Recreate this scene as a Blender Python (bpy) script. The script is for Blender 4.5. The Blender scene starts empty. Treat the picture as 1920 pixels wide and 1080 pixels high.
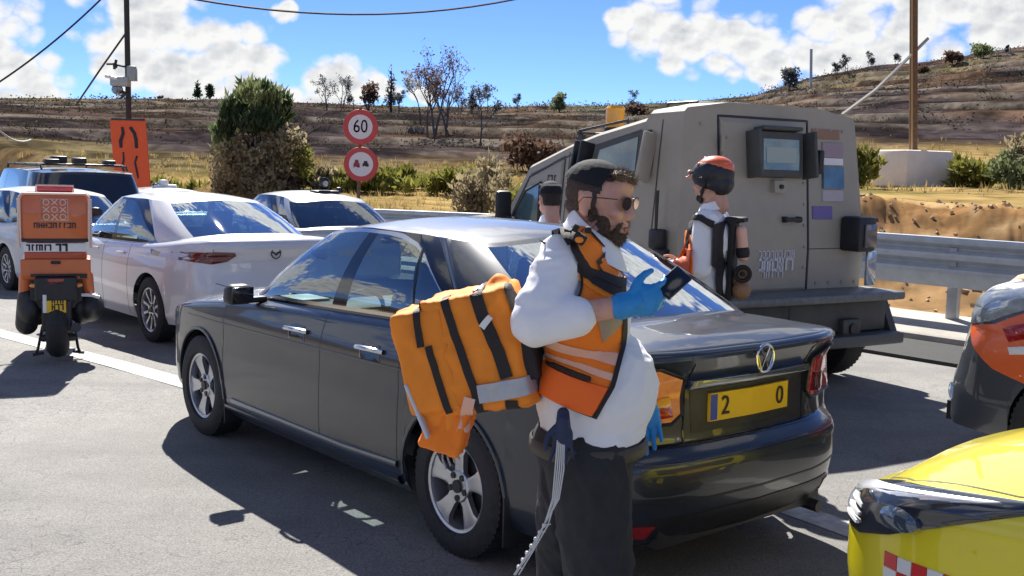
import bpy, bmesh, math, random
import numpy as np
from mathutils import Vector, Matrix, noise as mnoise
from mathutils.bvhtree import BVHTree
random.seed(7); RNG = np.random.default_rng(7)
S = bpy.context.scene
R_ = math.radians
# ---------------------------------------------------------------- camera
CAM_H = 1.7529; FPX = 2011.87; PITCH = 0.1100; ROLL = -0.0261
def cam_axes():
    cp, sp = math.cos(PITCH), math.sin(PITCH); cr, sr = math.cos(ROLL), math.sin(ROLL)
    F = Vector((0, cp, -sp)); r0 = Vector((1, 0, 0)); u0 = Vector((0, sp, cp))
    return cr*r0 - sr*u0, sr*r0 + cr*u0, F
cd = bpy.data.cameras.new('camera'); cam = bpy.data.objects.new('camera', cd); S.collection.objects.link(cam)
_r, _u, _f = cam_axes()
M = Matrix((_r, _u, -_f)).transposed().to_4x4(); M.translation = Vector((0, 0, CAM_H)); cam.matrix_world = M
cd.sensor_width = 36; cd.lens = FPX/1920*36; cd.clip_start = 0.05; cd.clip_end = 3000
S.camera = cam
def at(px, py, Y):
    """point of the place seen at photograph pixel px,py at ground distance Y"""
    u = (float(px)-960)/FPX; v = (540-float(py))/FPX
    d = _f + u*_r + v*_u
    return Vector((0, 0, CAM_H)) + d*(Y/d.y)
# ---------------------------------------------------------------- light
# sun is ahead of the camera and a little left, 44 degrees up
SUN = Vector((-.198, 1.01, 1.0)).normalized()
S.view_settings.view_transform = 'Standard'; S.view_settings.look = 'None'
S.view_settings.gamma = 1; S.view_settings.exposure = 1.25
sl = bpy.data.lights.new('sun', 'SUN'); sl.energy = 4.3; sl.angle = R_(.55); sl.color = (1, .955, .88)
so = bpy.data.objects.new('sun', sl); S.collection.objects.link(so)
so.rotation_euler = (-SUN).to_track_quat('-Z', 'Y').to_euler()
W = bpy.data.worlds.new('World'); S.world = W; W.use_nodes = True
def build_sky():
    nt = W.node_tree; N = nt.nodes; L = nt.links; N.clear()
    out = N.new('ShaderNodeOutputWorld')
    sky = N.new('ShaderNodeTexSky'); sky.sky_type = 'NISHITA'; sky.sun_disc = False
    sky.sun_elevation = math.asin(SUN.z); sky.sun_rotation = math.atan2(SUN.x, SUN.y)
    sky.altitude = 2500; sky.air_density = .72; sky.dust_density = .0; sky.ozone_density = 5.5
    def m(op, a, b=None, c=None, clamp=False):
        n = N.new('ShaderNodeMath'); n.operation = op; n.use_clamp = clamp
        for i, v in enumerate((a, b, c)):
            if v is None: continue
            if isinstance(v, (int, float)): n.inputs[i].default_value = v
            else: L.new(v, n.inputs[i])
        return n.outputs[0]
    tc = N.new('ShaderNodeTexCoord'); sp = N.new('ShaderNodeSeparateXYZ'); L.new(tc.outputs['Generated'], sp.inputs[0])
    X, Y, Z = sp.outputs
    az = m('MULTIPLY', m('ARCTAN2', X, Y), 180/math.pi)
    el = m('MULTIPLY', m('ARCSINE', Z), 180/math.pi)
    # cumulus banks: azimuth, elevation, half width, half height (degrees)
    B = [(-26.4, 5.8, 2.7, 2.7), (-25.4, 3.2, 3.4, 2.2), (-18.8, 8.0, 3.0, 4.2), (-17.8, 4.8, 4.2, 3.2), (-15.3, 4.6, 3.6, 2.6), (-19, 13, 3.4, 4),
         (-12.0, 7.6, .7, .6), (-9.4, 4.2, 2.0, 1.6), (-7.3, 3.9, 1.1, .8), (-4.8, 3.7, .8, .5), (-10.5, 3.0, 2.2, 1.3),
         (6.5, 7.6, 2.0, 1.4), (8.6, 7.0, 2.6, 1.9), (11.2, 6.6, 2.6, 1.6), (7.2, 9.3, 1.6, .8), (13.3, 5.9, 2.2, 1.3),
         (17.2, 8.2, 2.9, 2.0), (19.8, 8.2, 4.0, 3.0), (23.5, 8.4, 4.5, 2.6), (16.4, 6.2, 3.6, 1.8), (27.5, 9.5, 5, 3), (21, 11, 2.5, 1.6),
         (-14, 17, 9, 4.5), (4, 19, 10, 4.0), (20, 18, 9, 4), (-30, 20, 8, 5), (-4, 31, 12, 5), (14, 42, 14, 6), (-28, 40, 12, 6), (-100, 30, 16, 8), (-130, 24, 14, 7), (-160, 40, 18, 8), (120, 50, 20, 8), (-70, 55, 20, 8), (180, 28, 14, 7),
         (33, 9, 6, 4), (-34, 8, 6, 5), (45, 12, 7, 4), (-50, 12, 9, 5), (62, 8, 8, 4), (-68, 9, 9, 4), (85, 14, 9, 5), (-90, 10, 12, 5),
         (110, 10, 10, 5), (-115, 14, 10, 5), (140, 9, 12, 5), (-145, 10, 12, 5), (170, 13, 10, 5), (20, 30, 9, 4), (-60, 35, 10, 5), (70, 40, 10, 5), (150, 38, 12, 6), (-140, 40, 12, 6)]
    cmb = N.new('ShaderNodeCombineXYZ'); L.new(az, cmb.inputs[0]); L.new(m('MULTIPLY', el, 1.25), cmb.inputs[1])
    def nz(scale, det, rough, off=(0, 0, 0)):
        mp = N.new('ShaderNodeMapping'); L.new(cmb.outputs[0], mp.inputs[0]); mp.inputs['Location'].default_value = off
        n = N.new('ShaderNodeTexNoise'); n.inputs['Scale'].default_value = scale; n.inputs['Detail'].default_value = det
        n.inputs['Roughness'].default_value = rough; L.new(mp.outputs[0], n.inputs['Vector']); return n.outputs['Fac']
    field = None
    for a, e, ra, re in B:
        q = m('ADD', m('POWER', m('MULTIPLY', m('SUBTRACT', az, a), 1/ra), 2), m('POWER', m('MULTIPLY', m('SUBTRACT', el, e), 1/re), 2))
        v = m('SUBTRACT', 1, q)
        field = v if field is None else m('SMOOTH_MAX', field, v, .35)
    field = m('MAXIMUM', field, -1.5)
    n1 = nz(.42, 4, .45, (3, 1, 0)); n2 = nz(1.5, 5, .6, (9, 4, 0))
    def vor(sc, off):
        # billows: rounded cells whose edges are nicked by noise
        mp = N.new('ShaderNodeMapping'); L.new(cmb.outputs[0], mp.inputs[0]); mp.inputs['Location'].default_value = off
        nn = N.new('ShaderNodeTexNoise'); nn.inputs['Scale'].default_value = sc*1.6; nn.inputs['Detail'].default_value = 4; L.new(mp.outputs[0], nn.inputs['Vector'])
        mx_ = N.new('ShaderNodeMix'); mx_.data_type = 'RGBA'; mx_.blend_type = 'ADD'; mx_.inputs[0].default_value = .55/sc; L.new(mp.outputs[0], mx_.inputs[6]); L.new(nn.outputs['Color'], mx_.inputs[7])
        v = N.new('ShaderNodeTexVoronoi'); v.feature = 'F1'; v.inputs['Scale'].default_value = sc; L.new(mx_.outputs[2], v.inputs['Vector']); return v.outputs['Distance']
    va = vor(.75, (3, 1, 0)); vb = vor(.75, (3.18, .68, 0))
    bil = m('MULTIPLY', m('SUBTRACT', .53, va), 1.4)
    d = m('ADD', m('ADD', field, bil), m('ADD', m('MULTIPLY', m('SUBTRACT', n1, .5), 1.5), m('MULTIPLY', m('SUBTRACT', n2, .5), .35)))
    mr = N.new('ShaderNodeMapRange'); mr.interpolation_type = 'SMOOTHSTEP'; L.new(d, mr.inputs[0])
    mr.inputs[1].default_value = -.12; mr.inputs[2].default_value = .60
    mask = mr.outputs[0]
    # relief of the billows: difference of two shifted samples
    n4 = nz(.9, 4, .5, (6, 2, 0)); n5 = nz(.9, 4, .5, (6.12, 1.75, 0))
    rel = m('ADD', m('MULTIPLY', m('SUBTRACT', vb, va), .75), m('MULTIPLY', m('SUBTRACT', n4, n5), .8))
    core = m('MULTIPLY', m('SUBTRACT', d, .45), .75, clamp=True)
    shade = m('ADD', m('SUBTRACT', 1.0, m('MULTIPLY', core, .42)), rel)
    mr2 = N.new('ShaderNodeMapRange'); L.new(shade, mr2.inputs[0]); mr2.inputs[1].default_value = .35; mr2.inputs[2].default_value = 1.0
    ramp = N.new('ShaderNodeMix'); ramp.data_type = 'RGBA'; L.new(mr2.outputs[0], ramp.inputs[0])
    ramp.inputs[6].default_value = (.205, .22, .245, 1); ramp.inputs[7].default_value = (.405, .405, .40, 1)
    tn = N.new('ShaderNodeMix'); tn.data_type = 'RGBA'; tn.blend_type = 'MULTIPLY'; tn.inputs[0].default_value = 1; L.new(sky.outputs[0], tn.inputs[6]); tn.inputs[7].default_value = (.72, .80, 1.0, 1)
    b1 = N.new('ShaderNodeBackground'); L.new(tn.outputs[2], b1.inputs[0]); b1.inputs[1].default_value = SKY_STRENGTH
    b2 = N.new('ShaderNodeBackground'); L.new(ramp.outputs[2], b2.inputs[0]); b2.inputs[1].default_value = 1.0
    mx = N.new('ShaderNodeMixShader'); L.new(mask, mx.inputs[0]); L.new(b1.outputs[0], mx.inputs[1]); L.new(b2.outputs[0], mx.inputs[2])
    L.new(mx.outputs[0], out.inputs[0])
SKY_STRENGTH = .068
build_sky()

# ---------------------------------------------------------------- helpers
def link(o): S.collection.objects.link(o); return o
def tag(o, label=None, cat=None, group=None, kind=None):
    if label: o['label'] = label
    if cat: o['category'] = cat
    if group: o['group'] = group
    if kind: o['kind'] = kind
    return o
def empty(name, loc=(0, 0, 0), rz=0, label=None, cat=None, group=None):
    o = bpy.data.objects.new(name, None); o.location = loc; o.rotation_euler = (0, 0, rz); o.empty_display_size = .2
    link(o); return tag(o, label, cat, group)
def copy_tree(o, parent=None):
    c = o.copy(); link(c)
    if parent is not None: c.parent = parent
    for ch in list(o.children): copy_tree(ch, c)
    return c
def obj(name, V, F, mat, parent=None, smooth=35, mi=None, cols=None, loc=None):
    me = bpy.data.meshes.new(name)
    me.from_pydata([tuple(v) for v in V], [], [tuple(f) for f in F])
    ms = mat if isinstance(mat, (list, tuple)) else [mat]
    for m in ms: me.materials.append(m)
    if mi is not None: me.polygons.foreach_set('material_index', list(mi))
    me.validate(); me.update()
    if smooth:
        me.polygons.foreach_set('use_smooth', [True]*len(me.polygons))
        me.set_sharp_from_angle(angle=R_(smooth))
    if cols is not None:
        ca = me.color_attributes.new('Col', 'FLOAT_COLOR', 'POINT')
        a = np.ones((len(V), 4)); a[:, :3] = cols; ca.data.foreach_set('color', a.ravel())
    o = bpy.data.objects.new(name, me); link(o)
    if parent is not None: o.parent = parent
    if loc is not None: o.location = loc
    return o
def rot(rx=0, ry=0, rz=0):
    return Matrix.Rotation(R_(rz), 3, 'Z') @ Matrix.Rotation(R_(ry), 3, 'Y') @ Matrix.Rotation(R_(rx), 3, 'X')
class G:
    def __init__(s): s.V = []; s.F = []; s.M = []
    def add(s, V, F, m=0):
        b = len(s.V); s.V += [Vector(v) for v in V]; s.F += [tuple(i+b for i in f) for f in F]; s.M += [m]*len(F); return s
    def box(s, c, d, R=None, b=0.0, m=0, taper=None):
        bm = bmesh.new(); bmesh.ops.create_cube(bm, size=1)
        for v in bm.verts:
            v.co = Vector((v.co.x*d[0], v.co.y*d[1], v.co.z*d[2]))
            if taper and v.co.z > 0: v.co.x *= taper[0]; v.co.y *= taper[1]
        if b > 0: bmesh.ops.bevel(bm, geom=bm.edges[:]+bm.verts[:], offset=b, segments=2, profile=.5, affect='EDGES')
        c = Vector(c); bm.verts.index_update()
        V = [(R @ v.co if R else v.co)+c for v in bm.verts]; F = [[v.index for v in f.verts] for f in bm.faces]
        bm.free(); return s.add(V, F, m)
    def cyl(s, p0, p1, r0, r1=None, n=14, m=0, cap=True):
        return s.tube([p0, p1], [r0, r0 if r1 is None else r1], n, m, cap)
    def tube(s, pts, r, n=8, m=0, cap=True):
        pts = [Vector(p) for p in pts]; k = len(pts)
        if isinstance(r, (int, float)): r = [r]*k
        V = []; F = []; up = None
        for i, p in enumerate(pts):
            t = (pts[min(i+1, k-1)]-pts[max(i-1, 0)]).normalized()
            if up is None: up = Vector((0, 0, 1)) if abs(t.z) < .9 else Vector((1, 0, 0))
            a = up - t*up.dot(t)
            if a.length < 1e-4: a = t.orthogonal()
            a.normalize(); up = a; b = t.cross(a)
            for j in range(n):
                q = 2*math.pi*j/n; V.append(p+(a*math.cos(q)+b*math.sin(q))*r[i])
        for i in range(k-1):
            for j in range(n):
                F.append((i*n+j, i*n+(j+1) % n, (i+1)*n+(j+1) % n, (i+1)*n+j))
        if cap: F.append(tuple(range(n))[::-1]); F.append(tuple((k-1)*n+j for j in range(n)))
        return s.add(V, F, m)
    def sph(s, c, r, n=12, m=0, R=None):
        if isinstance(r, (int, float)): r = (r, r, r)
        c = Vector(c); V = [Vector((0, 0, r[2]))]; F = []
        k = max(n//2, 4)
        for i in range(1, k):
            a = math.pi*i/k
            for j in range(n):
                b = 2*math.pi*j/n; V.append(Vector((r[0]*math.sin(a)*math.cos(b), r[1]*math.sin(a)*math.sin(b), r[2]*math.cos(a))))
        V.append(Vector((0, 0, -r[2]))); e = len(V)-1
        for j in range(n): F.append((0, 1+j, 1+(j+1) % n)); F.append((e, e-n+(j+1) % n, e-n+j))
        for i in range(k-2):
            for j in range(n): F.append((1+i*n+j, 1+(i+1)*n+j, 1+(i+1)*n+(j+1) % n, 1+i*n+(j+1) % n))
        return s.add([(R @ v if R else v)+c for v in V], F, m)
    def lathe(s, prof, c, axis='y', n=32, m=0, sg=1):
        """prof: (radius, offset along axis)"""
        V = []; F = []; c = Vector(c)
        for (r, h) in prof:
            for j in range(n):
                a = 2*math.pi*j/n; ca, sa = r*math.cos(a), r*math.sin(a)
                V.append(c+(Vector((ca, h*sg, sa)) if axis == 'y' else Vector((ca, sa, h)) if axis == 'z' else Vector((h*sg, ca, sa))))
        for i in range(len(prof)-1):
            for j in range(n):
                F.append((i*n+j, i*n+(j+1) % n, (i+1)*n+(j+1) % n, (i+1)*n+j))
        return s.add(V, F, m)
    def prism(s, poly, fn, t0, t1, m=0):
        """poly 2-D, fn(a,b,t)->point"""
        k = len(poly); V = [fn(a, b, t0) for a, b in poly]+[fn(a, b, t1) for a, b in poly]
        F = [tuple(range(k))[::-1], tuple(range(k, 2*k))]+[(i, (i+1) % k, k+(i+1) % k, k+i) for i in range(k)]
        return s.add(V, F, m)
    def patch(s, rows, m=0):
        k = len(rows[0]); V = [p for r in rows for p in r]
        F = [(i*k+j, i*k+j+1, (i+1)*k+j+1, (i+1)*k+j) for i in range(len(rows)-1) for j in range(k-1)]
        return s.add(V, F, m)
    def build(s, name, mat, parent=None, smooth=35, loc=None, fixn=True):
        o = obj(name, s.V, s.F, mat, parent, smooth, s.M, loc=loc)
        if fixn:
            bm = bmesh.new(); bm.from_mesh(o.data); bmesh.ops.recalc_face_normals(bm, faces=bm.faces); bm.to_mesh(o.data); bm.free()
        return o
def text_geo(txt, size, depth=.002):
    cu = bpy.data.curves.new('t', 'FONT'); cu.body = txt; cu.size = size; cu.extrude = depth; cu.align_x = 'CENTER'; cu.align_y = 'CENTER'; cu.resolution_u = 3
    o = bpy.data.objects.new('t', cu); link(o); dg = bpy.context.evaluated_depsgraph_get()
    me = o.evaluated_get(dg).to_mesh(); V = [v.co.copy() for v in me.vertices]; F = [tuple(p.vertices) for p in me.polygons]
    o.evaluated_get(dg).to_mesh_clear(); bpy.data.objects.remove(o); bpy.data.curves.remove(cu)
    return V, F
# ---------------------------------------------------------------- materials
MATS = {}
def mat(name, col, rough=.5, metal=0, coat=0, spec=.5, nz=0, nscale=8, bump=0, bscale=40, emit=None, es=0, col2=None, flake=0, vcol=False, sss=0, sheen=0):
    m = bpy.data.materials.new(name); m.use_nodes = True; nt = m.node_tree; N = nt.nodes; L = nt.links
    b = N['Principled BSDF']
    b.inputs['Base Color'].default_value = (*col, 1); b.inputs['Roughness'].default_value = rough; b.inputs['Metallic'].default_value = metal
    b.inputs['Coat Weight'].default_value = coat; b.inputs['Coat Roughness'].default_value = .03; b.inputs['Specular IOR Level'].default_value = spec
    if sss: b.inputs['Subsurface Weight'].default_value = sss; b.inputs['Subsurface Radius'].default_value = (.012, .005, .003)
    if sheen: b.inputs['Sheen Weight'].default_value = sheen
    if emit: b.inputs['Emission Color'].default_value = (*emit, 1); b.inputs['Emission Strength'].default_value = es
    tc = N.new('ShaderNodeTexCoord')
    src = None
    if vcol:
        a = N.new('ShaderNodeVertexColor'); a.layer_name = 'Col'; src = a.outputs[0]
    if nz or col2:
        n = N.new('ShaderNodeTexNoise'); n.inputs['Scale'].default_value = nscale; n.inputs['Detail'].default_value = 6; n.inputs['Roughness'].default_value = .6
        L.new(tc.outputs['Object'], n.inputs['Vector'])
        mx = N.new('ShaderNodeMix'); mx.data_type = 'RGBA'
        rr = N.new('ShaderNodeMapRange'); rr.inputs[1].default_value = .32; rr.inputs[2].default_value = .68; L.new(n.outputs['Fac'], rr.inputs[0]); L.new(rr.outputs[0], mx.inputs[0])
        if src is None:
            c2 = col2 or tuple(min(1, c*(1+nz)) for c in col); c1 = col if col2 else tuple(c*(1-nz) for c in col)
            mx.inputs[6].default_value = (*c1, 1); mx.inputs[7].default_value = (*c2, 1); src = mx.outputs[2]
        else:
            mx.inputs[6].default_value = (1-nz,)*3+(1,); mx.inputs[7].default_value = (1+nz,)*3+(1,)
            mu = N.new('ShaderNodeMix'); mu.data_type = 'RGBA'; mu.blend_type = 'MULTIPLY'; mu.inputs[0].default_value = 1
            L.new(src, mu.inputs[6]); L.new(mx.outputs[2], mu.inputs[7]); src = mu.outputs[2]
    if src is not None: L.new(src, b.inputs['Base Color'])
    if bump:
        n = N.new('ShaderNodeTexNoise'); n.inputs['Scale'].default_value = bscale; n.inputs['Detail'].default_value = 4
        L.new(tc.outputs['Object'], n.inputs['Vector']); bp = N.new('ShaderNodeBump'); bp.inputs['Strength'].default_value = bump; bp.inputs['Distance'].default_value = .02
        L.new(n.outputs['Fac'], bp.inputs['Height']); L.new(bp.outputs[0], b.inputs['Normal'])
    MATS[name] = m; return m
def glass(name, tint=(.52, .64, .66), rough=.01, dark=1.0, base_refl=.20):
    m = bpy.data.materials.new(name); m.use_nodes = True; nt = m.node_tree; N = nt.nodes; L = nt.links; N.clear()
    o = N.new('ShaderNodeOutputMaterial'); t = N.new('ShaderNodeBsdfTransparent'); t.inputs[0].default_value = (*[c*dark for c in tint], 1)
    g = N.new('ShaderNodeBsdfGlossy'); g.inputs['Roughness'].default_value = rough; g.inputs['Color'].default_value = (.95, .98, 1, 1)
    ge = N.new('ShaderNodeNewGeometry'); dt = N.new('ShaderNodeVectorMath'); dt.operation = 'DOT_PRODUCT'; L.new(ge.outputs['Normal'], dt.inputs[0]); L.new(ge.outputs['Incoming'], dt.inputs[1])
    def mm(op, x, y=None, z=None):
        n = N.new('ShaderNodeMath'); n.operation = op; n.use_clamp = True
        for i, v in enumerate((x, y, z)):
            if v is None: continue
            if isinstance(v, (int, float)): n.inputs[i].default_value = v
            else: L.new(v, n.inputs[i])
        return n.outputs[0]
    ab = N.new('ShaderNodeMath'); ab.operation = 'ABSOLUTE'; L.new(dt.outputs['Value'], ab.inputs[0])
    fz = mm('POWER', mm('SUBTRACT', 1, ab.outputs[0]), 4.0); ad_ = mm('MULTIPLY_ADD', fz, .85, base_refl)
    class _A: outputs = [ad_]
    ad = _A
    mx = N.new('ShaderNodeMixShader'); L.new(ad.outputs[0], mx.inputs[0]); L.new(t.outputs[0], mx.inputs[1]); L.new(g.outputs[0], mx.inputs[2]); L.new(mx.outputs[0], o.inputs[0])
    MATS[name] = m; return m
GREY_PAINT = mat('dark_grey_paint', (.022, .029, .043), .30, .12, .7, nz=.12, nscale=3)
WHITE_PAINT = mat('white_paint', (.66, .67, .70), .35, 0, .9, nz=.03, nscale=2)
WHITE2 = mat('white_paint_dusty', (.58, .59, .62), .4, 0, .7, nz=.06, nscale=2)
YELLOW = mat('yellow_paint', (.80, .68, .015), .34, 0, .9, nz=.04, nscale=3)
BLACKP = mat('black_plastic', (.018, .019, .022), .45, nz=.2, nscale=20)
BLACKG = mat('black_gloss', (.01, .011, .014), .12, 0, .6)
RUBBER = mat('rubber', (.022, .022, .024), .75, nz=.25, nscale=30, bump=.2)
CHROME = mat('chrome', (.62, .64, .67), .22, 1)
ALLOY = mat('alloy', (.56, .58, .62), .28, .85, nz=.08, nscale=12)
STEEL = mat('steel_dark', (.06, .06, .065), .5, .6)
SEAT = mat('seat_cloth', (.10, .105, .115), .85, nz=.15, nscale=40)
DASH = mat('dash_plastic', (.03, .03, .034), .6)
GLASS = glass('car_glass')
GLASSD = glass('car_glass_dark', (.25, .30, .33))
REDL = mat('red_lens', (.35, .01, .012), .12, 0, 1, nz=.25, nscale=30)
DREDL = mat('dark_red_lens', (.11, .008, .014), .1, 0, 1, nz=.3, nscale=30)
ORL = mat('amber_lens', (.92, .33, .09), .14, 0, 1, nz=.12, nscale=25)
CLRL = mat('clear_lens', (.45, .50, .55), .08, .4, 1, nz=.2, nscale=20)
PLATEY = mat('plate_yellow', (.80, .50, .02), .35, nz=.05)
PLATEB = mat('plate_blue', (.02, .06, .35), .4)
INK = mat('ink_black', (.02, .018, .02), .6)
WHITEM = mat('white_matt', (.78, .78, .77), .5)
# ---------------------------------------------------------------- road frame
RX, RY, RA = 0.43, 5.277, 2.2711          # x forward along the road, y to its left
CA, SA = math.cos(RA), math.sin(RA)
def rw(x, y, z=0): return Vector((RX+CA*x-SA*y, RY+SA*x+CA*y, z))
def wr(X, Y):
    dx, dy = X-RX, Y-RY; return CA*dx+SA*dy, -SA*dx+CA*dy
def grade(x):
    x = np.asarray(x, float); t = np.clip((x-3)/3, 0, 1)
    g = -.022*np.where(x < 6, 1.5*t**2, np.minimum(x, 60)-4.5)
    return g
def smooth(a, b, x):
    t = np.clip((np.asarray(x, float)-a)/(b-a), 0, 1); return t*t*(3-2*t)
def vnoise(X, Y, sc, seed=0, oct=4):
    """cheap value noise, vectorised"""
    X = np.asarray(X, float)/sc+seed*17.13; Y = np.asarray(Y, float)/sc+seed*7.77; tot = 0; amp = 1; nrm = 0
    for _ in range(oct):
        xi = np.floor(X).astype(np.int64); yi = np.floor(Y).astype(np.int64); fx = X-xi; fy = Y-yi
        fx = fx*fx*(3-2*fx); fy = fy*fy*(3-2*fy)
        def h(a, b):
            n = (a*374761393+b*668265263) & 0xffffffff; n = ((n ^ (n >> 13))*1274126177) & 0xffffffff; return ((n ^ (n >> 16)) & 0xffff)/65535
        v = (h(xi, yi)*(1-fx)+h(xi+1, yi)*fx)*(1-fy)+(h(xi, yi+1)*(1-fx)+h(xi+1, yi+1)*fx)*fy
        tot = tot+v*amp; nrm += amp; amp *= .5; X = X*2.03+5.1; Y = Y*2.03+9.7
    return tot/nrm
RIDGE_AZ = np.radians([-180, -70, -40, -30, -25.5, -15.6, -4.6, 5.4, 9, 12.4, 15, 18, 20.5, 23, 25.5, 35, 60, 110, 180])
RIDGE_EL = np.radians([3, 3, 3.0, 3.0, 2.75, 3.15, 3.15, 3.5, 3.75, 4.15, 5.0, 5.55, 5.75, 6.2, 6.45, 6.5, 5, 3.5, 3])
def terrain(X, Y):
    X = np.asarray(X, float); Y = np.asarray(Y, float); r = np.hypot(X, Y); a = np.arctan2(X, Y)
    el = np.interp(a, RIDGE_AZ, RIDGE_EL); zr = 1.75+160*np.tan(el)
    xr, yr = wr(X, Y); t = -yr-8.4; tl = yr-17.5
    right = smooth(R_(6), R_(15.5), a)
    # middle and left: gentle field; right: cut bank and terrace
    zl = np.interp(r, [0, 16, 20, 40, 60], [0, .1, .4, 1.0, 2.3]); zh = np.interp(r, [0, 14.5, 15.5, 16.6, 18.5, 34, 60], [.1, .2, .5, 1.15, 1.38, 1.55, 3.9])
    near = zl*(1-right)+zh*right
    f = np.clip((r-60)/100, 0, 1)
    far = near+(zr-np.interp(60, [0, 60], [0, 2.3])*(1-right)-3.9*right)*(f**.85) if False else None
    base60 = 2.3*(1-right)+3.9*right
    up = base60+(zr-base60)*(f**.9)
    z = np.where(r < 60, near, up)
    back = np.clip((r-160)/140, 0, 1); z = np.where(r > 160, zr*(1-.75*back), z)
    amp = smooth(14, 40, r)*.35+smooth(60, 120, r)*.6*smooth(165, 140, r)
    z = z+(vnoise(X, Y, 9, 3)-.5)*amp*1.6+(vnoise(X, Y, 2.2, 5)-.5)*.18*smooth(14, 16, r)
    # eroded earth of the cut
    bank = right*smooth(14.3, 15.3, r)*smooth(19.5, 17.5, r)
    z = z+(vnoise(X, Y, .9, 8)-.5)*.55*bank+(np.abs(vnoise(X, Y*.5, .34, 18)-.5))*.30*bank
    # stone terraces
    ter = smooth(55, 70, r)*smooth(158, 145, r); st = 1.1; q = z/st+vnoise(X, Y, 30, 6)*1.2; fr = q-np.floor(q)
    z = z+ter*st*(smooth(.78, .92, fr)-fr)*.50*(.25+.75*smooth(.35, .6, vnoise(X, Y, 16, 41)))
    k = smooth(0, 3.5, t)*(t > 0)+smooth(0, 6, tl)*(tl > 0)
    g = grade(xr)*smooth(60, 20, np.abs(t)) - .06
    z = g*(1-k)+np.where(t > 0, .12*smooth(0, .5, t), 0)*(1-k)+z*k
    return z, ter, fr, right, bank, k
def gz(X, Y): return float(terrain(X, Y)[0])
def build_terrain():
    azs = np.concatenate([np.arange(-180, -34, 3.0), np.arange(-34, 34, .075), np.arange(34, 181, 3.0)])
    rs = np.concatenate([[.01, 2, 4, 6, 8, 10], np.arange(11, 22, .16), np.arange(22, 60, .55), np.arange(60, 165, .55), [168, 175, 190, 220, 260, 300, 380, 500, 800, 1500]])
    A, Rr = np.meshgrid(np.radians(azs), rs, indexing='ij'); X = Rr*np.sin(A); Y = Rr*np.cos(A)
    z, ter, fr, right, bank, k = terrain(X, Y)
    na, nr = A.shape; V = np.stack([X, Y, z], -1).reshape(-1, 3)
    # surface colour by what grows or was burnt where
    n1 = vnoise(X, Y, 22, 1); n2 = vnoise(X, Y*.6, 6, 2); n3 = vnoise(X, Y, 1.3, 4)
    c = lambda *v: np.array(v)
    def mixc(a, b, f): return a*(1-f[..., None])+b*f[..., None]
    az = np.degrees(A)
    dry = np.broadcast_to(c(.30, .21, .085), X.shape+(3,)); olive = c(.125, .12, .04); burnt = c(.034, .027, .029); earth = c(.30, .165, .07); stone = c(.165, .14, .11); brown = c(.082, .052, .036)
    col = mixc(dry, olive, smooth(.46, .62, n2)*.8)
    burn = smooth(44, 60, Rr+(n1-.5)*30)
    burn = np.maximum(burn, smooth(38, 46, Rr)*smooth(-10, -14, az))
    b2 = mixc(np.broadcast_to(burnt, X.shape+(3,)), brown, smooth(.42, .66, n2)*np.clip(.35+.02*(az+25), .25, 1))
    b2 = mixc(b2, c(.115, .092, .046), smooth(.54, .70, n1)*.8)
    b2 = mixc(b2, c(.10, .115, .05), smooth(110, 150, Rr)*smooth(1, 5, az)*smooth(14, 8, az)*.7)
    b2 = b2*(.55+.9*smooth(.38, .62, vnoise(X, Y, 3.2, 21)))[..., None]
    col = mixc(col, b2, burn)
    b2 = b2*(.62+.42*smooth(-16, 6, az))[..., None]
    wall = ter*smooth(.80, .84, fr)*smooth(.99, .93, fr)*smooth(.30, .55, vnoise(X, Y, 7, 9))
    col = mixc(col, stone, wall*.8)
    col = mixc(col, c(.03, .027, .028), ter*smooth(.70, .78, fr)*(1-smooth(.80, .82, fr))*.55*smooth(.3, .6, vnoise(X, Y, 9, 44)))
    e = np.maximum(bank, right*smooth(19.5, 16, Rr)); e2 = mixc(np.broadcast_to(earth, X.shape+(3,)), c(.17, .085, .035), smooth(.45, .7, n3)); e2 = mixc(e2, c(.42, .29, .16), smooth(.52, .72, vnoise(X, Y, .45, 12))); e2 = mixc(e2, c(.09, .05, .025), smooth(.60, .75, vnoise(X, Y, .28, 19))*.8)
    col = mixc(col, e2, e); verge = smooth(4, .5, np.abs(-wr(X, Y)[1]-9))*(Rr < 60)
    col = mixc(col, c(.30, .19, .095), verge*.8)
    col = col*(.82+.36*n3[..., None])
    idx = np.arange(na*nr).reshape(na, nr)
    F = np.stack([idx[:-1, :-1], idx[1:, :-1], idx[1:, 1:], idx[:-1, 1:]], -1).reshape(-1, 4)[:, ::-1]
    me = bpy.data.meshes.new('ground'); me.vertices.add(len(V)); me.vertices.foreach_set('co', V.ravel())
    me.loops.add(F.size); me.loops.foreach_set('vertex_index', F.ravel()); me.polygons.add(len(F)); me.polygons.foreach_set('loop_start', np.arange(0, F.size, 4)); me.polygons.foreach_set('loop_total', np.full(len(F), 4))
    me.update(calc_edges=True); me.polygons.foreach_set('use_smooth', [True]*len(F))
    ca = me.color_attributes.new('Col', 'FLOAT_COLOR', 'POINT'); a = np.ones((len(V), 4)); a[:, :3] = col.reshape(-1, 3); ca.data.foreach_set('color', a.ravel())
    me.materials.append(mat('hillside', (.2, .2, .2), 1.0, spec=0, vcol=True, nz=.45, nscale=1.1, bump=.6, bscale=2.5))
    o = bpy.data.objects.new('hillside', me); link(o); tag(o, kind='structure')
build_terrain()
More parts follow.
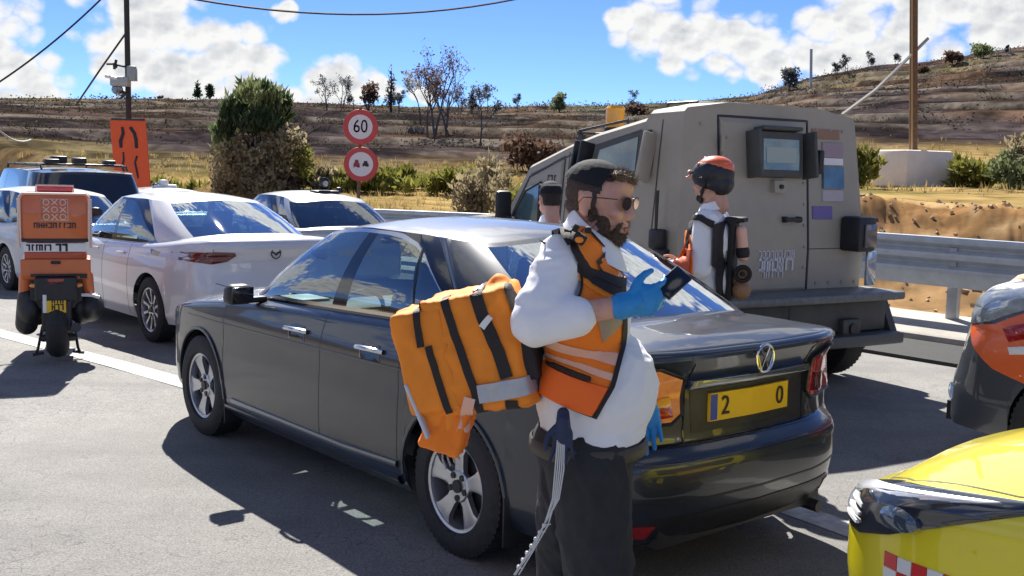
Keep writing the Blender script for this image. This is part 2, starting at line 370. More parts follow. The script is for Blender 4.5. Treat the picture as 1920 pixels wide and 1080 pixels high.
# ---------------------------------------------------------------- road
RA_ = 2.2711
def asphalt_mat(name, a, b, gran=1.0, cracks=True):
    m = bpy.data.materials.new(name); m.use_nodes = True; nt = m.node_tree; N = nt.nodes; L = nt.links; p = N['Principled BSDF']
    p.inputs['Roughness'].default_value = .82; p.inputs['Specular IOR Level'].default_value = .35
    tc = N.new('ShaderNodeTexCoord')
    def nz(sc, det=5, ro=.6):
        n = N.new('ShaderNodeTexNoise'); n.inputs['Scale'].default_value = sc; n.inputs['Detail'].default_value = det; n.inputs['Roughness'].default_value = ro; L.new(tc.outputs['Object'], n.inputs['Vector']); return n.outputs['Fac']
    def rng(src, lo, hi, o0=0, o1=1):
        r = N.new('ShaderNodeMapRange'); L.new(src, r.inputs[0]); r.inputs[1].default_value = lo; r.inputs[2].default_value = hi; r.inputs[3].default_value = o0; r.inputs[4].default_value = o1; return r.outputs[0]
    def mix(f, A, B, bt='MIX'):
        x = N.new('ShaderNodeMix'); x.data_type = 'RGBA'; x.blend_type = bt
        for s, v in ((x.inputs[0], f), (x.inputs[6], A), (x.inputs[7], B)):
            if isinstance(v, tuple): s.default_value = (*v, 1)
            elif isinstance(v, float): s.default_value = v
            else: L.new(v, s)
        return x.outputs[2]
    big = nz(.35, 4); mid = nz(3, 5); fine = nz(85, 3, .75); grain = nz(260, 2, .8)
    c = mix(rng(big, .35, .65), a, b); c = mix(rng(mid, .4, .75, 0, .35), c, tuple(v*.72 for v in a))
    c = mix(rng(fine, .32, .68), mix(1.0, c, (.50, .50, .50), 'MULTIPLY'), mix(1.0, c, (1.42, 1.40, 1.35), 'MULTIPLY'))
    c = mix(rng(nz(22, 4, .7), .35, .65), mix(1.0, c, (.82, .82, .82), 'MULTIPLY'), c)
    c = mix(rng(grain, .60, .70, 0, .55*gran), c, tuple(min(1, v*2.3) for v in b))
    h = N.new('ShaderNodeMath'); h.operation = 'ADD'; L.new(fine, h.inputs[0]); L.new(grain, h.inputs[1]); hh = h.outputs[0]
    if cracks:
        vo = N.new('ShaderNodeTexVoronoi'); vo.feature = 'DISTANCE_TO_EDGE'; vo.inputs['Scale'].default_value = 5.5
        wp = N.new('ShaderNodeMix'); wp.data_type = 'RGBA'; wp.blend_type = 'ADD'; wp.inputs[0].default_value = .22; L.new(tc.outputs['Object'], wp.inputs[6])
        nn = N.new('ShaderNodeTexNoise'); nn.inputs['Scale'].default_value = 7; nn.inputs['Detail'].default_value = 5; L.new(tc.outputs['Object'], nn.inputs['Vector']); L.new(nn.outputs['Color'], wp.inputs[7]); L.new(wp.outputs[2], vo.inputs['Vector'])
        ck = rng(vo.outputs['Distance'], .0, .018, 1, 0)
        gate = rng(nz(.8, 3), .44, .56); g = N.new('ShaderNodeMath'); g.operation = 'MULTIPLY'; L.new(ck, g.inputs[0]); L.new(gate, g.inputs[1])
        g2 = N.new('ShaderNodeMath'); g2.operation = 'MULTIPLY'; L.new(g.outputs[0], g2.inputs[0]); g2.inputs[1].default_value = .85
        c = mix(g2.outputs[0], c, tuple(v*.4 for v in a))
    st = rng(nz(1.1, 2, .4), .62, .72, 0, .45); c = mix(st, c, tuple(v*.45 for v in a))
    wv = N.new('ShaderNodeMapping'); wv.inputs['Rotation'].default_value = (0, 0, -RA_); wv.inputs['Scale'].default_value = (.12, 1.6, 1); L.new(tc.outputs['Object'], wv.inputs[0]); n9 = N.new('ShaderNodeTexNoise'); n9.inputs['Scale'].default_value = 1.3; n9.inputs['Detail'].default_value = 4; L.new(wv.outputs[0], n9.inputs['Vector'])
    c = mix(rng(n9.outputs['Fac'], .50, .66, 0, .32), c, tuple(v*.62 for v in a))
    L.new(c, p.inputs['Base Color'])
    bp = N.new('ShaderNodeBump'); bp.inputs['Strength'].default_value = .5; bp.inputs['Distance'].default_value = .006; L.new(hh, bp.inputs['Height']); L.new(bp.outputs[0], p.inputs['Normal'])
    return m
ASPHALT = asphalt_mat('asphalt', (.205, .201, .196), (.295, .288, .277))
ASPHALT2 = asphalt_mat('dark_asphalt', (.040, .040, .043), (.052, .052, .054), .5, False)
LINE = mat('lane_and_sunlit_paint', (.30, .295, .285), .75, col2=(.56, .55, .53), nscale=14, bump=.2, bscale=120)
CONC = mat('concrete', (.42, .39, .34), .85, nz=.15, nscale=4, bump=.25, bscale=60)
def strip(name, x0, x1, y0, y1, dz, m, kind='structure', step=1.5, z1=None, y0e=None, y1e=None):
    n = max(2, int((x1-x0)/step)+1); g = G(); rows = []
    for i in range(n):
        f = i/(n-1); x = x0+(x1-x0)*f; z = float(grade(x))+dz; a = y0+((y0e if y0e is not None else y0)-y0)*f; b = y1+((y1e if y1e is not None else y1)-y1)*f
        rows.append([rw(x, a, z), rw(x, b, z)])
    g.patch(rows); o = g.build(name, m, None, 0, fixn=False)
    if o.data.polygons[0].normal.z < 0: o.data.flip_normals()
    return tag(o, kind=kind) if kind else o
strip('road', -60, 160, -6.0, 18.0, 0, ASPHALT)
# raised dark shoulder with its step, and the pale concrete edge carrying the rail
g = G(); rows = []
for i in range(120):
    x = -40+i*1.5; z = float(grade(x)); rows.append([rw(x, -5.95, z-.05), rw(x, -5.955, z+.035), rw(x, -7.02, z+.045)])
g.patch(rows); tag(g.build('shoulder', ASPHALT2, None, 30), kind='structure')
g = G(); rows = []
for i in range(120):
    x = -40+i*1.5; z = float(grade(x)); rows.append([rw(x, -7.0, z-.05), rw(x, -7.02, z+.10), rw(x, -7.06, z+.125), rw(x, -8.05, z+.22), rw(x, -8.10, z+.20), rw(x, -8.12, z-.1)])
g.patch(rows); tag(g.build('kerb', CONC, None, 30), kind='structure')
strip('lane_and_sunlit_strip', 3.9, 60, .13, .36, .004, LINE, y0e=.13+.105*56, y1e=.36+.105*56)
strip('lane_and_sunlit_strip', -2.1, -.1, -.95, -.73, .004, LINE, y0e=-1.13, y1e=-.93)  # pale strip painting the sun that falls between the vehicle shadows
# ---------------------------------------------------------------- cars
def herm(xs, ys, x):
    """monotone cubic through control points"""
    xs = np.asarray(xs, float); ys = np.asarray(ys, float); h = np.diff(xs); d = np.diff(ys)/h; mm = np.zeros(len(xs))
    for i in range(1, len(xs)-1):
        if d[i-1]*d[i] > 0: w1 = 2*h[i]+h[i-1]; w2 = h[i]+2*h[i-1]; mm[i] = (w1+w2)/(w1/d[i-1]+w2/d[i])
    mm[0] = d[0]; mm[-1] = d[-1]
    x = np.clip(x, xs[0], xs[-1]); i = np.clip(np.searchsorted(xs, x, side='right')-1, 0, len(h)-1); t = (x-xs[i])/h[i]
    return ys[i]*(1+2*t)*(1-t)**2+mm[i]*h[i]*t*(1-t)**2+ys[i+1]*t*t*(3-2*t)+mm[i+1]*h[i]*t*t*(t-1)
class Car:
    """closed loop body: outline loop -> shoulder loop -> deck -> glasshouse -> roof, each ring sharing the same stations"""
    def __init__(s, sp, paint):
        s.sp = sp; s.paint = paint
        K = np.array(sp['knots'], float); ku = np.arange(len(K))
        base = list(np.linspace(0, len(K)-1, (len(K)-1)*7+1))
        uu = np.linspace(0, len(K)-1, 4000); C = [herm(ku, K[:, j], uu) for j in range(8)]
        def u_at(x): return float(np.interp(x, C[0], uu))
        s.u_at = u_at
        R = sp.get('arch', .37); s.wb = sp['wb']; s.R = R; zc = sp.get('axle', .325)
        us = [b for b in base]; gaps = []
        for xc in (0, s.wb):
            a, b = u_at(xc-R), u_at(xc+R); us = [q for q in us if not (a-.02 <= q <= b+.02)]
            us += [a-.0015, b+.0015]+[u_at(xc+R*math.cos(t)) for t in np.linspace(math.pi, 0, 21)]
        for gx in sp.get('seams', []):
            a = u_at(gx); us = [q for q in us if abs(q-a) > .02]; us += [u_at(gx-.005), u_at(gx+.005)]; gaps.append((u_at(gx-.005), u_at(gx+.005)))
        us += [sp[k] for k in ('uA', 'uC', 'uWS', 'uRW') if k in sp]+[q for p in sp.get('pillars', []) for q in p]
        us = np.array(sorted(set(np.round(us, 5)))); s.us = us
        P = [herm(ku, K[:, j], us) for j in range(8)]
        Lx, Ly, zs, zb, Gx, Gy, Rx, Ry = P; n = len(us)
        # normals of the outline
        e = 1e-3; tx = np.interp(us+e, uu, C[0])-np.interp(us-e, uu, C[0]); ty = np.interp(us+e, uu, C[1])-np.interp(us-e, uu, C[1])
        nx, ny = -ty, tx; ln = np.hypot(nx, ny); nx, ny = nx/ln, ny/ln
        nx[0], ny[0] = -1, 0; nx[-1], ny[-1] = 1, 0
        wr_ = smooth(.35, .85, -nx); wf = smooth(.35, .85, nx); ws = 1-wr_-wf
        def off(z):
            o = 0
            for w, k in ((ws, 'off'), (wr_, 'roff'), (wf, 'foff')):
                p = sp[k]; o = o+w*np.interp(z, [q[0] for q in p], [q[1] for q in p])
            return o
        bot = zb.copy()
        for xc in (0, s.wb):
            q = R*R-(Lx-xc)**2; ins = q > -1e-9; bot = np.where(ins, np.maximum(bot, zc+np.sqrt(np.maximum(q, 0))), bot)
        fr = sp.get('fillet', .05); rows = []
        NA = 20
        for k in range(NA+1):
            z = bot+(zs-fr-bot)*(k/NA); o = off(z); rows.append((Lx-nx*o, Ly-ny*o, z))
        for k in range(1, 5):
            a = k/4*math.pi/2; z = zs-fr+fr*math.sin(a); o = off(zs-fr)+fr*.9*(1-math.cos(a)); rows.append((Lx-nx*o, Ly-ny*o, z))
        s.nA = len(rows)-1
        Sx, Sy, Sz = rows[-1]; order = np.argsort(Sx)
        def deckz(x, y):
            yy = np.interp(x, Sx[order], Sy[order]); z0 = np.interp(x, Sx[order], Sz[order]); zc_ = np.interp(x, [q[0] for q in sp['deck']], [q[1] for q in sp['deck']])
            f = np.clip(np.abs(y)/np.maximum(yy, 1e-3), 0, 1); return z0+(zc_-z0)*(1-f**sp.get('dk', 2.6))
        s.deckz = deckz
        ND = 9
        for k in range(1, ND+1):
            t = k/ND; x = Sx+(Gx-Sx)*t; y = Sy+(Gy-Sy)*t; rows.append((x, y, deckz(x, y)))
        s.nD = len(rows)-1; z0 = rows[-1][2]
        W_ = max(Ry); cr = sp.get('crown', .05)
        ez = lambda x: herm([q[0] for q in sp['roof']], [q[1] for q in sp['roof']], x)
        zR = ez(Rx)+cr*(1-(Ry/W_)**2)
        gv = sp.get('gv', [.03, .075, .1, .2, .35, .5, .65, .8, .9, .945, .975, 1]); s.gv = [0]+gv
        gx_, gy_ = Rx-Gx, Ry-Gy
        vt = np.interp(us, [q[0] for q in sp.get('vtop', [(0, .945)])], [q[1] for q in sp.get('vtop', [(0, .945)])])
        for v0 in gv:
            v = v0*vt/.945 if v0 <= .945 else (np.minimum(vt+.05, .985) if v0 < 1 else 1.0)
            b = sp.get('bulge', .03)*4*v*(1-v); rows.append((Gx+gx_*v+nx*b*.5, Gy+gy_*v+ny*b, z0+(zR-z0)*v))
        s.nG = len(rows)-1
        for t in (.97, .92, .8, .6, .4, .2, 0):
            y = Ry*t; rows.append((Rx, y, ez(Rx)+cr*(1-(y/W_)**2)))
        for q in range(len(rows)):
            pass
        s.rows = np.array([np.stack(r, -1) for r in rows])  # rows x stations x 3
        nr = len(rows); um = (us[:-1]+us[1:])/2; groups = {}
        def cls(r, i):
            u = um[i]
            if r < s.nA+1 and any(a < u < b for a, b in gaps) and r >= 1: return 'gap'
            if r < s.nA-3:
                for nm, a, b in sp.get('doors', []):
                    if u_at(a) < u < u_at(b) and r >= 1: return nm
                return 'body'
            if s.nD <= r < s.nG:
                v = (s.gv[r-s.nD]+s.gv[r-s.nD+1])/2
                if sp['uC'] < u < sp['uA']:
                    if v < .075 or v > .945: return 'trim' if (v < .03 or v > .975 or not sp.get('chrome')) else 'trim2' if sp.get('chrome') else 'trim'
                    for a, b in sp.get('pillars', []):
                        if a < u < b: return 'trimb'
                    return 'glass_side'
                if u > sp['uWS'] and .03 < v < .975: return 'windscreen'
                if u < sp['uRW'] and .03 < v < .945: return 'rear_window'
            return 'body'
        allV = []; allF = []
        for sg in (1, -1):
            for r in range(nr-1):
                for i in range(n-1):
                    q = [s.rows[r][i], s.rows[r][i+1], s.rows[r+1][i+1], s.rows[r+1][i]]
                    pts = []
                    for p in q:
                        p = Vector((p[0], p[1]*sg, p[2]))
                        if not pts or min((p-w).length for w in pts) > 2e-5: pts.append(p)
                    if len(pts) < 3: continue
                    if sg < 0: pts = pts[::-1]
                    c = cls(r, i); c = c+('' if c in ('body', 'gap', 'trim', 'trim2', 'trimb', 'windscreen', 'rear_window') else '@%d' % sg)
                    groups.setdefault(c, []).append(pts)
                    b = len(allV); allV += pts; allF.append(tuple(range(b, b+len(pts))))
        s.bvh = BVHTree.FromPolygons(allV, allF); s.groups = groups
    def emit(s, name, label, cat, loc, rz, glassm=None, group=None, z=0):
        rt = s.root = empty(name, loc, rz, label, cat, group); sp = s.sp; gm = glassm or GLASS
        def mesh(keys, nm, ms, parent=rt, gap=None):
            V = []; F = []; mi = []
            vid = {}
            for k, key in enumerate(keys):
                for f in s.groups.get(key, []):
                    ids = []
                    for p in f:
                        h = (round(p.x, 5), round(p.y, 5), round(p.z, 5))
                        if h not in vid: vid[h] = len(V); V.append(p)
                        ids.append(vid[h])
                    if len(set(ids)) == len(ids): F.append(ids); mi.append(k)
            if F: return obj(nm, V, F, ms, parent, 40, mi)
        s.body = mesh(['body', 'gap', 'trim', 'trim2', 'trimb'], 'body', [s.paint, BLACKP, BLACKG, CHROME if sp.get('chrome') else BLACKG, BLACKG])
        for g_ in s.groups:
            if '@' in g_:
                nm = g_.split('@')[0]; mesh([g_], 'side_window' if nm == 'glass_side' else 'door', s.paint if nm != 'glass_side' else gm)
        mesh(['windscreen'], 'windscreen', gm); mesh(['rear_window'], 'rear_window', sp.get('rwglass', gm))
        # floor pan and wheel housings
        g = G(); r0 = s.rows[2]; x0, x1 = r0[0][0]+.05, r0[-1][0]-.05; w = max(r0[:, 1])-.1
        g.box(((x0+x1)/2, 0, .30), (x1-x0, 2*w-.5, .12)); zc = sp.get('axle', .325)
        for xc in (0, s.wb):
            for sg in (1, -1):
                rr = []
                for k in range(15):
                    a = math.pi*k/14; X_ = xc+(s.R+.0)*math.cos(a); Z_ = zc+(s.R+.0)*math.sin(a); rr.append([Vector((X_, sg*(w+.05), Z_)), Vector((X_, sg*(w-.36), Z_))])
                g.patch(rr)
                c_ = [Vector((xc+s.R*math.cos(math.pi*k/14), sg*(w-.36), zc+s.R*math.sin(math.pi*k/14))) for k in range(15)]
                g.add(c_, [tuple(range(15))])
            g.cyl((xc, -w+.2, zc), (xc, w-.2, zc), .04)
        g.build('underbody', BLACKP, rt, fixn=False)
        if sp.get('interior', True):
            fz = sp.get('seatz', .0); cx = (K0 := sp['cabin'])[0]; g = G()
            for sy in (.36, -.36):
                g.box((cx, sy, .52+fz), (.5, .48, .16), b=.05); g.box((cx-.27, sy, .82+fz), (.14, .46, .6), R=rot(0, -14, 0), b=.06); g.box((cx-.36, sy, 1.17+fz), (.09, .24, .17), R=rot(0, -14, 0), b=.035)
            g.box((K0[1], 0, .55+fz), (.5, 1.25, .18), b=.05); g.box((K0[1]-.28, 0, .82+fz), (.14, 1.2, .5), R=rot(0, -16, 0), b=.06)
            for sy in (.38, -.38): g.box((K0[1]-.36, sy, 1.09+fz), (.08, .22, .12), b=.03)
            g.build('seats', SEAT, rt)
            g = G(); g.box((K0[2], 0, .78+fz), (.42, 1.36, .26), b=.07); g.box((K0[2]-.3, 0, .55+fz), (.5, .2, .25), b=.04)
            g.box((K0[3], 0, K0[4]), (.5, 1.15, .03), b=.01)
            g.build('dashboard', DASH, rt)
            g = G(); g.lathe([(.17+.014*math.cos(q), .014*math.sin(q)) for q in np.linspace(0, 2*math.pi, 7)], (0, 0, 0), 'x', 24); g.box((0, 0, 0), (.03, .3, .05), b=.01)
            o = g.build('steering_wheel', BLACKP, rt); o.location = (K0[2]-.33, .36, .87+fz); o.rotation_euler = (0, R_(-25), 0)
        return rt
    # --- shapes laid on the surface
    def surf(s, u, z, sg):
        A = s.rows[:s.nA+1]; i = min(max(np.searchsorted(s.us, u)-1, 0), len(s.us)-2); f = (u-s.us[i])/(s.us[i+1]-s.us[i]); C = A[:, i]*(1-f)+A[:, i+1]*f
        p = [np.interp(z, C[:, 2], C[:, k]) for k in range(3)]; return Vector((p[0], p[1]*sg, p[2]))
    def hit(s, a, b, pl):
        if pl[0] in 'uU':
            sg = 1 if pl[0] == 'u' else -1; p = s.surf(a, b, sg); du = s.surf(a+.12, b, sg)-s.surf(a-.12, b, sg); dz = s.surf(a, b+.02, sg)-s.surf(a, b-.02, sg)
            n = du.cross(dz).normalized() if dz.length > 1e-4 else Vector((0, sg, 0))
            if n.dot(Vector((p.x-1.3, p.y, 0))) < 0: n = -n
            return p, n
        D = {'r': (Vector((-4, a, b)), Vector((1, 0, 0))), 'f': (Vector((8, a, b)), Vector((-1, 0, 0))), 'l': (Vector((a, 4, b)), Vector((0, -1, 0))), 'R': (Vector((a, -4, b)), Vector((0, 1, 0))), 't': (Vector((a, b, 4)), Vector((0, 0, -1)))}[pl[0]]
        o, d = D
        if len(pl) > 1:   # oblique: rotate ray about z by given degrees
            rm = Matrix.Rotation(R_(float(pl[1:])), 3, 'Z')
            d = rm @ d; o = Vector((a, b, 0)) if False else o; base = rm @ Vector((0, a, 0)); o = base+Vector((0, 0, b))-d*6
        h = s.bvh.ray_cast(o, d)
        if h[0] is None:
            q = s.bvh.find_nearest(o+d*(4 if pl[0] != 'f' else 8)); return q[0], -d
        return h[0], -d
    def stick(s, name, poly, pl, m, off=.004, dome=0., depth=.02, rings=(1, .985, .8, .55, .3, .0), parent=None, ctr=None, smooth_=50):
        P = []
        k = len(poly)
        for i in range(k):
            a, b = np.array(poly[i], float), np.array(poly[(i+1) % k], float); c = max(1, int(np.hypot(*(b-a))/(.035 if pl[0] not in 'uU' else .06)))
            for j in range(c): P.append(a+(b-a)*j/c)
        c = np.mean(poly, 0) if ctr is None else np.array(ctr); rows = []; first = None
        for t in rings:
            r = []
            for p in P:
                q = c+(p-c)*t; h, nrm = s.hit(q[0], q[1], pl); o = off*(1 if t < 1 else .25)+dome*(1-t*t); r.append(h+nrm*o)
            rows.append(r)
        sk = [p-s.hit(P[i][0], P[i][1], pl)[1]*depth for i, p in enumerate(rows[0])]; rows = [sk]+rows
        for r in rows: r.append(r[0])
        g = G(); g.patch(rows); return g.build(name, m, parent or s.root, smooth_)
    def line(s, name, pts, pl, w, m, off=.003, parent=None, closed=False, step=.03, wv=None):
        P = [np.array(p, float) for p in pts]
        if closed: P.append(P[0])
        Q = []
        for a, b in zip(P[:-1], P[1:]):
            c = max(1, int(np.hypot(*(b-a))/step)); Q += [a+(b-a)*j/c for j in range(c)]
        Q.append(P[-1]); rows = []
        for i, q in enumerate(Q):
            t = Q[min(i+1, len(Q)-1)]-Q[max(i-1, 0)]; t = t/(np.hypot(*t)+1e-9); nn = np.array([-t[1], t[0]]); r = []
            ww = w
            for e, o in ((-1, -.004), (-.8, off), (0, off*1.3), (.8, off), (1, -.004)):
                z = q+nn*e*ww/2; h, d = s.hit(z[0], z[1], pl); r.append(h+d*o)
            rows.append(r)
        g = G(); g.patch(rows); return g.build(name, m, parent or s.root, 50)
def wheel(root, x, y, z, R, rr, w, side, style=5, m=None, twist=0):
    """wheel > tyre, rim"""
    m = m or ALLOY; sg = side; W2 = w/2
    g = G(); g.lathe([(0, -.075), (rr*.68, -.075), (rr*.68, -.10)], (0, 0, 0), 'y', 24, sg=sg); g.box((rr*.5, -.07*sg, .03), (.09, .05, .11), b=.015)
    wo = g.build('wheel', STEEL, root, loc=(x, y, z))
    g = G(); pr = [(rr, -W2*.85), (rr+.02, -W2*.98), ((rr+R)/2, -W2*1.03), (R-.025, -W2*.93), (R-.006, -W2*.8), (R, -W2*.5), (R, W2*.5), (R-.006, W2*.8), (R-.025, W2*.93), ((rr+R)/2, W2*1.03), (rr+.012, W2*.98), (rr, W2*.85)]
    g.lathe(pr, (0, -sg*W2*.9, 0), 'y', 44, sg=sg)
    for k in range(60):      # tread blocks
        a = 2*math.pi*k/60; c = Vector((math.cos(a)*(R-.005), -sg*W2*.9, math.sin(a)*(R-.005)))
        g.box(c, (.010, w*.8, .018), R=Matrix.Rotation(-a, 3, 'Y'))
    g.build('tyre', RUBBER, wo)
    g = G(); g.lathe([(rr+.004, .0), (rr+.008, -.006), (rr, -.014), (rr-.014, -.016), (rr-.022, -.05), (rr-.03, -.16)], (0, .006*sg, 0), 'y', 44, sg=sg)
    hub = .075
    for k in range(style):
        a = 2*math.pi*k/style+math.pi/2+twist
        if style == 5: prof = [(hub*.6, .034), (rr*.45, .030), (rr*.72, .042), (rr-.006, .070)]
        else: prof = [(hub*.6, .016), (rr*.5, .012), (rr*.8, .014), (rr-.008, .022)]
        ca, sa = math.cos(a), math.sin(a); rows = []
        for r_, hw in prof:
            d = -.022+(.006 if r_ > rr*.6 else -.006*(1-r_/rr)); row = []
            for e, dd in ((-1, -.028), (-1, -.002), (-.55, 0), (0, -.003), (.55, 0), (1, -.002), (1, -.028)):
                t = e*hw; row.append(Vector((ca*r_-sa*t, sg*(d+dd), sa*r_+ca*t)))
            rows.append(row)
        g.patch(rows)
    g.lathe([(hub, -.05), (hub, -.026), (hub*.9, -.020), (hub*.55, -.022), (.0, -.020)], (0, 0, 0), 'y', 24, sg=sg)
    g.build('rim', m, wo, 40)
    g = G()
    for k in range(5):
        a = 2*math.pi*(k+.5)/5+math.pi/2+twist; c = Vector((math.cos(a)*.055, -sg*.022, math.sin(a)*.055)); g.cyl(c, c+Vector((0, sg*.007, 0)), .015, n=10)
    g.cyl((0, -sg*.022, 0), (0, sg*-.012, 0), .03, n=16); g.build('hub_cap', BLACKP, wo)
    return wo
def wheels(car, R=.325, rr=.215, w=.20, track=.80, style=5, m=None):
    for x in (0, car.wb):
        for sg in (1, -1): wheel(car.root, x, sg*(track+.085), car.sp.get('axle', R), R, rr, w, sg, style, m, twist=.3*x)
def mirror(car, x, y, z, m, m2, arm=.05, s=1.0):
    for sg in (1, -1):
        g = G(); g.box((0, 0, 0), (.15*s, .20*s, .14*s), b=.04*s, taper=(.8, .9)); g.box((.0, -sg*.13*s, -.045*s), (.06, .14, .035), b=.012)
        o = g.build('mirror', m, car.root, 60, loc=(x, sg*(y+.1*s), z)); g = G(); g.box((-.076*s, 0, 0), (.006, .165*s, .11*s), b=.002); g.build('mirror_glass', m2, o)
def sedan_knots(dx=0): return None
# --- the dark grey saloon in the middle
AV = dict(wb=2.70, axle=.322, arch=.362, fillet=.045, crown=.055, bulge=.04, dk=2.8, chrome=True,
 knots=[(-1.03, 0, 1.055, .24, -.52, 0, .22, 0), (-1.01, .40, 1.055, .24, -.49, .36, .225, .30), (-.93, .68, 1.05, .235, -.43, .60, .26, .49), (-.76, .82, 1.045, .23, -.22, .74, .38, .57),
        (-.42, .88, 1.035, .22, -.02, .775, .50, .60), (.0, .90, 1.02, .21, .25, .79, .58, .61), (.55, .905, 1.0, .20, .62, .80, .76, .62), (1.1, .905, .978, .20, 1.06, .80, 1.00, .62), (1.7, .905, .952, .20, 1.60, .795, 1.32, .605),
        (2.3, .90, .915, .20, 2.04, .775, 1.56, .58), (2.75, .885, .865, .20, 2.28, .66, 1.68, .51), (3.2, .83, .80, .20, 2.42, .46, 1.74, .37), (3.48, .64, .73, .20, 2.50, .25, 1.77, .21), (3.62, .34, .67, .20, 2.54, .1, 1.78, .09), (3.66, 0, .65, .20, 2.55, 0, 1.78, 0)],
 off=[(.2, .06), (.27, .015), (.40, 0), (.60, .0), (.70, .006), (.80, .004), (.88, .022), (.96, .05), (1.06, .085)],
 roff=[(.24, .10), (.27, .06), (.34, .022), (.46, .0), (.58, .0), (.625, .02), (.645, .075), (.70, .085), (.85, .088), (.93, .07), (1.0, .03), (1.03, .012), (1.06, .02)],
 foff=[(.2, .08), (.3, .02), (.5, 0), (.65, .03)],
 deck=[(-1.03, 1.06), (-.8, 1.085), (-.5, 1.10), (2.2, 1.0), (2.55, .965), (2.9, .92), (3.3, .85), (3.55, .74), (3.66, .66)],
 roof=[(.15, 1.355), (.35, 1.395), (.7, 1.42), (1.1, 1.425), (1.35, 1.405), (1.6, 1.36), (1.78, 1.315)],
 uC=4.22, uA=9.2, uWS=9.75, uRW=2.2, vtop=[(3.5, .945), (4.0, .30), (4.22, .08), (4.5, .28), (4.75, .50), (5.1, .72), (5.5, .85), (6.1, .925), (6.7, .945)], rwglass=glass('rear_screen', (.62, .78, .76), base_refl=.55), pillars=[(7.02, 7.30)], seams=[.42, 1.16, 2.33],
 doors=[('door_rear', .42, 1.16), ('door_front', 1.16, 2.33)], cabin=[1.25, .30, 1.98, 0.15, 1.02])
av = Car(AV, GREY_PAINT)
avr = av.emit('saloon_car', 'dark grey saloon with silver wheels standing in the middle of the road', 'car', (RX, RY, 0), RA)
wheels(av, .322, .208, .20, .79, 5); mirror(av, 1.98, .885, .995, BLACKP, BLACKG, s=.82)
def rlamp(c, sg):
    f = lambda P: [(sg*y, z) for y, z in P]
    pl = 'r%d' % (-sg*35)
    return f, pl
# tail lamps wrap round the corners
for sg, m1, m2 in ((1, ORL, REDL), (-1, REDL, DREDL)):
    out = [(x, z) for x, z in ((-.84, .75), (-.70, .77), (-.62, .86), (-.62, .95), (-.70, .98), (-.84, .98))]
    lamp = av.stick('tail_light', out, 'l' if sg > 0 else 'R', m1, .012, .0, .03)
    P = [(sg*.43, .78), (sg*.48, .745), (sg*.85, .745), (sg*.86, .965), (sg*.58, .98), (sg*.44, .93)]
    lamp2 = av.stick('tail_light', P, 'r', m1, .014, .004, .04)
    av.stick('lens', [(sg*.48, .775), (sg*.60, .765), (sg*.62, .85), (sg*.50, .86)], 'r', m2, .024, .004, .01, parent=lamp2)
    av.line('lamp_edge', P, 'r', .016, BLACKP, .018, lamp2, closed=True)
    av.stick('reflector', [(sg*.60, .285), (sg*.80, .30), (sg*.80, .35), (sg*.58, .345)], 'r', REDL, .008, .0, .02)
# boot panel: shut line, chrome garnish, plate recess, plate
av.line('boot_seam', [(-.41, .66), (-.40, .99), (-.43, 1.02)], 'r', .010, BLACKG, .003)
av.line('boot_seam', [(.41, .66), (.40, .99), (.43, 1.02)], 'r', .010, BLACKG, .003)
av.line('boot_seam', [(-.60, .655), (.60, .655)], 'r', .014, BLACKG, .003)
av.line('spoiler_lip', [(-.80, 1.033), (.80, 1.033)], 'r', .030, GREY_PAINT, .012)
av.stick('plate_recess', [(-.36, .69), (.36, .69), (.38, .875), (-.38, .875)], 'r', BLACKP, .003, .0, .01)
av.stick('garnish', [(-.42, .885), (.42, .885), (.40, .918), (-.40, .918)], 'r', mat('garnish', (.20, .23, .28), .25, .8, 1), .030, .006, .03)
pl_ = av.stick('number_plate', [(-.27, .73), (.27, .73), (.27, .85), (-.27, .85)], 'r', PLATEY, .016, .0, .012, rings=(1, .985, .5, 0))
av.stick('plate_band', [(.225, .735), (.265, .735), (.265, .845), (.225, .845)], 'r', PLATEB, .018, 0, .002, parent=pl_)
def text_on(root, txt, size, loc, M3, m, name='lettering', depth=.0015):
    V, F = text_geo(txt, size, depth); return obj(name, [M3 @ v+Vector(loc) for v in V], F, m, root, 0)
# text plane facing -x : right of text = -y
MREAR = Matrix(((0, 0, -1), (-1, 0, 0), (0, 1, 0)))
hx = av.hit(.16, .79, 'r')[0].x
text_on(pl_, '2', .115, (av.hit(.175, .79, 'r')[0].x-.020, .175, .789), MREAR, INK); text_on(pl_, '0', .115, (av.hit(-.20, .79, 'r')[0].x-.020, -.20, .789), MREAR, INK)
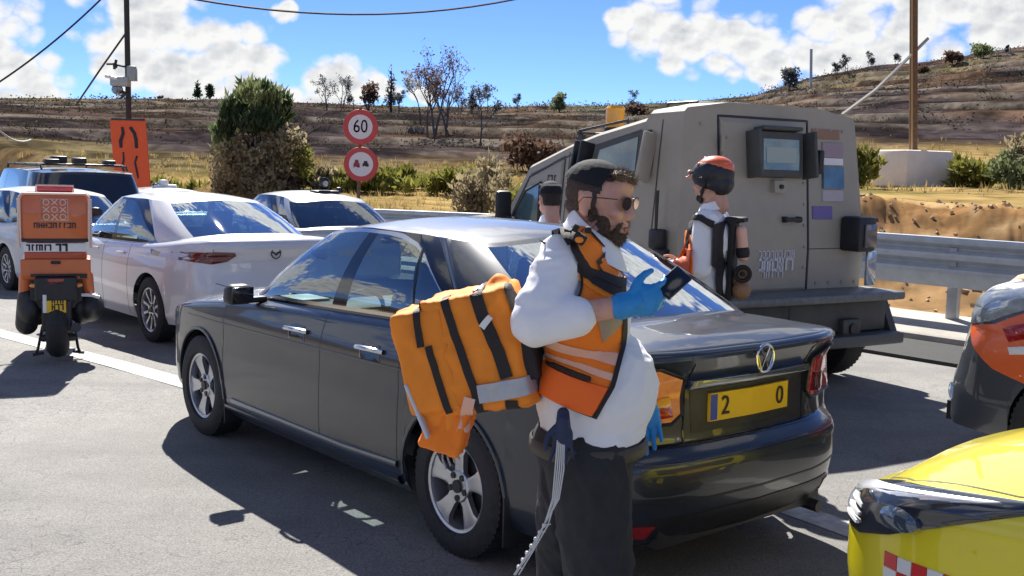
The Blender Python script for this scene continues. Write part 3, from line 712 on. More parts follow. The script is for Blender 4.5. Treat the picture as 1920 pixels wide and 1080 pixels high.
# round badge with two nested strokes
ex = av.hit(0, .972, 'r')[0].x-.03; g = G()
g.lathe([(.058+.006*math.cos(q), .006*math.sin(q)) for q in np.linspace(0, 2*math.pi, 9)], (ex, 0, .985), 'x', 32)
for pts in ([(-.030, .045), (0, -.008), (.030, .045)], [(-.052, .02), (-.026, -.048), (0, .006), (.026, -.048), (.052, .02)]):
    g.tube([(ex, a, .985+b) for a, b in pts], .0055, 6)
g.build('badge', CHROME, avr)
av.line('bumper_crease', [(-.86, .455), (-.4, .435), (.4, .435), (.86, .455)], 'r', .012, BLACKP, .002)
av.stick('lower_valance', [(-.66, .245), (.66, .245), (.60, .375), (-.60, .375)], 'r', BLACKP, .004, .0, .02)
g = G(); g.cyl((-.99, -.5, .235), (-.8, -.5, .24), .028); g.build('exhaust', STEEL, avr)
for sg, pl in ((1, 'l'), (-1, 'R')):
    for x0 in (.60, 1.34):
        pk = av.stick('handle_recess', [(x0-.02, .80), (x0+.17, .80), (x0+.19, .86), (x0+.12, .885), (x0, .88)], pl, BLACKG, .002, 0, .01)
        y = av.hit(x0+.08, .85, pl)[0].y; g = G(); g.tube([(x0-.03, y+sg*.004, .855), (x0, y+sg*.03, .862), (x0+.09, y+sg*.038, .862), (x0+.17, y+sg*.028, .857), (x0+.19, y+sg*.004, .85)], .013, 8)
        g.build('door_handle', CHROME, avr)
    av.line('sill_trim', [(.42, .335), (.9, .315), (2.22, .315)], pl, .035, mat('sill_grey', (.16, .18, .20), .35, .6, 1), .010)
    av.line('sill_trim', [(.40, .26), (2.30, .26)], pl, .05, GREY_PAINT, .018)
    av.line('side_crease', [(.3, .80), (2.9, .765)], pl, .012, GREY_PAINT, .004)
    # arch lips
    for xc in (0, 2.7):
        av.line('arch_lip', [(xc+.374*math.cos(a), .322+.374*math.sin(a)) for a in np.linspace(-.05, math.pi+.05, 22)], pl, .022, GREY_PAINT, .010)
    for fx in (2.7-.375, -.375): g = G(); g.box((fx, sg*.82, .26), (.012, .15, .22), b=.004); g.build('mud_flap', BLACKP, avr)
    av.stick('headlight', [(3.15, .66), (3.45, .62), (3.52, .70), (3.30, .76), (3.05, .80)], pl, CLRL, .008, .0, .02)
av.stick('grille', [(-.45, .52), (.45, .52), (.5, .62), (-.5, .62)], 'f', BLACKP, .004)
for pl in 'lR': av.line('window_divider', [(.455, 1.03), (.50, 1.18), (.565, 1.355)], pl, .022, BLACKG, .004)
av.line('rear_shelf_seam', [(-.86, .60), (.86, .60)], 'r', .006, BLACKG, .002)
# things lying inside the windows: paper on the rear seat top, bright shade
g = G(); g.box((1.95, .55, .95), (.26, .2, .02), b=.006); g.build('paper', WHITEM, avr); g = G(); g.box((.42, .30, 1.12), (.012, .2, .15), b=.004); g.build('headrest_cover', WHITEM, avr)
# ---------------------------------------------------------------- the other vehicles
def variant(base, **kw):

    d = dict(base); d.update(kw); return d
def morph(K, fx=lambda x: x, fy=lambda y: y, fz=lambda z: z):
    return [(fx(a), fy(b), fz(c), d, fx(e), fy(f), fx(g_), fy(h)) for a, b, c, d, e, f, g_, h in K]
def placed(px, py_or_Y, yaw, off=(0, 0)):
    pass
# white saloon: rounder tail, narrow lamps
MZ = variant(AV, wb=2.73, axle=.325, arch=.37, fillet=.09, crown=.07, chrome=False, bulge=.04,
 knots=[(-1.00, 0, 1.07, .26, -.60, 0, .30, 0), (-.985, .35, 1.07, .26, -.57, .34, .31, .28), (-.90, .66, 1.065, .25, -.47, .56, .36, .47), (-.68, .82, 1.05, .24, -.28, .70, .50, .55),
        (-.36, .885, 1.02, .22, .0, .745, .66, .58), (.05, .90, .985, .21, .30, .775, .80, .59), (.55, .905, .96, .20, .66, .785, .95, .60), (1.1, .905, .945, .20, 1.10, .785, 1.14, .60), (1.7, .905, .93, .20, 1.62, .78, 1.34, .59),
        (2.3, .90, .90, .20, 2.02, .75, 1.50, .555), (2.78, .885, .85, .20, 2.26, .62, 1.60, .48), (3.2, .83, .78, .20, 2.40, .42, 1.66, .34), (3.45, .64, .72, .20, 2.48, .24, 1.69, .2), (3.60, .34, .66, .20, 2.52, .1, 1.70, .09), (3.66, 0, .64, .20, 2.53, 0, 1.70, 0)],
 off=[(.2, .06), (.3, .02), (.55, 0), (.75, .01), (.85, .03), (.95, .07), (1.08, .13)], roff=[(.24, .12), (.3, .05), (.45, .0), (.62, .01), (.75, .05), (.88, .06), (.98, .02), (1.08, .02)],
 deck=[(-1.0, 1.07), (-.8, 1.09), (-.5, 1.09), (2.3, .99), (2.53, .975), (2.9, .93), (3.3, .83), (3.55, .72), (3.66, .65)],
 roof=[(.25, 1.335), (.5, 1.375), (.9, 1.395), (1.3, 1.395), (1.5, 1.38), (1.72, 1.345)], rwglass=MATS['rear_screen'], pillars=[(6.92, 7.12)], seams=[.50, 1.20, 2.36], doors=[('door_rear', .50, 1.20), ('door_front', 1.20, 2.36)], cabin=[1.3, .40, 2.02, .2, 1.02])
ym = R_(131); mz = Car(MZ, WHITE_PAINT)
Xm, Ym = -2.935, 11.125; gm = float(grade(wr(Xm, Ym)[0]))
mzr = mz.emit('saloon_car', 'white saloon with narrow dark red tail lamps just ahead of the dark grey car', 'car', (Xm, Ym, gm), ym, GLASS, 'cars queueing ahead')
wheels(mz, .325, .22, .20, .79, 10); mirror(mz, 2.05, .88, .98, WHITE_PAINT, BLACKG)
for sg, pl in ((1, 'l'), (-1, 'R')):
    mz.stick('tail_light', [(sg*.40, .915), (sg*.48, .86), (sg*.62, .835), (sg*.86, .87), (sg*.87, .935), (sg*.6, .955), (sg*.42, .945)], 'r', DREDL, .008, .004, .03)
    mz.stick('tail_light', [(-.86, .87), (-.74, .90), (-.68, .93), (-.74, .945), (-.86, .94)], pl, DREDL, .008, 0, .03)
    for x0 in (.62, 1.36):
        y = mz.hit(x0+.08, .84, pl)[0].y; g = G(); g.tube([(x0-.02, y+sg*.002, .845), (x0+.01, y+sg*.028, .85), (x0+.12, y+sg*.03, .848), (x0+.16, y+sg*.002, .842)], .012, 8); g.build('door_handle', WHITE_PAINT, mzr)
    mz.stick('headlight', [(3.15, .64), (3.45, .60), (3.52, .66), (3.30, .70), (3.1, .72)], pl, CLRL, .008, .0, .02)
mz.line('boot_seam', [(-.62, .98), (-.60, .88)], 'r', .008, BLACKG, .002); mz.line('boot_seam', [(.62, .98), (.60, .88)], 'r', .008, BLACKG, .002)
mz.line('boot_seam', [(-.60, .66), (-.42, .60), (.42, .60), (.60, .66)], 'r', .008, BLACKG, .002)
mz.stick('number_plate', [(-.26, .42), (.26, .42), (.26, .53), (-.26, .53)], 'r', PLATEY, .012, .0, .012)
mz.stick('lower_valance', [(-.7, .25), (.7, .25), (.62, .38), (-.62, .38)], 'r', BLACKP, .004, .0, .02)
ex = mz.hit(0, .93, 'r')[0].x-.008; g = G(); g.lathe([(.05+.006*math.cos(q), .006*math.sin(q)) for q in np.linspace(0, 2*math.pi, 7)], (ex, 0, .93), 'x', 24); g.tube([(ex, .045, .945), (ex, .015, .93), (ex, 0, .912), (ex, -.015, .93), (ex, -.045, .945)], .008, 6); g.build('badge', STEEL, mzr)
def simple_lamps(c, P, pl='r', m=REDL):
    for sg in (1, -1): c.stick('tail_light', [(sg*a, b) for a, b in P], pl, m, .01, .004, .04)
def beacon(root, x, y, z, kind=0):
    if kind == 0:
        g = G(); g.box((0, 0, .03), (.16, .42, .06), b=.02); g.lathe([(.09, 0), (.09, .05), (.07, .09), (0, .10)], (0, .02, .05), 'z', 16); g.build('roof_light', WHITEM, root, loc=(x, y, z))
        g = G(); g.box((0, .17, .05), (.12, .10, .07), b=.02); g.build('lens', BLACKG, root.children[-1] if False else [c for c in root.children if c.name.startswith('roof_light')][-1])
# white hatchback, only a quarter of it shows past the scooter
HB = variant(MZ, knots=[(-.78, 0, .99, .28, -.66, 0, -.22, 0), (-.77, .35, .99, .28, -.65, .34, -.21, .30), (-.72, .66, .985, .27, -.60, .60, -.17, .50), (-.60, .80, .98, .25, -.45, .72, -.02, .58)]+
 [(a, b, c, d, min(e, e), f, g_-.12, h) for a, b, c, d, e, f, g_, h in MZ['knots'][4:]], deck=[(-.8, 1.0), (-.4, 1.0), (2.3, .99), (2.53, .975), (2.9, .93), (3.3, .83), (3.55, .72), (3.66, .65)],
 roof=[(-.22, 1.36), (.1, 1.40), (.7, 1.43), (1.2, 1.42), (1.4, 1.40), (1.6, 1.35)], uRW=2.9, uC=3.4, wb=2.62)
hb = Car(HB, WHITE2); Xh, Yh = tuple(rw(12.9, -1.50)[:2]); gh = float(grade(13.1))
hbr = hb.emit('hatchback_car', 'pale hatchback half hidden by the orange box of the scooter', 'car', (Xh, Yh, gh), R_(134), GLASS, 'cars queueing ahead')
wheels(hb, .32, .21, .19, .78, 10); mirror(hb, 2.0, .88, .98, WHITE2, BLACKG); simple_lamps(hb, [(.50, .84), (.80, .80), (.82, .95), (.60, .95)])
hb.stick('number_plate', [(-.26, .62), (.26, .62), (.26, .73), (-.26, .73)], 'r', PLATEY, .012)
# tall people carrier with dark tail
VANP = mat('van_white', (.50, .52, .56), .35, 0, .8, nz=.05)
NAVY = mat('van_navy', (.010, .014, .026), .25, 0, .8)
VN = variant(AV, wb=3.0, axle=.34, arch=.39, fillet=.05, crown=.04, bulge=.03, chrome=False,
 knots=[(-1.05, 0, 1.06, .30, -1.0, 0, -.80, 0), (-1.04, .45, 1.06, .30, -.99, .44, -.79, .42), (-.99, .80, 1.06, .29, -.94, .76, -.74, .66), (-.88, .92, 1.06, .28, -.80, .86, -.60, .74),
  (-.55, .96, 1.06, .27, -.45, .90, -.35, .78), (.0, .97, 1.05, .26, .10, .91, .12, .79), (.6, .975, 1.04, .25, .65, .91, .60, .79), (1.2, .975, 1.03, .25, 1.20, .91, 1.15, .79), (1.9, .975, 1.02, .25, 1.85, .90, 1.60, .78),
  (2.6, .97, 1.0, .25, 2.45, .87, 1.95, .74), (3.1, .95, .98, .25, 2.75, .74, 2.12, .64), (3.55, .88, .92, .25, 2.95, .52, 2.2, .44), (3.80, .68, .86, .25, 3.04, .3, 2.24, .26), (3.93, .36, .80, .25, 3.09, .12, 2.26, .1), (3.97, 0, .78, .25, 3.1, 0, 2.27, 0)],
 off=[(.25, .05), (.35, .01), (.6, 0), (.9, 0), (1.0, .02), (1.1, .04)], roff=[(.28, .06), (.35, .0), (.6, 0), (.65, .03), (1.0, .03), (1.1, .04)],
 deck=[(-1.05, 1.07), (2.5, 1.05), (3.1, 1.03), (3.5, .97), (3.97, .8)], roof=[(-.9, 1.72), (-.4, 1.76), (.8, 1.79), (1.8, 1.76), (2.3, 1.70)],
 pillars=[(6.9, 7.1), (5.2, 5.3)], seams=[.2, 1.3, 2.6], doors=[('door_rear', .2, 1.3), ('door_front', 1.3, 2.6)], cabin=[1.6, .4, 2.5, .4, 1.1], rwglass=NAVY, uRW=2.9)
vn = Car(VN, mat('van_dark', (.022, .027, .038), .3, 0, .9)); Xv, Yv = -6.35, 16.9; gv_ = float(grade(wr(Xv, Yv)[0]))
vnr = vn.emit('minivan', 'dark minivan with a laden roof rack beyond the scooter and its orange box', 'van', (Xv-.9, Yv+.9, gv_-.04), R_(126), GLASSD, 'cars queueing ahead')
wheels(vn, .34, .22, .21, .86, 5); mirror(vn, 2.5, .96, 1.2, BLACKP, BLACKG)
vn.stick('tailgate', [(-.84, .66), (.84, .66), (.82, 1.08), (-.82, 1.08)], 'r', NAVY, .006, 0, .02); simple_lamps(vn, [(.80, .70), (.93, .70), (.93, 1.05), (.82, 1.05)])
g = G()
for y in (-.66, .66): g.tube([(-.6, y, 1.80), (-.55, y, 1.86), (1.9, y, 1.87), (1.95, y, 1.80)], .018, 6)
for x in (-.3, .5, 1.3): g.box((x, 0, 1.875), (.06, 1.36, .03), b=.008)
g.build('roof_rack', STEEL, vnr)
for i, (x, y, w_, h_) in enumerate(((-.30, .45, .22, .07), (-.30, .02, .2, .10), (-.30, -.45, .18, .07), (.5, .15, .24, .12))):
    g = G(); g.box((0, 0, h_/2), (.20, w_, h_), b=.02); o = g.build('bag', BLACKP, None); o.parent = vnr; o.location = (x, y, 1.892)
# white crossover on the right, sloping roof, dark rear screen
SV = variant(MZ, knots=[(-.88, 0, 1.10, .34, -.74, 0, -.05, 0), (-.87, .38, 1.10, .34, -.72, .36, -.04, .34), (-.81, .72, 1.09, .33, -.66, .62, .02, .54), (-.66, .86, 1.08, .31, -.50, .76, .18, .60)]+
 [(a, b+.02, c+.09, d+.06, e, f+.01, g_, h+.02) for a, b, c, d, e, f, g_, h in MZ['knots'][4:]], off=[(.3, .05), (.4, .0), (.7, 0), (.9, .03), (1.05, .06), (1.15, .1)], roff=[(.3, .1), (.4, .0), (.7, 0), (.8, .05), (1.15, .05)],
 deck=[(-.9, 1.12), (-.4, 1.12), (2.3, 1.08), (2.53, 1.06), (2.9, 1.02), (3.3, .94), (3.55, .83), (3.66, .74)], roof=[(-.1, 1.42), (.3, 1.50), (.9, 1.53), (1.3, 1.52), (1.5, 1.50), (1.72, 1.46)], axle=.35, arch=.39, uRW=2.9, uC=3.4, cabin=[1.3, .4, 2.05, .2, 1.08], rwglass=glass('dark_rear_screen', (.10, .12, .14)))
sv = Car(SV, mat('silver_paint', (.40, .42, .44), .35, .3, .8, nz=.04)); Xs, Ys = -2.78, 16.3; gs = float(grade(wr(Xs, Ys)[0]))
svr = sv.emit('crossover_car', 'silver white crossover with a sloping roof and dark rear window, beyond the white saloon', 'car', (Xs, Ys, gs-.13), R_(124), GLASSD, 'cars queueing ahead')
wheels(sv, .35, .23, .21, .80, 5); mirror(sv, 2.05, .9, 1.05, WHITE2, BLACKG); simple_lamps(sv, [(.45, .88), (.84, .86), (.86, .98), (.5, .97)], m=DREDL)
sv.stick('number_plate', [(-.26, .70), (.26, .70), (.26, .81), (-.26, .81)], 'r', PLATEY, .012)
g = G(); g.sph((0, 0, .12), (.035, .10, .10), 16); g.build('roof_camera', BLACKG, svr, loc=(.5, -.12, 1.60))
rc = [c for c in svr.children if c.name.startswith('roof_camera')][0]
g = G(); g.lathe([(0, -.04), (.045, -.04), (.045, -.02)], (0, 0, .12), 'x', 16); g.build('lens', CLRL, rc)
g = G(); g.box((0, 0, -.01), (.26, .40, .05), b=.02); g.box((0, -.24, .02), (.06, .07, .09), b=.015); g.build('foot', BLACKP, rc)
# white police saloon roof and light bar beyond the white saloon
pc = Car(variant(MZ), WHITE_PAINT); Xp, Yp = tuple(rw(14.2, -3.9)[:2]); gp = float(grade(14.2))
pcr = pc.emit('patrol_car', 'white patrol car with a white roof light, roof just showing over the white saloon', 'car', (Xp, Yp, gp+.02), R_(127), GLASS, 'cars queueing ahead')
wheels(pc, .325, .22, .20, .79, 5); mirror(pc, 2.05, .88, .98, WHITE_PAINT, BLACKG); beacon(pcr, .95, 0, 1.455)
mzbar = None
# yellow ambulance car, its front left corner at the lower right
YC = variant(AV, wb=2.58, axle=.34, arch=.38, fillet=.10, chrome=False,
 knots=[(-.9, 0, 1.06, .28, -.7, 0, -.2, 0), (-.88, .4, 1.06, .28, -.68, .36, -.18, .30), (-.8, .72, 1.05, .27, -.6, .60, -.1, .49), (-.66, .86, 1.04, .26, -.4, .74, .1, .57),
  (-.4, .90, 1.04, .25, -.1, .80, .3, .60), (.0, .92, 1.03, .24, .25, .81, .58, .61), (.55, .925, 1.02, .24, .62, .82, .76, .62), (1.1, .925, 1.01, .24, 1.06, .82, 1.00, .62), (1.7, .925, 1.0, .24, 1.55, .81, 1.20, .605),
  (2.2, .92, .985, .24, 1.98, .78, 1.46, .575), (2.75, .91, .955, .24, 2.16, .66, 1.55, .50), (3.15, .88, .91, .24, 2.28, .46, 1.60, .36), (3.42, .76, .85, .24, 2.36, .26, 1.63, .2), (3.58, .45, .79, .24, 2.40, .12, 1.64, .09), (3.62, 0, .77, .24, 2.41, 0, 1.64, 0)],
 off=[(.2, .06), (.3, .02), (.45, 0), (.70, .0), (.80, .01), (.9, .03), (1.06, .07)], foff=[(.2, .10), (.28, .03), (.5, .0), (.62, .0), (.70, .02), (.8, .06), (.9, .10)],
 deck=[(-.9, 1.08), (2.2, 1.09), (2.41, 1.07), (2.8, 1.04), (3.2, .98), (3.45, .90), (3.62, .785)], roof=[(-.2, 1.40), (.3, 1.46), (.9, 1.48), (1.3, 1.47), (1.65, 1.42)])
YC['knots'] = [(a, b, c-(.06 if a > 2.3 else .02), d, e, f, g_, h) for a, b, c, d, e, f, g_, h in YC['knots']]; YC['deck'] = [(-.9, 1.08), (2.2, 1.0), (2.41, .98), (2.8, .935), (3.2, .875), (3.45, .81), (3.62, .72)]
yc = Car(YC, YELLOW)
YLOC = rw(-1.78-3.55, -.10); ycr = yc.emit('ambulance_car', 'bright yellow ambulance car with a red and white chequered band, behind the grey saloon', 'car', (YLOC.x, YLOC.y, 0), RA+R_(1), GLASS)
wheels(yc, .34, .22, .21, .80, 5); mirror(yc, 2.0, .92, 1.08, YELLOW, BLACKG)
for sg, pl in ((1, 'l'), (-1, 'R')):
    pl2 = 'f%d' % (sg*38)
    pu = 'u' if sg > 0 else 'U'
    HL = [(12.3, .635), (12.45, .71), (12.35, .772), (11.8, .81), (11.0, .845), (10.05, .885), (10.2, .855), (10.8, .755), (11.3, .685), (11.8, .64)]
    h = yc.stick('headlight', HL, pu, mat('lamp_bowl', (.035, .042, .055), .10, .2, 1) if 'lamp_bowl' not in MATS else MATS['lamp_bowl'], .010, .022, .03, ctr=(11.4, .765), rings=(1, .97, .85, .7, .5, .3, .15, 0))
    yc.stick('lamp_chrome', [(12.40, .735), (12.3, .755), (11.8, .79), (11.0, .825), (10.35, .855), (11.0, .80), (11.8, .765), (12.2, .735)], pu, mat('lamp_silver', (.62, .64, .68), .3, .4, .8) if 'lamp_silver' not in MATS else MATS['lamp_silver'], .026, .004, .006, parent=h)
    yc.stick('projector', [(11.15+.22*math.cos(q), .745+.032*math.sin(q)) for q in np.linspace(0, 5.9, 12)], pu, mat('projector_lens', (.08, .11, .16), .05, .3, 1) if 'projector_lens' not in MATS else MATS['projector_lens'], .034, .008, .006, parent=h)
    for k in range(3):
        yc.stick('lamp_element', [(11.75-.03*k, .675+.026*k), (12.12-.03*k, .68+.026*k), (12.12-.03*k, .690+.026*k), (11.75-.03*k, .685+.026*k)], pu, WHITEM, .032, 0, .004, parent=h)
    yc.stick('turn_signal', [(12.18, .68), (12.34, .69), (12.36, .73), (12.2, .73)], pu, MATS['clear_lens'], .024, .003, .004, parent=h)
    # chequered band
    for r_ in range(3):
        for k in range(26):
            x0 = 3.26-k*.052; z0 = .585-.047*r_
            m_ = mat('cheque_red', (.62, .02, .03), .35, 0, .6) if 'cheque_red' not in MATS else MATS['cheque_red']
            q = [(x0, z0), (x0-.0505, z0), (x0-.0505, z0+.0455), (x0, z0+.0455)]
            yc.stick('chequer', q, pl, m_ if (k+r_) % 2 == 0 else MATS.get('cheque_white') or mat('cheque_white', (.75, .76, .76), .35, 0, .6), .004, 0, .006, rings=(1, .97, 0))
yc.stick('grille', [(-.5, .48), (.5, .48), (.55, .66), (-.55, .66)], 'f', BLACKP, .004); yc.stick('badge', [(.06*math.cos(a), .71+.06*math.sin(a)) for a in np.linspace(0, 6.1, 14)], 'f', CHROME, .012)
yc.stick('lower_grille', [(-.7, .28), (.7, .28), (.6, .42), (-.6, .42)], 'f', BLACKP, .004)
yc.line('bonnet_seam', [(2.40, .80), (2.9, .80), (3.25, .72), (3.42, .55), (3.46, 0)], 't', .010, BLACKP, .002)
yc.stick('number_plate', [(-.26, .40), (.26, .40), (.26, .51), (-.26, .51)], 'f', PLATEY, .03)
# white, orange and grey response car at the right edge
OC = variant(YC, wb=2.66, knots=[(a, b, c+.32 if a > 2.6 else c+.24, d+.02, e, f, g_, h) for a, b, c, d, e, f, g_, h in YC['knots']], deck=[(a, b+.33) for a, b in YC['deck']], roof=[(a, b+.30) for a, b in YC['roof']], foff=[(.2, .03), (.28, .0), (.5, .0), (.62, .03), (.80, .07), (.95, .11), (1.1, .17)], cabin=[1.25, .3, 1.98, .15, 1.25], fillet=.12)
GREYC = mat('mid_grey_paint', (.075, .085, .10), .35, .4, .9)
oc = Car(OC, GREYC)
OLOC = rw(-.42-3.55, -3.34); ocr = oc.emit('response_car', 'white, orange and grey response car cut off by the right edge of the photo', 'car', (OLOC.x, OLOC.y, 0), RA, GLASS)
wheels(oc, .36, .24, .22, .82, 5); mirror(oc, 2.0, .92, 1.2, WHITE_PAINT, BLACKG)
ORP = mat('orange_vinyl', (.80, .13, .02), .4, 0, .7); PCH = mat('peach_vinyl', (.80, .50, .28), .4, 0, .6)
oc.stick('bonnet_panel', [(2.45, -.80), (2.45, .80), (3.1, .80), (3.40, .66), (3.50, .3), (3.5, -.3), (3.40, -.66), (3.1, -.80)], 't', WHITE_PAINT, .006, 0, .01)
oc.stick('bonnet_stripe', [(2.50, .15), (2.50, .66), (3.1, .68), (3.30, .50), (3.36, .15)], 't', PCH, .012, 0, .004)
for sg, pl in ((1, 'l'), (-1, 'R')):
    pu = 'u' if sg > 0 else 'U'; P = [(12.5, .90), (12.6, 1.0), (12.0, 1.06), (11.0, 1.12), (10.2, 1.16), (10.6, 1.02), (11.2, .93), (11.9, .88)]
    h = oc.stick('headlight', P, pu, CLRL, .012, .02, .03, ctr=(11.4, 1.0))
    oc.stick('side_panel', [(11.9, .88), (11.5, .76), (11.0, .66), (10.4, .60), (9.6, .58), (8.6, .60), (8.6, 1.14), (9.9, 1.14), (10.4, 1.04), (11.1, .92)], pu, ORP, .008, 0, .01, ctr=(10.2, .86))
    oc.stick('indicator', [(10.9, .90), (10.3, .98), (10.2, .90), (10.75, .83)], pu, REDL, .018, .01, .01); oc.stick('indicator', [(10.75, .80), (10.2, .84), (10.25, .79), (10.7, .76)], pu, WHITEM, .018, .006, .01)
    oc.stick('fog_light', [(12.3, .40), (12.7, .42), (12.7, .48), (12.35, .50)], pu, CLRL, .012, .01, .02)
oc.stick('grille', [(-.5, .55), (.5, .55), (.55, .85), (-.55, .85)], 'f', BLACKP, .004)
# ---------------------------------------------------------------- armoured truck
TK = mat('olive_grey_paint', (.36, .325, .262), .6, 0, .15, nz=.07, nscale=3, bump=.05, bscale=60)
TKD = mat('olive_dark', (.075, .077, .072), .6, nz=.2, nscale=6)
TG = mat('armour_glass', (.10, .17, .20), .08, .2, 1, nz=.4, nscale=3)
tkr = empty('armoured_truck', (2.175, 8.86, 0), R_(121.5), 'olive grey armoured truck with an amber beacon, seen from behind beyond the grey saloon', 'armoured truck')
def hull():
    # cross-sections: x, half width low, waist, top ; z low, waist, top
    secs = [(.0, 1.02, 1.06, .93, .78, 1.15, 2.27, 2.33), (.50, 1.04, 1.06, .94, .78, 1.15, 2.26, 2.34), (.56, 1.04, 1.06, .94, .78, 1.15, 2.20, 2.27), (1.20, 1.04, 1.06, .95, .70, 1.15, 2.09, 2.16), (1.62, 1.04, 1.06, .96, .70, 1.15, 1.99, 2.06), (2.28, 1.02, 1.04, .96, .70, 1.13, 1.80, 1.86), (2.66, 1.0, 1.02, .98, .72, 1.12, 1.34, 1.37), (4.0, .95, .97, .90, .72, 1.05, 1.20, 1.24), (4.12, .90, .92, .84, .72, .95, 1.05, 1.06)]
    g = G(); rows = []
    for i, (x, a, b, c, z0, z1, z2, z3) in enumerate(secs):
        lean = .10 if i == 0 else 0
        R = [(x, a, z0), (x, b, z1), (x+lean, c+.03, z2-.03), (x+lean, c, z2), (x+lean, c*.55, z3), (x+lean, 0, z3+.005)]
        row = [Vector((p[0], -p[1], p[2])) for p in R]+[Vector(p) for p in R[-2::-1]]
        rows.append(row)
    g.patch(rows); k = len(rows[0])
    g.add(rows[0], [tuple(range(k))]); g.add(rows[-1], [tuple(range(k))]); g.add([rows[0][0], rows[0][-1], rows[-1][-1], rows[-1][0]], [(0, 1, 2, 3)])
    bv = BVHTree.FromPolygons([v.copy() for v in g.V], g.F)
    g.build('hull', TK, tkr, 20); return bv
TB = hull()
class TS(Car):
    def __init__(s): s.bvh = TB; s.root = tkr
ts = TS()
def tplate(name, P, pl, m, off=.02, depth=.0, parent=None, dome=0): return ts.stick(name, P, pl, m, off, dome, depth+off, rings=(1, .96, .5, 0), parent=parent, smooth_=20)
# rear door: proud plate, window box with flaps, handle, lock
door = tplate('rear_door', [(-.35, .80), (.60, .80), (.60, 2.20), (-.35, 2.20)], 'r', TK, .022)
ts.line('door_gap', [(-.37, .79), (.62, .79), (.62, 2.22), (-.37, 2.22)], 'r', .022, BLACKP, .006, closed=True)
wb_ = tplate('window_box', [(-.24, 1.74), (.28, 1.74), (.28, 2.12), (-.24, 2.12)], 'r', TKD, .085, parent=door)
tplate('pane', [(-.19, 1.80), (.23, 1.80), (.23, 2.06), (-.19, 2.06)], 'r', TG, .092, parent=wb_); tplate('pane_reflection_patch', [(-.16, 1.86), (.20, 1.86), (.20, 1.99), (-.16, 1.99)], 'r', mat('pane_reflection', (.36, .42, .38), .3), .096, parent=wb_)  # pale patch paints a reflection onto the pane
for y in (-.29, .33):
    x = ts.hit(y, 1.9, 'r')[0].x; g = G(); g.box((x-.10, y, 1.93), (.16, .035, .38), R=rot(0, 8, 0), b=.008); g.build('window_flap', TKD, door)
g = G(); x = ts.hit(0, 2.13, 'r')[0].x; g.box((x-.07, .04, 2.135), (.14, .44, .03), R=rot(0, 8, 0), b=.006); g.build('window_hood', TKD, door)
tplate('lock_box', [(-.06, 1.62), (.08, 1.62), (.08, 1.72), (-.06, 1.72)], 'r', TK, .07, parent=door); g = G(); x = ts.hit(0, 1.66, 'r')[0].x; g.cyl((x-.09, .01, 1.67), (x-.05, .01, 1.67), .018); g.build('lock', BLACKP, door)
x = ts.hit(-.14, 1.40, 'r')[0].x; g = G(); g.box((x-.06, -.14, 1.40), (.035, .19, .035), b=.01); g.box((x-.04, -.06, 1.40), (.06, .03, .05), b=.006); g.box((x-.04, -.22, 1.40), (.06, .03, .05), b=.006); g.build('door_handle', BLACKP, door)
for z in (1.0, 1.86, 2.0): x = ts.hit(.60, z, 'r')[0].x; g = G(); g.cyl((x-.045, .615, z-.06), (x-.045, .615, z+.06), .018); g.build('hinge', TK, tkr)
# worn white lettering on the door
DEC = mat('worn_lettering', (.62, .62, .66), .6)
def scribble(name, w, h, n, seed, m, root, fn, t=.12):
    """a run of short block characters, too worn to read"""
    r = random.Random(seed); g = G(); cw = w/n
    for i in range(n):
        cx = -w/2+cw*(i+.5); k = r.choice('hvnlc')
        segs = {'h': [(-.35, -.5, -.35, .5), (.35, -.5, .35, .5), (-.35, 0, .35, 0)], 'v': [(-.35, .5, .35, .5), (.35, .5, .35, -.5)], 'n': [(-.35, -.5, -.35, .5), (-.35, .5, .35, .5), (.35, .5, .35, -.5)], 'l': [(0, -.5, 0, .5), (0, .5, .3, .5)], 'c': [(-.35, .5, .35, .5), (.35, .5, .35, -.5), (.35, -.5, -.35, -.5)]}[k]
        for a, b, c, d in segs:
            p, q = Vector((cx+a*cw*.8, b*h)), Vector((cx+c*cw*.8, d*h)); e = (q-p).normalized()*t*h/2; s_ = Vector((-e.y, e.x)); P = [p-e-s_, q+e-s_, q+e+s_, p-e+s_]
            V = [fn(v.x, v.y) for v in P]; g.add(V, [(0, 1, 2, 3)])
    return g.build(name, m, root, 0)
def on_rear(cy, cz, off): return lambda a, b: ts.hit(cy-a, cz+b, 'r')[0]+Vector((-off, 0, 0))
scribble('lettering', .42, .055, 9, 3, DEC, door, on_rear(.02, 1.115, .030), .22); scribble('lettering', .40, .085, 7, 5, DEC, door, on_rear(.02, 1.03, .030), .25); scribble('lettering', .26, .05, 5, 8, DEC, door, on_rear(.06, .95, .030), .25)
g = G()
for y in np.linspace(-.96, .96, 13):
    for z in (.86, 2.15):
        if z > 2 and abs(y) > .86: continue
        if -.40 < y < .66 : continue
        x = ts.hit(y, z, 'r')[0].x; g.cyl((x-.012, y, z), (x+.01, y, z), .014, n=8)
for x_ in np.linspace(.1, 1.5, 9):
    for z in (.88,): y = ts.hit(x_, z, 'l')[0].y; g.cyl((x_, y-.01, z), (x_, y+.012, z), .014, n=8)
for z in np.linspace(1.0, 2.05, 7):
    for y in (-.30, .55): x = ts.hit(y, z, 'r')[0].x; g.cyl((x-.034, y, z), (x-.01, y, z), .011, n=8)
tag(g.build('bolts', TK, tkr), kind='stuff')
ts.line('weld_seam', [(.98, 1.15), (-.98, 1.15)], 'r', .010, TKD, .002)
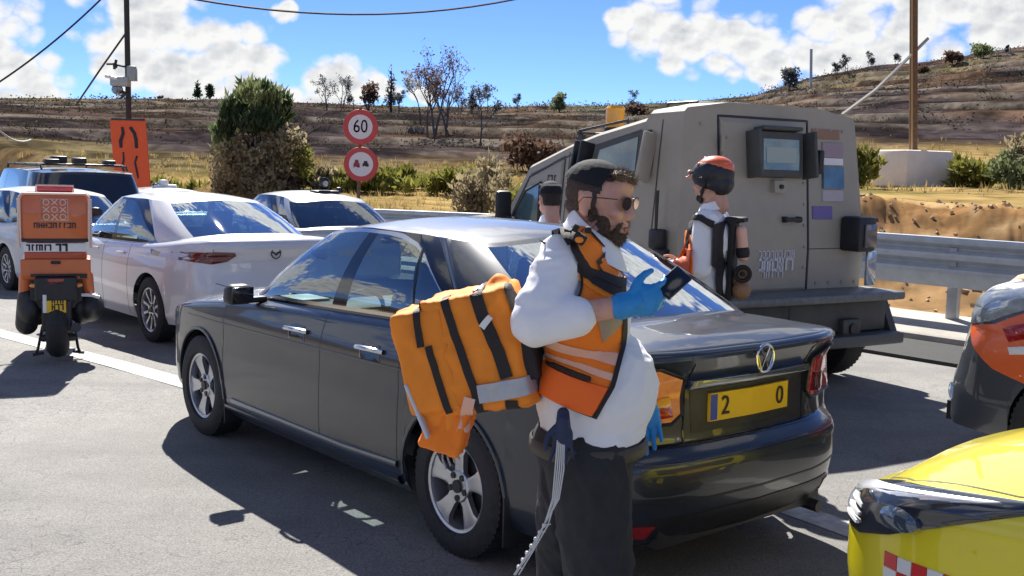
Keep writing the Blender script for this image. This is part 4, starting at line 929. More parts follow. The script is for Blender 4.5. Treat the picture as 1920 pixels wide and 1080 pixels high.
# narrow right-hand window with stickers
for nm, zz, m_ in (('sticker', (2.08, 2.16), mat('sticker_brown', (.30, .17, .11), .6)), ('sticker', (1.92, 2.05), mat('sticker_pink', (.34, .26, .30), .6)), ('sticker', (1.86, 1.92), WHITEM), ('small_window', (1.66, 1.85), TG), ('sticker', (1.55, 1.65), mat('sticker_grey', (.45, .42, .45), .6)), ('sticker', (1.40, 1.51), mat('sticker_violet', (.17, .14, .36), .7))):
    yl = {'sticker_brown': (-.42, -.76), 'sticker_violet': (-.42, -.66)}.get(m_.name, (-.54, -.80)); tplate(nm, [(yl[0], zz[0]), (yl[1], zz[0]), (yl[1], zz[1]), (yl[0], zz[1])], 'r', m_, .012 if nm == 'sticker' else .02)
g = G(); x = ts.hit(-.42, 1.88, 'r')[0].x; g.box((x-.05, -.43, 1.88), (.12, .06, .20), b=.015); g.build('grab_handle', BLACKP, tkr)
g = G(); g.box((-.10, -.86, 1.28), (.22, .22, .30), b=.03); g.box((-.10, -.99, 1.40), (.10, .12, .04), b=.01); g.build('lamp_housing', BLACKP, tkr); g = G(); g.box((-.22, -.88, 1.27), (.02, .14, .2), b=.005); g.build('tail_light', mat('lamp_smoke', (.12, .11, .12), .2, 0, 1), tkr)
g = G(); g.box((-.12, -1.02, .98), (.03, .12, .30), R=rot(0, 0, 0), b=.01); g.build('reflector_bar', CLRL, tkr)
# step bumper, tow gear, skirts
g = G(); g.box((-.20, 0, .775), (.46, 2.24, .07), b=.02); g.build('step', mat('step_plate', (.16, .17, .17), .5, .3, nz=.2, nscale=20), tkr)
g = G(); g.box((-.10, 0, .60), (.30, 2.2, .28), b=.02); g.box((-.22, -.05, .64), (.08, .26, .18), b=.02); g.box((-.26, -.62, .50), (.10, .22, .16), b=.02); g.build('bumper', TKD, tkr)
g = G(); g.cyl((-.33, -.62, .50), (-.26, -.62, .50), .045); g.build('tow_eye', STEEL, tkr)
g = G(); g.box((-.20, -.15, .40), (.36, 2.1, .10), b=.02); g.build('under_ride_bar', mat('bar_grey', (.09, .10, .105), .5, .3), tkr)
g = G(); g.prism([(-.30, .40), (.5, .36), (.5, .78), (-.12, .78)], lambda a, b, t: Vector((a, t, b)), -1.14, -1.22); g.build('skirt', TKD, tkr)
for sg in (1, -1):
    g = G(); g.prism([(-.02, .40), (.05, .78), (3.9, .78), (3.9, .45), (3.7, .45), (3.5, .75), (2.8, .75), (2.6, .42), (.85, .42), (.70, .75), (-.0, .75), (-.02, .72)], lambda a, b, t: Vector((a, t, b)), sg*1.0, sg*1.09); g.build('sill', TKD, tkr)
for x in (.25, 3.15):
    for sg in (1, -1): wheel(tkr, x, sg*.98, .43, .43, .24, .28, sg, 10, STEEL)
# left side: window with raised frame, cab door, lettering, mirror
def tside(nm, P, m, off, depth=0, parent=None): return ts.stick(nm, P, 'l', m, off, 0, depth+off, rings=(1, .96, .5, 0), parent=parent, smooth_=20)
sw = tside('window_box', [(.46, 1.72), (1.22, 1.70), (1.14, 1.98), (.46, 2.10)], TKD, .07); tside('pane', [(.53, 1.76), (1.12, 1.745), (1.06, 1.94), (.53, 2.05)], TG, .078, parent=sw)
g = G(); y = ts.hit(.42, 1.9, 'l')[0].y; g.box((.42, y+.07, 1.88), (.04, .13, .40), R=rot(12, 0, 0), b=.01); g.build('window_flap', TK, tkr)
g = G(); y = ts.hit(1.2, 1.85, 'l')[0].y
for dx in (0, .09): g.box((1.25+dx, y+.08, 1.84), (.03, .16, .34), R=rot(12, 0, 0), b=.008)
g.build('window_flap', BLACKP, tkr)
tside('cab_door', [(1.68, .85), (2.60, .85), (2.60, 1.20), (2.24, 1.66), (1.70, 1.84)], TK, .014); cw = tside('cab_window', [(1.98, 1.22), (2.54, 1.20), (2.26, 1.56), (2.02, 1.64)], TG, .03)
ts.line('door_gap', [(1.66, .84), (2.62, .84), (2.62, 1.22), (2.26, 1.69), (1.67, 1.88)], 'l', .026, BLACKP, .004, closed=True); ts.line('window_rim', [(1.98, 1.22), (2.54, 1.20), (2.26, 1.56), (2.02, 1.64)], 'l', .03, BLACKP, .034, closed=True)
def on_left(cx, cz, off): return lambda a, b: ts.hit(cx-a, cz+b, 'l')[0]+Vector((0, off, 0))
scribble('lettering', .17, .05, 3, 11, INK, tkr, on_left(1.85, 1.68, .018), .3); scribble('lettering', .2, .04, 4, 12, INK, tkr, on_left(1.85, 1.57, .018), .3)
ts.line('panel_seam', [(.34, .80), (.34, 2.18)], 'l', .012, TKD, .003); ts.line('panel_seam', [(1.60, .80), (1.60, 1.92)], 'l', .012, TKD, .003)
ts.line('roof_seam', [(.60, 2.10), (1.2, 1.98), (1.6, 1.89), (2.24, 1.71)], 'l', .02, TKD, .004)
g = G(); g.tube([(2.35, 1.0, 1.25), (2.45, 1.14, 1.30)], .02, 6); g.box((2.47, 1.16, 1.40), (.07, .17, .30), b=.035); g.build('wing_mirror', BLACKP, tkr)
for sg in (1, -1): pass
g = G(); g.patch([[Vector((2.32, -.80, 1.74)), Vector((2.32, .80, 1.74))], [Vector((2.62, -.86, 1.42)), Vector((2.62, .86, 1.42))]]); o = g.build('windscreen', TG, tkr); o.location = (.02, 0, .025)
# aerial bracket on the left flank
g = G(); y = ts.hit(.16, 1.3, 'l')[0].y
g.tube([(.16, y+.10, 1.32), (.16, y+.10, 1.62)], [.012, .016], 8); g.box((.16, y+.08, 1.24), (.10, .12, .16), b=.02); g.box((.16, y+.07, 1.12), (.16, .12, .10), b=.02); g.box((.16, y+.04, 1.02), (.06, .1, .14), b=.01); g.box((.09, y+.10, 1.10), (.04, .04, .12), b=.01); g.box((.23, y+.10, 1.10), (.04, .04, .12), b=.01)
g.build('aerial_base', BLACKP, tkr)
# roof: beacon, rails, hatch
g = G(); g.lathe([(.10, 0), (.10, .04), (.095, .05)], (1.45, .62, 2.10), 'z', 20); g.box((1.45, .62, 2.09), (.26, .26, .03), b=.01); g.box((1.45, .62, 2.02), (.05, .05, .16)); bc = g.build('beacon', BLACKP, tkr)
g = G(); g.lathe([(.088, 0)]+[(.088-.004*(k % 2), .02+.02*k) for k in range(9)]+[(.07, .205), (0, .21)], (1.45, .62, 2.14), 'z', 20); g.build('amber_dome', mat('amber_dome', (.95, .42, .01), .25, 0, .8), bc)
g = G(); g.tube([(1.05, .78, 2.10), (1.05, .78, 2.20), (1.75, .80, 2.12), (1.75, .80, 1.98)], .014, 6); g.tube([(1.05, .45, 2.18), (1.75, .45, 2.10)], .012, 6); g.tube([(1.74, .82, 2.10), (1.74, -.80, 2.10)], .02, 6); g.box((1.7, .80, 2.03), (.06, .05, .12), b=.01); g.build('roof_rail', STEEL, tkr)
g = G(); g.box((.42, .30, 2.33), (.30, .42, .04), b=.012); g.build('roof_hatch', TKD, tkr)
g = G(); g.tube([(.62, .70, 2.24), (.62, .70, 2.33), (.25, .70, 2.33)], .012, 6); g.build('grab_rail', STEEL, tkr)
# ---------------------------------------------------------------- people
def caps(bm, p0, r0, p1, r1, n=14):
    p0, p1 = Vector(p0), Vector(p1); d = p1-p0; L = d.length
    if L < 1e-6: return
    q = d.to_track_quat('Z', 'Y').to_matrix(); prof = []
    for k in range(5): a = math.pi/2*k/4-math.pi/2; prof.append((r0*math.cos(a), r0*math.sin(a)))
    prof[0] = (0, -r0)
    for k in range(5): a = math.pi/2*k/4; prof.append((r1*math.cos(a), L+r1*math.sin(a)))
    prof[-1] = (0, L+r1); vs = []
    for r, h in prof:
        if r < 1e-6: vs.append([bm.verts.new(q @ Vector((0, 0, h))+p0)])
        else: vs.append([bm.verts.new(q @ Vector((r*math.cos(2*math.pi*j/n), r*math.sin(2*math.pi*j/n), h))+p0) for j in range(n)])
    for a, b in zip(vs[:-1], vs[1:]):
        for j in range(n):
            j2 = (j+1) % n
            if len(a) == 1: bm.faces.new((a[0], b[j2], b[j]))
            elif len(b) == 1: bm.faces.new((a[j], a[j2], b[0]))
            else: bm.faces.new((a[j], a[j2], b[j2], b[j]))
def blob(name, prims, vox, m, parent=None, sm=4, disp=0, dsc=60, tf=None, fac=.5, trim=None, target=None):
    """one continuous surface grown round the given limbs and masses"""
    bm = bmesh.new()
    for p in prims:
        if p[0] == 'c': caps(bm, *p[1:5])
        elif p[0] == 'e':
            Rm = (p[3] if len(p) > 3 and p[3] is not None else Matrix.Identity(3)).to_4x4(); Rm.translation = Vector(p[1])
            bmesh.ops.create_uvsphere(bm, u_segments=20, v_segments=14, radius=1, matrix=Rm @ Matrix.Diagonal((*p[2], 1)))
        elif p[0] == 'b':
            Rm = (p[3] if len(p) > 3 and p[3] is not None else Matrix.Identity(3)).to_4x4(); Rm.translation = Vector(p[1])
            bmesh.ops.create_cube(bm, size=1, matrix=Rm @ Matrix.Diagonal((*p[2], 1)))
    if tf is not None: bm.transform(tf)
    me = bpy.data.meshes.new(name); bm.to_mesh(me); bm.free(); o = bpy.data.objects.new(name, me); link(o)
    r = o.modifiers.new('r', 'REMESH'); r.mode = 'VOXEL'; r.voxel_size = vox
    if sm: s = o.modifiers.new('s', 'SMOOTH'); s.iterations = sm; s.factor = fac
    dg = bpy.context.evaluated_depsgraph_get(); me2 = bpy.data.meshes.new_from_object(o.evaluated_get(dg)); o.modifiers.clear(); o.data = me2; bpy.data.meshes.remove(me)
    if disp:
        out = []
        for c, nn in [(v.co.copy(), v.normal.copy()) for v in me2.vertices]: out += list(c+nn*disp*mnoise.fractal(c*dsc, .7, 2.1, 3))
        me2.vertices.foreach_set('co', out)
    me2.materials.clear(); me2.materials.append(m); me2.polygons.foreach_set('use_smooth', [True]*len(me2.polygons))
    if trim:
        bm = bmesh.new(); bm.from_mesh(me2)
        for co, no in trim: bmesh.ops.bisect_plane(bm, geom=bm.verts[:]+bm.edges[:]+bm.faces[:], plane_co=co, plane_no=no, clear_outer=True)
        bm.to_mesh(me2); bm.free()
    me2.update(); o.name = name
    if parent is not None: o.parent = parent
    return o
def folds(o, amp, seed=0, sc=(7, 7, 4), lo=None):
    """creases of cloth: ridged noise stretched along the drag of the fabric, with smaller wrinkles on top"""
    out = []
    for c, nn in [(v.co.copy(), v.normal.copy()) for v in o.data.vertices]:
        w = mnoise.noise(c*3+Vector((seed, 2, 5)))*.9
        p = Vector((c.x*sc[0]+c.z*sc[2]*.55+seed+w, c.y*sc[1]*.8, c.z*sc[2]-c.x*sc[0]*.35+w)); n = abs(mnoise.noise(p)); q = abs(mnoise.noise(p*2.1+Vector((9, 1, 4))))
        out += list(c+nn*amp*((1-min(1, n*3.2))**1.5*.9+(1-min(1, q*3.4))*.38-.28))
    o.data.vertices.foreach_set('co', out)
    o.data.update()
SKIN = mat('skin', (.60, .33, .245), .5, sss=.25, nz=.10, nscale=30, bump=.08, bscale=160); LIP = mat('lip', (.30, .10, .085), .45)
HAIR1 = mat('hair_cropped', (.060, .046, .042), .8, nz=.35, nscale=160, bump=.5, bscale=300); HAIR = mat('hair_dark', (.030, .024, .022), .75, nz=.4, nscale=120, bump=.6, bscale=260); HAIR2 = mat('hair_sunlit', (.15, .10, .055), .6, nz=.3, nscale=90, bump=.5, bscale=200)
BEARD = mat('beard', (.135, .088, .062), .8, nz=.45, nscale=140, bump=.8, bscale=320)
KIPPA = mat('black_velvet', (.008, .008, .012), .85, bump=.2, bscale=300); SHIRT = mat('white_shirt', (.85, .86, .89), .8, bump=.06, bscale=500, nz=.02)
TROUSER = mat('black_trousers', (.022, .023, .027), .8, nz=.2, nscale=30, bump=.15, bscale=400); SHOE = mat('black_leather', (.012, .012, .013), .35)
HIVIS = mat('hivis_orange', (.95, .23, .015), .75, nz=.06, nscale=10, bump=.1, bscale=300); HIVISA = mat('hivis_amber', (.93, .275, .02), .75, nz=.08, nscale=8, bump=.1, bscale=300)
REFL = mat('reflective_tape', (.42, .45, .50), .35, .3, nz=.08, nscale=30); REFLP = mat('reflective_peach', (.85, .48, .33), .5); REFLT = mat('reflective_tan', (.36, .27, .20), .5)
BLK = mat('black_webbing', (.018, .014, .015), .7, bump=.2, bscale=250); NITR = mat('blue_nitrile', (.02, .26, .62), .38, nz=.08, nscale=30, bump=.12, bscale=60); NAVYG = mat('navy_glove', (.015, .03, .08), .6)
HELM = mat('helmet_black', (.012, .016, .024), .5, 0, .1); HELMR = mat('helmet_red', (.80, .14, .04), .35, 0, .7)
def head(parent, o, yaw, pitch, roll_=0, s=1.0, full=True, hair=HAIR):
    """returns matrix of the head and the primitives of its skin; local +x forward, z up, origin at mid ear height"""
    Mx = Matrix.Translation(Vector(o)) @ Matrix.Rotation(yaw, 4, 'Z') @ Matrix.Rotation(pitch, 4, 'Y') @ Matrix.Rotation(roll_, 4, 'X') @ Matrix.Scale(s, 4)
    e = lambda c, r, R=None: ('e', c, r, R); P = [e((-.012, 0, .036), (.094, .074, .080)), e((.030, 0, .018), (.058, .064, .078)), e((.030, 0, -.044), (.060, .054, .052)), e((.068, 0, -.082), (.026, .028, .022)),
        e((.020, .048, -.055), (.040, .018, .034)), e((.020, -.048, -.055), (.040, .018, .034)), e((.072, 0, .062), (.022, .052, .036)), e((.080, 0, .036), (.014, .048, .010)),
        e((.072, .034, -.012), (.022, .024, .020)), e((.072, -.034, -.012), (.022, .024, .020)), ('c', (.088, 0, .030), .008, (.112, 0, -.014), .011), e((.100, .012, -.018), (.012, .008, .008)), e((.100, -.012, -.018), (.012, .008, .008)),
        e((.088, 0, -.042), (.014, .026, .010)), e((.086, 0, -.060), (.015, .024, .008)), ('c', (-.03, 0, -.03), .055, (-.055, 0, -.14), .060)]
    for sg in (1, -1):
        Rm = rot(0, 0, sg*-14)
        P += [e((-.010, sg*.076, .002), (.021, .009, .034), Rm), e((-.004, sg*.080, .024), (.016, .007, .012), Rm), e((.000, sg*.078, -.026), (.009, .008, .012), Rm)]
    return Mx, P
def tfp(P, Mx):
    out = []
    R3 = Mx.to_3x3(); sc = R3.col[0].length; Rn = R3*(1/sc)
    for p in P:
        if p[0] == 'c': out.append(('c', Mx @ Vector(p[1]), p[2]*sc, Mx @ Vector(p[3]), p[4]*sc))
        else: out.append((p[0], Mx @ Vector(p[1]), tuple(v*sc for v in p[2]), Rn @ (p[3] if len(p) > 3 and p[3] is not None else Matrix.Identity(3))))
    return out
def hand_prims(wrist, dirv, palm_n, curl=.5, thumb_side=1, sz=1.0, spread=.1, grip=None):
    """palm and five unequal fingers; dirv to the knuckles, palm_n out of the palm"""
    d = Vector(dirv).normalized(); n = Vector(palm_n); n = (n-d*n.dot(d)).normalized(); s_ = d.cross(n)*thumb_side; w = Vector(wrist); P = []
    Rm = Matrix((d, s_, n)).transposed()
    P.append(('e', w+d*.045*sz, (.050*sz, .041*sz, .017*sz), Rm)); P.append(('c', w-d*.01, .026*sz, w+d*.03*sz, .028*sz))
    for k, (off, ln, r) in enumerate(((.030, .072, .0092), (.010, .082, .0096), (-.011, .075, .0092), (-.031, .058, .0080))):
        b = w+d*(.082-.004*abs(k-1))*sz+s_*off*sz; a = curl*(1+.08*k); dd = (d+s_*spread*(1.2-k*.8)).normalized(); p = b; P.append(('c', w+d*.03*sz+s_*off*.8*sz, .011*sz, b, .011*sz))
        for j, f in enumerate((.44, .32, .24)):
            a_ = a*(j+1)*.75; v = dd*math.cos(a_)+n*math.sin(a_); q = p+v*ln*f*sz; P.append(('c', p, r*sz*(1-.07*j), q, r*sz*(.93-.07*j))); p = q
    t0 = w+d*.018*sz+s_*.026*sz; t1 = t0+(d*.55+s_*.65+n*.35).normalized()*.038*sz; t2 = t1+(d*.8+s_*.25+n*(.4+.3*curl)).normalized()*.034*sz; t3 = t2+(d*.85-s_*.05+n*(.3+.4*curl)).normalized()*.026*sz
    P += [('c', t0, .017*sz, t1, .0125*sz), ('c', t1, .0120*sz, t2, .0105*sz), ('c', t2, .0105*sz, t3, .0088*sz)]
    return P
def drape(bvh, L, R, n, origin_y, off, name, m, parent, thick=.004, nv=None, dirv=None, bow=0):
    """cloth panel between two side curves (x,z) laid on the body from one side"""
    def samp(C, t):
        C = [Vector((c[0], 0, c[1])) for c in C]; d = [0]
        for a, b in zip(C[:-1], C[1:]): d.append(d[-1]+(b-a).length)
        t *= d[-1]
        for i in range(len(C)-1):
            if t <= d[i+1]+1e-9: f = (t-d[i])/max(d[i+1]-d[i], 1e-9); return C[i].lerp(C[i+1], f)
        return C[-1]
    nv = nv or n*2; rows = []; dv = Vector(dirv) if dirv else Vector((0, -1 if origin_y > 0 else 1, 0)); dv.normalize()
    for i in range(nv+1):
        a, b = samp(L, i/nv), samp(R, i/nv); r = []
        for j in range(n+1):
            p = a.lerp(b, j/n); o = Vector((p.x, 0, p.z))-dv*abs(origin_y)
            h = bvh.ray_cast(o, dv)
            if h[0] is None: h = bvh.find_nearest(Vector((p.x, 0, p.z))-dv*.15)
            nn = h[1] if h[1].dot(dv) < 0 else -h[1]
            r.append(h[0]+nn*off*.4-dv*off*.8)
        rows.append(r)
    inner = [[p+dv*(off+.01) for p in r] for r in rows]; g = G(); g.patch(rows)
    E_ = [rows[0], rows[-1], [r[0] for r in rows], [r[-1] for r in rows]]; I_ = [inner[0], inner[-1], [r[0] for r in inner], [r[-1] for r in inner]]
    for a, b in zip(E_, I_): g.patch([a, b])
    return g.build(name, m, parent, 50)
def bvh_of(*os):
    V = []; F = []
    for o in os:
        b = len(V); V += [v.co.copy() for v in o.data.vertices]; F += [tuple(i+b for i in p.vertices) for p in o.data.polygons]
    return BVHTree.FromPolygons(V, F)
# --- the man in the foreground ------------------------------------------------
MX, MY = .28, 3.15; MYAW = R_(-8)
man = empty('person', (MX, MY, 0), MYAW, 'bearded man in sunglasses, orange vest and blue gloves, looking at a phone in the foreground', 'person')
_mi = Matrix.Rotation(-MYAW, 3, 'Z')
def ml(px, py, dy=0.0):
    p = at(px, py, MY+dy); return _mi @ (p-Vector((MX, MY, 0)))
def m2(px, py, dy=-.17): p = ml(px, py, dy); return (p.x, p.z)
HC = (-.032, 0, 1.656); HMx, HP = head(man, HC, R_(-22), R_(7), 0, 1.0)
arm_r = [('c', (-.13, -.15, 1.50), .050, (-.175, -.245, 1.34), .042), ('c', (-.175, -.245, 1.34), .040, (.045, -.232, 1.388), .030)]
arm_l = [('c', (-.10, .20, 1.45), .060, (-.06, .29, 1.17), .048), ('c', (-.06, .29, 1.17), .045, (.12, .26, 1.02), .030)]
torso = [('e', (-.035, 0, 1.12), (.150, .175, .165)), ('e', (-.075, 0, 1.33), (.128, .175, .17)), ('e', (-.09, 0, 1.47), (.075, .155, .06)), ('e', (-.060, 0, .95), (.11, .14, .10)), ('c', (-.08, 0, 1.45), .065, (-.06, 0, 1.54), .062)]
legs = [('c', (-.03, -.085, .88), .095, (.015, -.115, .50), .070), ('c', (.015, -.115, .50), .066, (-.03, -.12, .09), .045), ('c', (-.07, .085, .88), .095, (-.10, .115, .50), .070), ('c', (-.10, .115, .50), .066, (-.16, .12, .09), .045)]
body = blob('body', tfp(HP, HMx)+torso+arm_r+arm_l+legs, .0075, SKIN, man, 4)
shirt_t = [('e', (-.022, 0, 1.11), (.186, .212, .19)), ('e', (-.070, 0, 1.34), (.148, .200, .18)), ('e', (-.09, 0, 1.48), (.100, .175, .075)), ('c', (-.10, -.14, 1.515), .052, (-.065, -.04, 1.55), .052), ('c', (-.10, .14, 1.515), .052, (-.065, .04, 1.55), .052), ('c', (-.018, -.04, 1.09), .165, (-.030, -.035, 1.03), .155), ('c', (-.018, .04, 1.09), .165, (-.030, .035, 1.03), .155), ('c', (-.025, -.03, 1.0), .158, (-.030, .03, .95), .155), ('c', (-.075, 0, 1.50), .076, (-.060, 0, 1.525), .070)]
shirt_a = [('c', (-.120, -.150, 1.515), .066, (-.170, -.232, 1.37), .071), ('c', (-.178, -.250, 1.335), .070, (-.070, -.240, 1.355), .058), ('c', (-.10, .19, 1.46), .085, (-.06, .29, 1.18), .068), ('c', (-.06, .29, 1.18), .066, (.05, .27, 1.09), .052)]
probe = blob('probe', shirt_t, .012, SHIRT, None, 6); TBV = bvh_of(probe); bpy.data.objects.remove(probe)
shirt = blob('shirt', shirt_t+shirt_a, .0075, SHIRT, man, 8, trim=[((0, 0, .962), (0.12, 0, -1))]); folds(shirt, .0072, 3, (7, 7, 8))
SBV = bvh_of(shirt)
# collar: two leaves standing round the neck
g = G(); rows = []
for k in range(31):
    a = R_(-165+330*k/30); c = Vector((-.052, 0, 1.562)); r = .074+.014*math.cos(a); dz = .050*math.cos(a)
    b = c+Vector((math.cos(a)*r, math.sin(a)*r*.98, -dz)); t = c+Vector((math.cos(a)*(r-.006), math.sin(a)*(r-.006), .034-dz*1.05)); f = c+Vector((math.cos(a)*(r+.024), math.sin(a)*(r+.026), -.034-dz*1.35)); rows.append([b, t, t+(f-t)*.12+Vector((0, 0, .004)), f])
g.patch(rows); col = g.build('collar', SHIRT, man, 60)
# trousers, belt, shoes
tr = blob('trousers', [('e', (-.040, 0, .955), (.170, .200, .11)), ('c', (-.03, -.095, .90), .128, (.02, -.11, .52), .098), ('c', (.02, -.11, .52), .096, (-.02, -.12, .10), .080), ('c', (-.075, .095, .90), .128, (-.10, .11, .52), .096), ('c', (-.10, .11, .52), .094, (-.15, .12, .10), .078)], .009, TROUSER, man, 5, trim=[((0, 0, 1.0), (0, 0, 1))]); folds(tr, .009, 8, (8, 8, 5))
g = G(); rows = []
for k in range(41):
    a = 2*math.pi*k/40; rows.append([Vector((-.040+(.176+o)*math.cos(a), (.206+o)*math.sin(a), z)) for o, z in ((-.004, .925), (.002, .93), (.0, .962), (-.006, .967))])
g.patch(rows); g.build('belt', mat('belt', (.065, .055, .042), .6), man, 60)
for (x, y) in ((.02, -.125), (-.11, .125)):
    blob('shoe', [('e', (x+.03, y, .045), (.14, .048, .042)), ('e', (x-.05, y, .06), (.055, .042, .06)), ('b', (x+.02, y, .012), (.27, .085, .022))], .008, SHOE, man, 3)
# head dressings
R3h = HMx.to_3x3().normalized()
def hm(*c): return HMx @ Vector(c)
hp = lambda P: tfp(P, HMx)
hair = blob('hair', hp([('e', (-.015, 0, .038), (.0965, .0772, .083)), ('e', (-.055, 0, .0), (.050, .064, .046))]), .0045, HAIR1, man, 2, .0008, 120,
    trim=[(hm(.060, 0, .085), R3h @ Vector((.85, 0, -.52))), (hm(-.03, 0, -.044), R3h @ Vector((.2, 0, -1)))])
# cut the hair back from the ear and cheek
bm = bmesh.new(); bm.from_mesh(hair.data); inv = HMx.inverted(); dl = []
for v in bm.verts:
    q = inv @ v.co
    if q.x > -.034 and q.z < .036: dl.append(v)
    elif q.x > .034 and q.z < .074: dl.append(v)
bmesh.ops.delete(bm, geom=dl, context='VERTS'); bm.to_mesh(hair.data); bm.free()
for sg in (1, -1): blob('sideburn', hp([('e', (.012, sg*.069, .020), (.012, .007, .028))]), .004, HAIR1, hair, 2, .0008, 120)
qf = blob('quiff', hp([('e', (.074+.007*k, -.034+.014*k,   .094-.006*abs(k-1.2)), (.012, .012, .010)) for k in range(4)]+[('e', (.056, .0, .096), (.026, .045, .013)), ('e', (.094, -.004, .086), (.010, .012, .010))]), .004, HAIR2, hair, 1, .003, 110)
kp = blob('kippah', hp([('e', (-.020, 0, .042), (.1035, .083, .0895))]), .0045, KIPPA, man, 1, trim=[(hm(-.03, 0, .062), R3h @ Vector((-.10, 0, -1))), (hm(.046, 0, .1), R3h @ Vector((1, 0, -.35)))])
bd = blob('beard', hp([('e', (.030, sg*.049, -.052), (.038, .0155, .034)) for sg in (1, -1)]+[('e', (.012, sg*.061, -.022), (.015, .008, .028)) for sg in (1, -1)]+[('e', (.062, 0, -.084), (.034, .033, .028)), ('e', (.050, 0, -.078), (.040, .044, .026)), ('e', (.082, 0, -.074), (.017, .026, .010)), ('e', (.056, 0, -.100), (.024, .024, .014))]+
    [('c', (.092, sg*.003, -.030), .005, (.086, sg*.026, -.044), .006) for sg in (1, -1)]+[('c', (.086, sg*.027, -.044), .006, (.078, sg*.030, -.070), .008) for sg in (1, -1)]), .0042, BEARD, man, 2, .0022, 130)
def strands(name, o, n, L, w, m, par, down=.4, keep=None, seed=1):
    rr_ = random.Random(seed); g = G(); P = o.data.polygons; k = len(P)
    for _ in range(n):
        p = P[rr_.randrange(k)]
        if keep and not keep(p.center): continue
        c = p.center+Vector((rr_.gauss(0, .002), rr_.gauss(0, .002), rr_.gauss(0, .002)))
        d = (p.normal+Vector((rr_.gauss(0, .35), rr_.gauss(0, .35), rr_.gauss(0, .35)-down))).normalized(); s_ = d.orthogonal().normalized()*w; e = L*rr_.uniform(.5, 1.4); g.add([c-s_, c+s_, c+d*e], [(0, 1, 2)])
    return g.build(name, m, par, 0, fixn=False)
strands('quiff_hair', qf, 900, .014, .0007, HAIR2, hair, -.6); strands('beard_hair', bd, 4200, .011, .0007, BEARD, bd, .9); strands('cropped_hair', hair, 2600, .005, .0006, HAIR1, hair, .5, keep=lambda c: (inv @ c).z < .058)
blob('mouth', hp([('e', (.0985, 0, -.052), (.006, .020, .0045)), ('e', (.0975, 0, -.060), (.006, .016, .004))]), .003, LIP, man, 2)
sg_ = G()
LENS = mat('dark_lens', (.030, .014, .012), .08, 0, 1); 
for sg in (1, -1):
    g = G(); P = []
    for k in range(20):
        a = 2*math.pi*k/20; P.append((.024*math.cos(a), .0195*math.sin(a)*(1.0 if math.sin(a) < 0 else .85)))
    fn = lambda a, b, t, sg=sg: hm(.103-.55*abs(a*sg+.032)**1.6+t, sg*.032+a, .022+b)
    g.prism(P, fn, 0, .003); g.build('sunglass_lens', LENS, man, 30)
    sg_.tube([fn(a*1.04, b*1.04, .0015) for a, b in P]+[fn(P[0][0]*1.04, P[0][1]*1.04, .0015)], .0016, 5)
    sg_.tube([hm(.084, sg*.060, .030), hm(.04, sg*.078, .028), hm(-.012, sg*.085, .022), hm(-.03, sg*.082, -.002)], .0016, 5)
sg_.tube([hm(.102, .010, .026), hm(.108, 0, .029), hm(.102, -.010, .026)], .0016, 5); sg_.build('sunglass_frame', mat('frame_metal', (.10, .07, .05), .3, .8), man)
# hands in gloves, phone
wr_ = Vector((.062, -.232, 1.392)); tip = ml(1275, 545, -.22); dv = (tip-wr_)
gl = blob('glove', [('c', (.050, -.232, 1.388), .037, wr_+dv.normalized()*.03, .036), ('e', wr_+dv.normalized()*.055, (.055, .03, .045), Matrix.Rotation(-.25, 3, 'Y'))]+hand_prims(wr_+dv.normalized()*.012, dv.normalized(), Vector((0, .95, .25)), .62, 1, 1.0, .02), .0036, NITR, man, 3, .0010, 60)
gl2 = blob('glove', [('c', (.11, .262, 1.035), .036, (.125, .255, 1.02), .034)]+hand_prims((.12, .26, 1.03), (.16, -.04, -.98), (0, -1, 0), .35, 1, 1.1, .08), .0045, NITR, man, 2)
ph = empty('mobile_phone', (0, 0, 0), 0, 'dark mobile phone held in the blue gloved hand of the bearded man', 'phone')
pc_ = man.matrix_basis  # phone placed in world space just above the palm
def mw(v): v = Vector(v); c, s = math.cos(MYAW), math.sin(MYAW); return Vector((MX+c*v.x-s*v.y, MY+s*v.x+c*v.y, v.z))
pcen = mw(ml(1262, 530, -.20)); ph.location = pcen; g = G(); g.box((0, 0, 0), (.105, .058, .009), b=.004); pb = g.build('case', BLACKP, ph); g = G(); g.box((0, 0, .0056), (.098, .051, .0012), b=.0004); g.build('screen', BLACKG, ph); g = G(); g.box((.038, -.015, -.006), (.024, .024, .003), b=.001); g.build('camera_bump', STEEL, ph)
ph.rotation_euler = (R_(48), R_(-30), R_(40))
# vest: front panel with black piping, chest band, pocket, reflective bands
vL = [m2(1062, 420), m2(1082, 470), m2(1090, 540), m2(1070, 600), m2(1022, 640), m2(1016, 700), m2(1012, 742)]
vR = [m2(1086, 424), m2(1128, 470), m2(1162, 515), m2(1168, 590), m2(1166, 660), m2(1150, 720), m2(1118, 776)]
vest = drape(TBV, vL, vR, 16, -.6, .016, 'vest', HIVIS, man, nv=40)
def mirror_panel(L, R, nm, m, off, n=16, nv=40): return drape(TBV, L, R, n, .6, off, nm, m, man, nv=nv)
mirror_panel(vL, vR, 'vest', HIVIS, .016)
def between(f0, f1, t0=0, t1=1):
    """sub-curves of the panel"""
    def samp(C, t):
        C = [Vector(c) for c in C]; d = [0]
        for a, b in zip(C[:-1], C[1:]): d.append(d[-1]+(b-a).length)
        t *= d[-1]
        for i in range(len(C)-1):
            if t <= d[i+1]+1e-9: return C[i].lerp(C[i+1], (t-d[i])/max(d[i+1]-d[i], 1e-9))
        return C[-1]
    A = []; B = []
    for k in range(25):
        t = t0+(t1-t0)*k/24; a, b = samp(vL, t), samp(vR, t); A.append(a.lerp(b, f0)); B.append(a.lerp(b, f1))
    return A, B
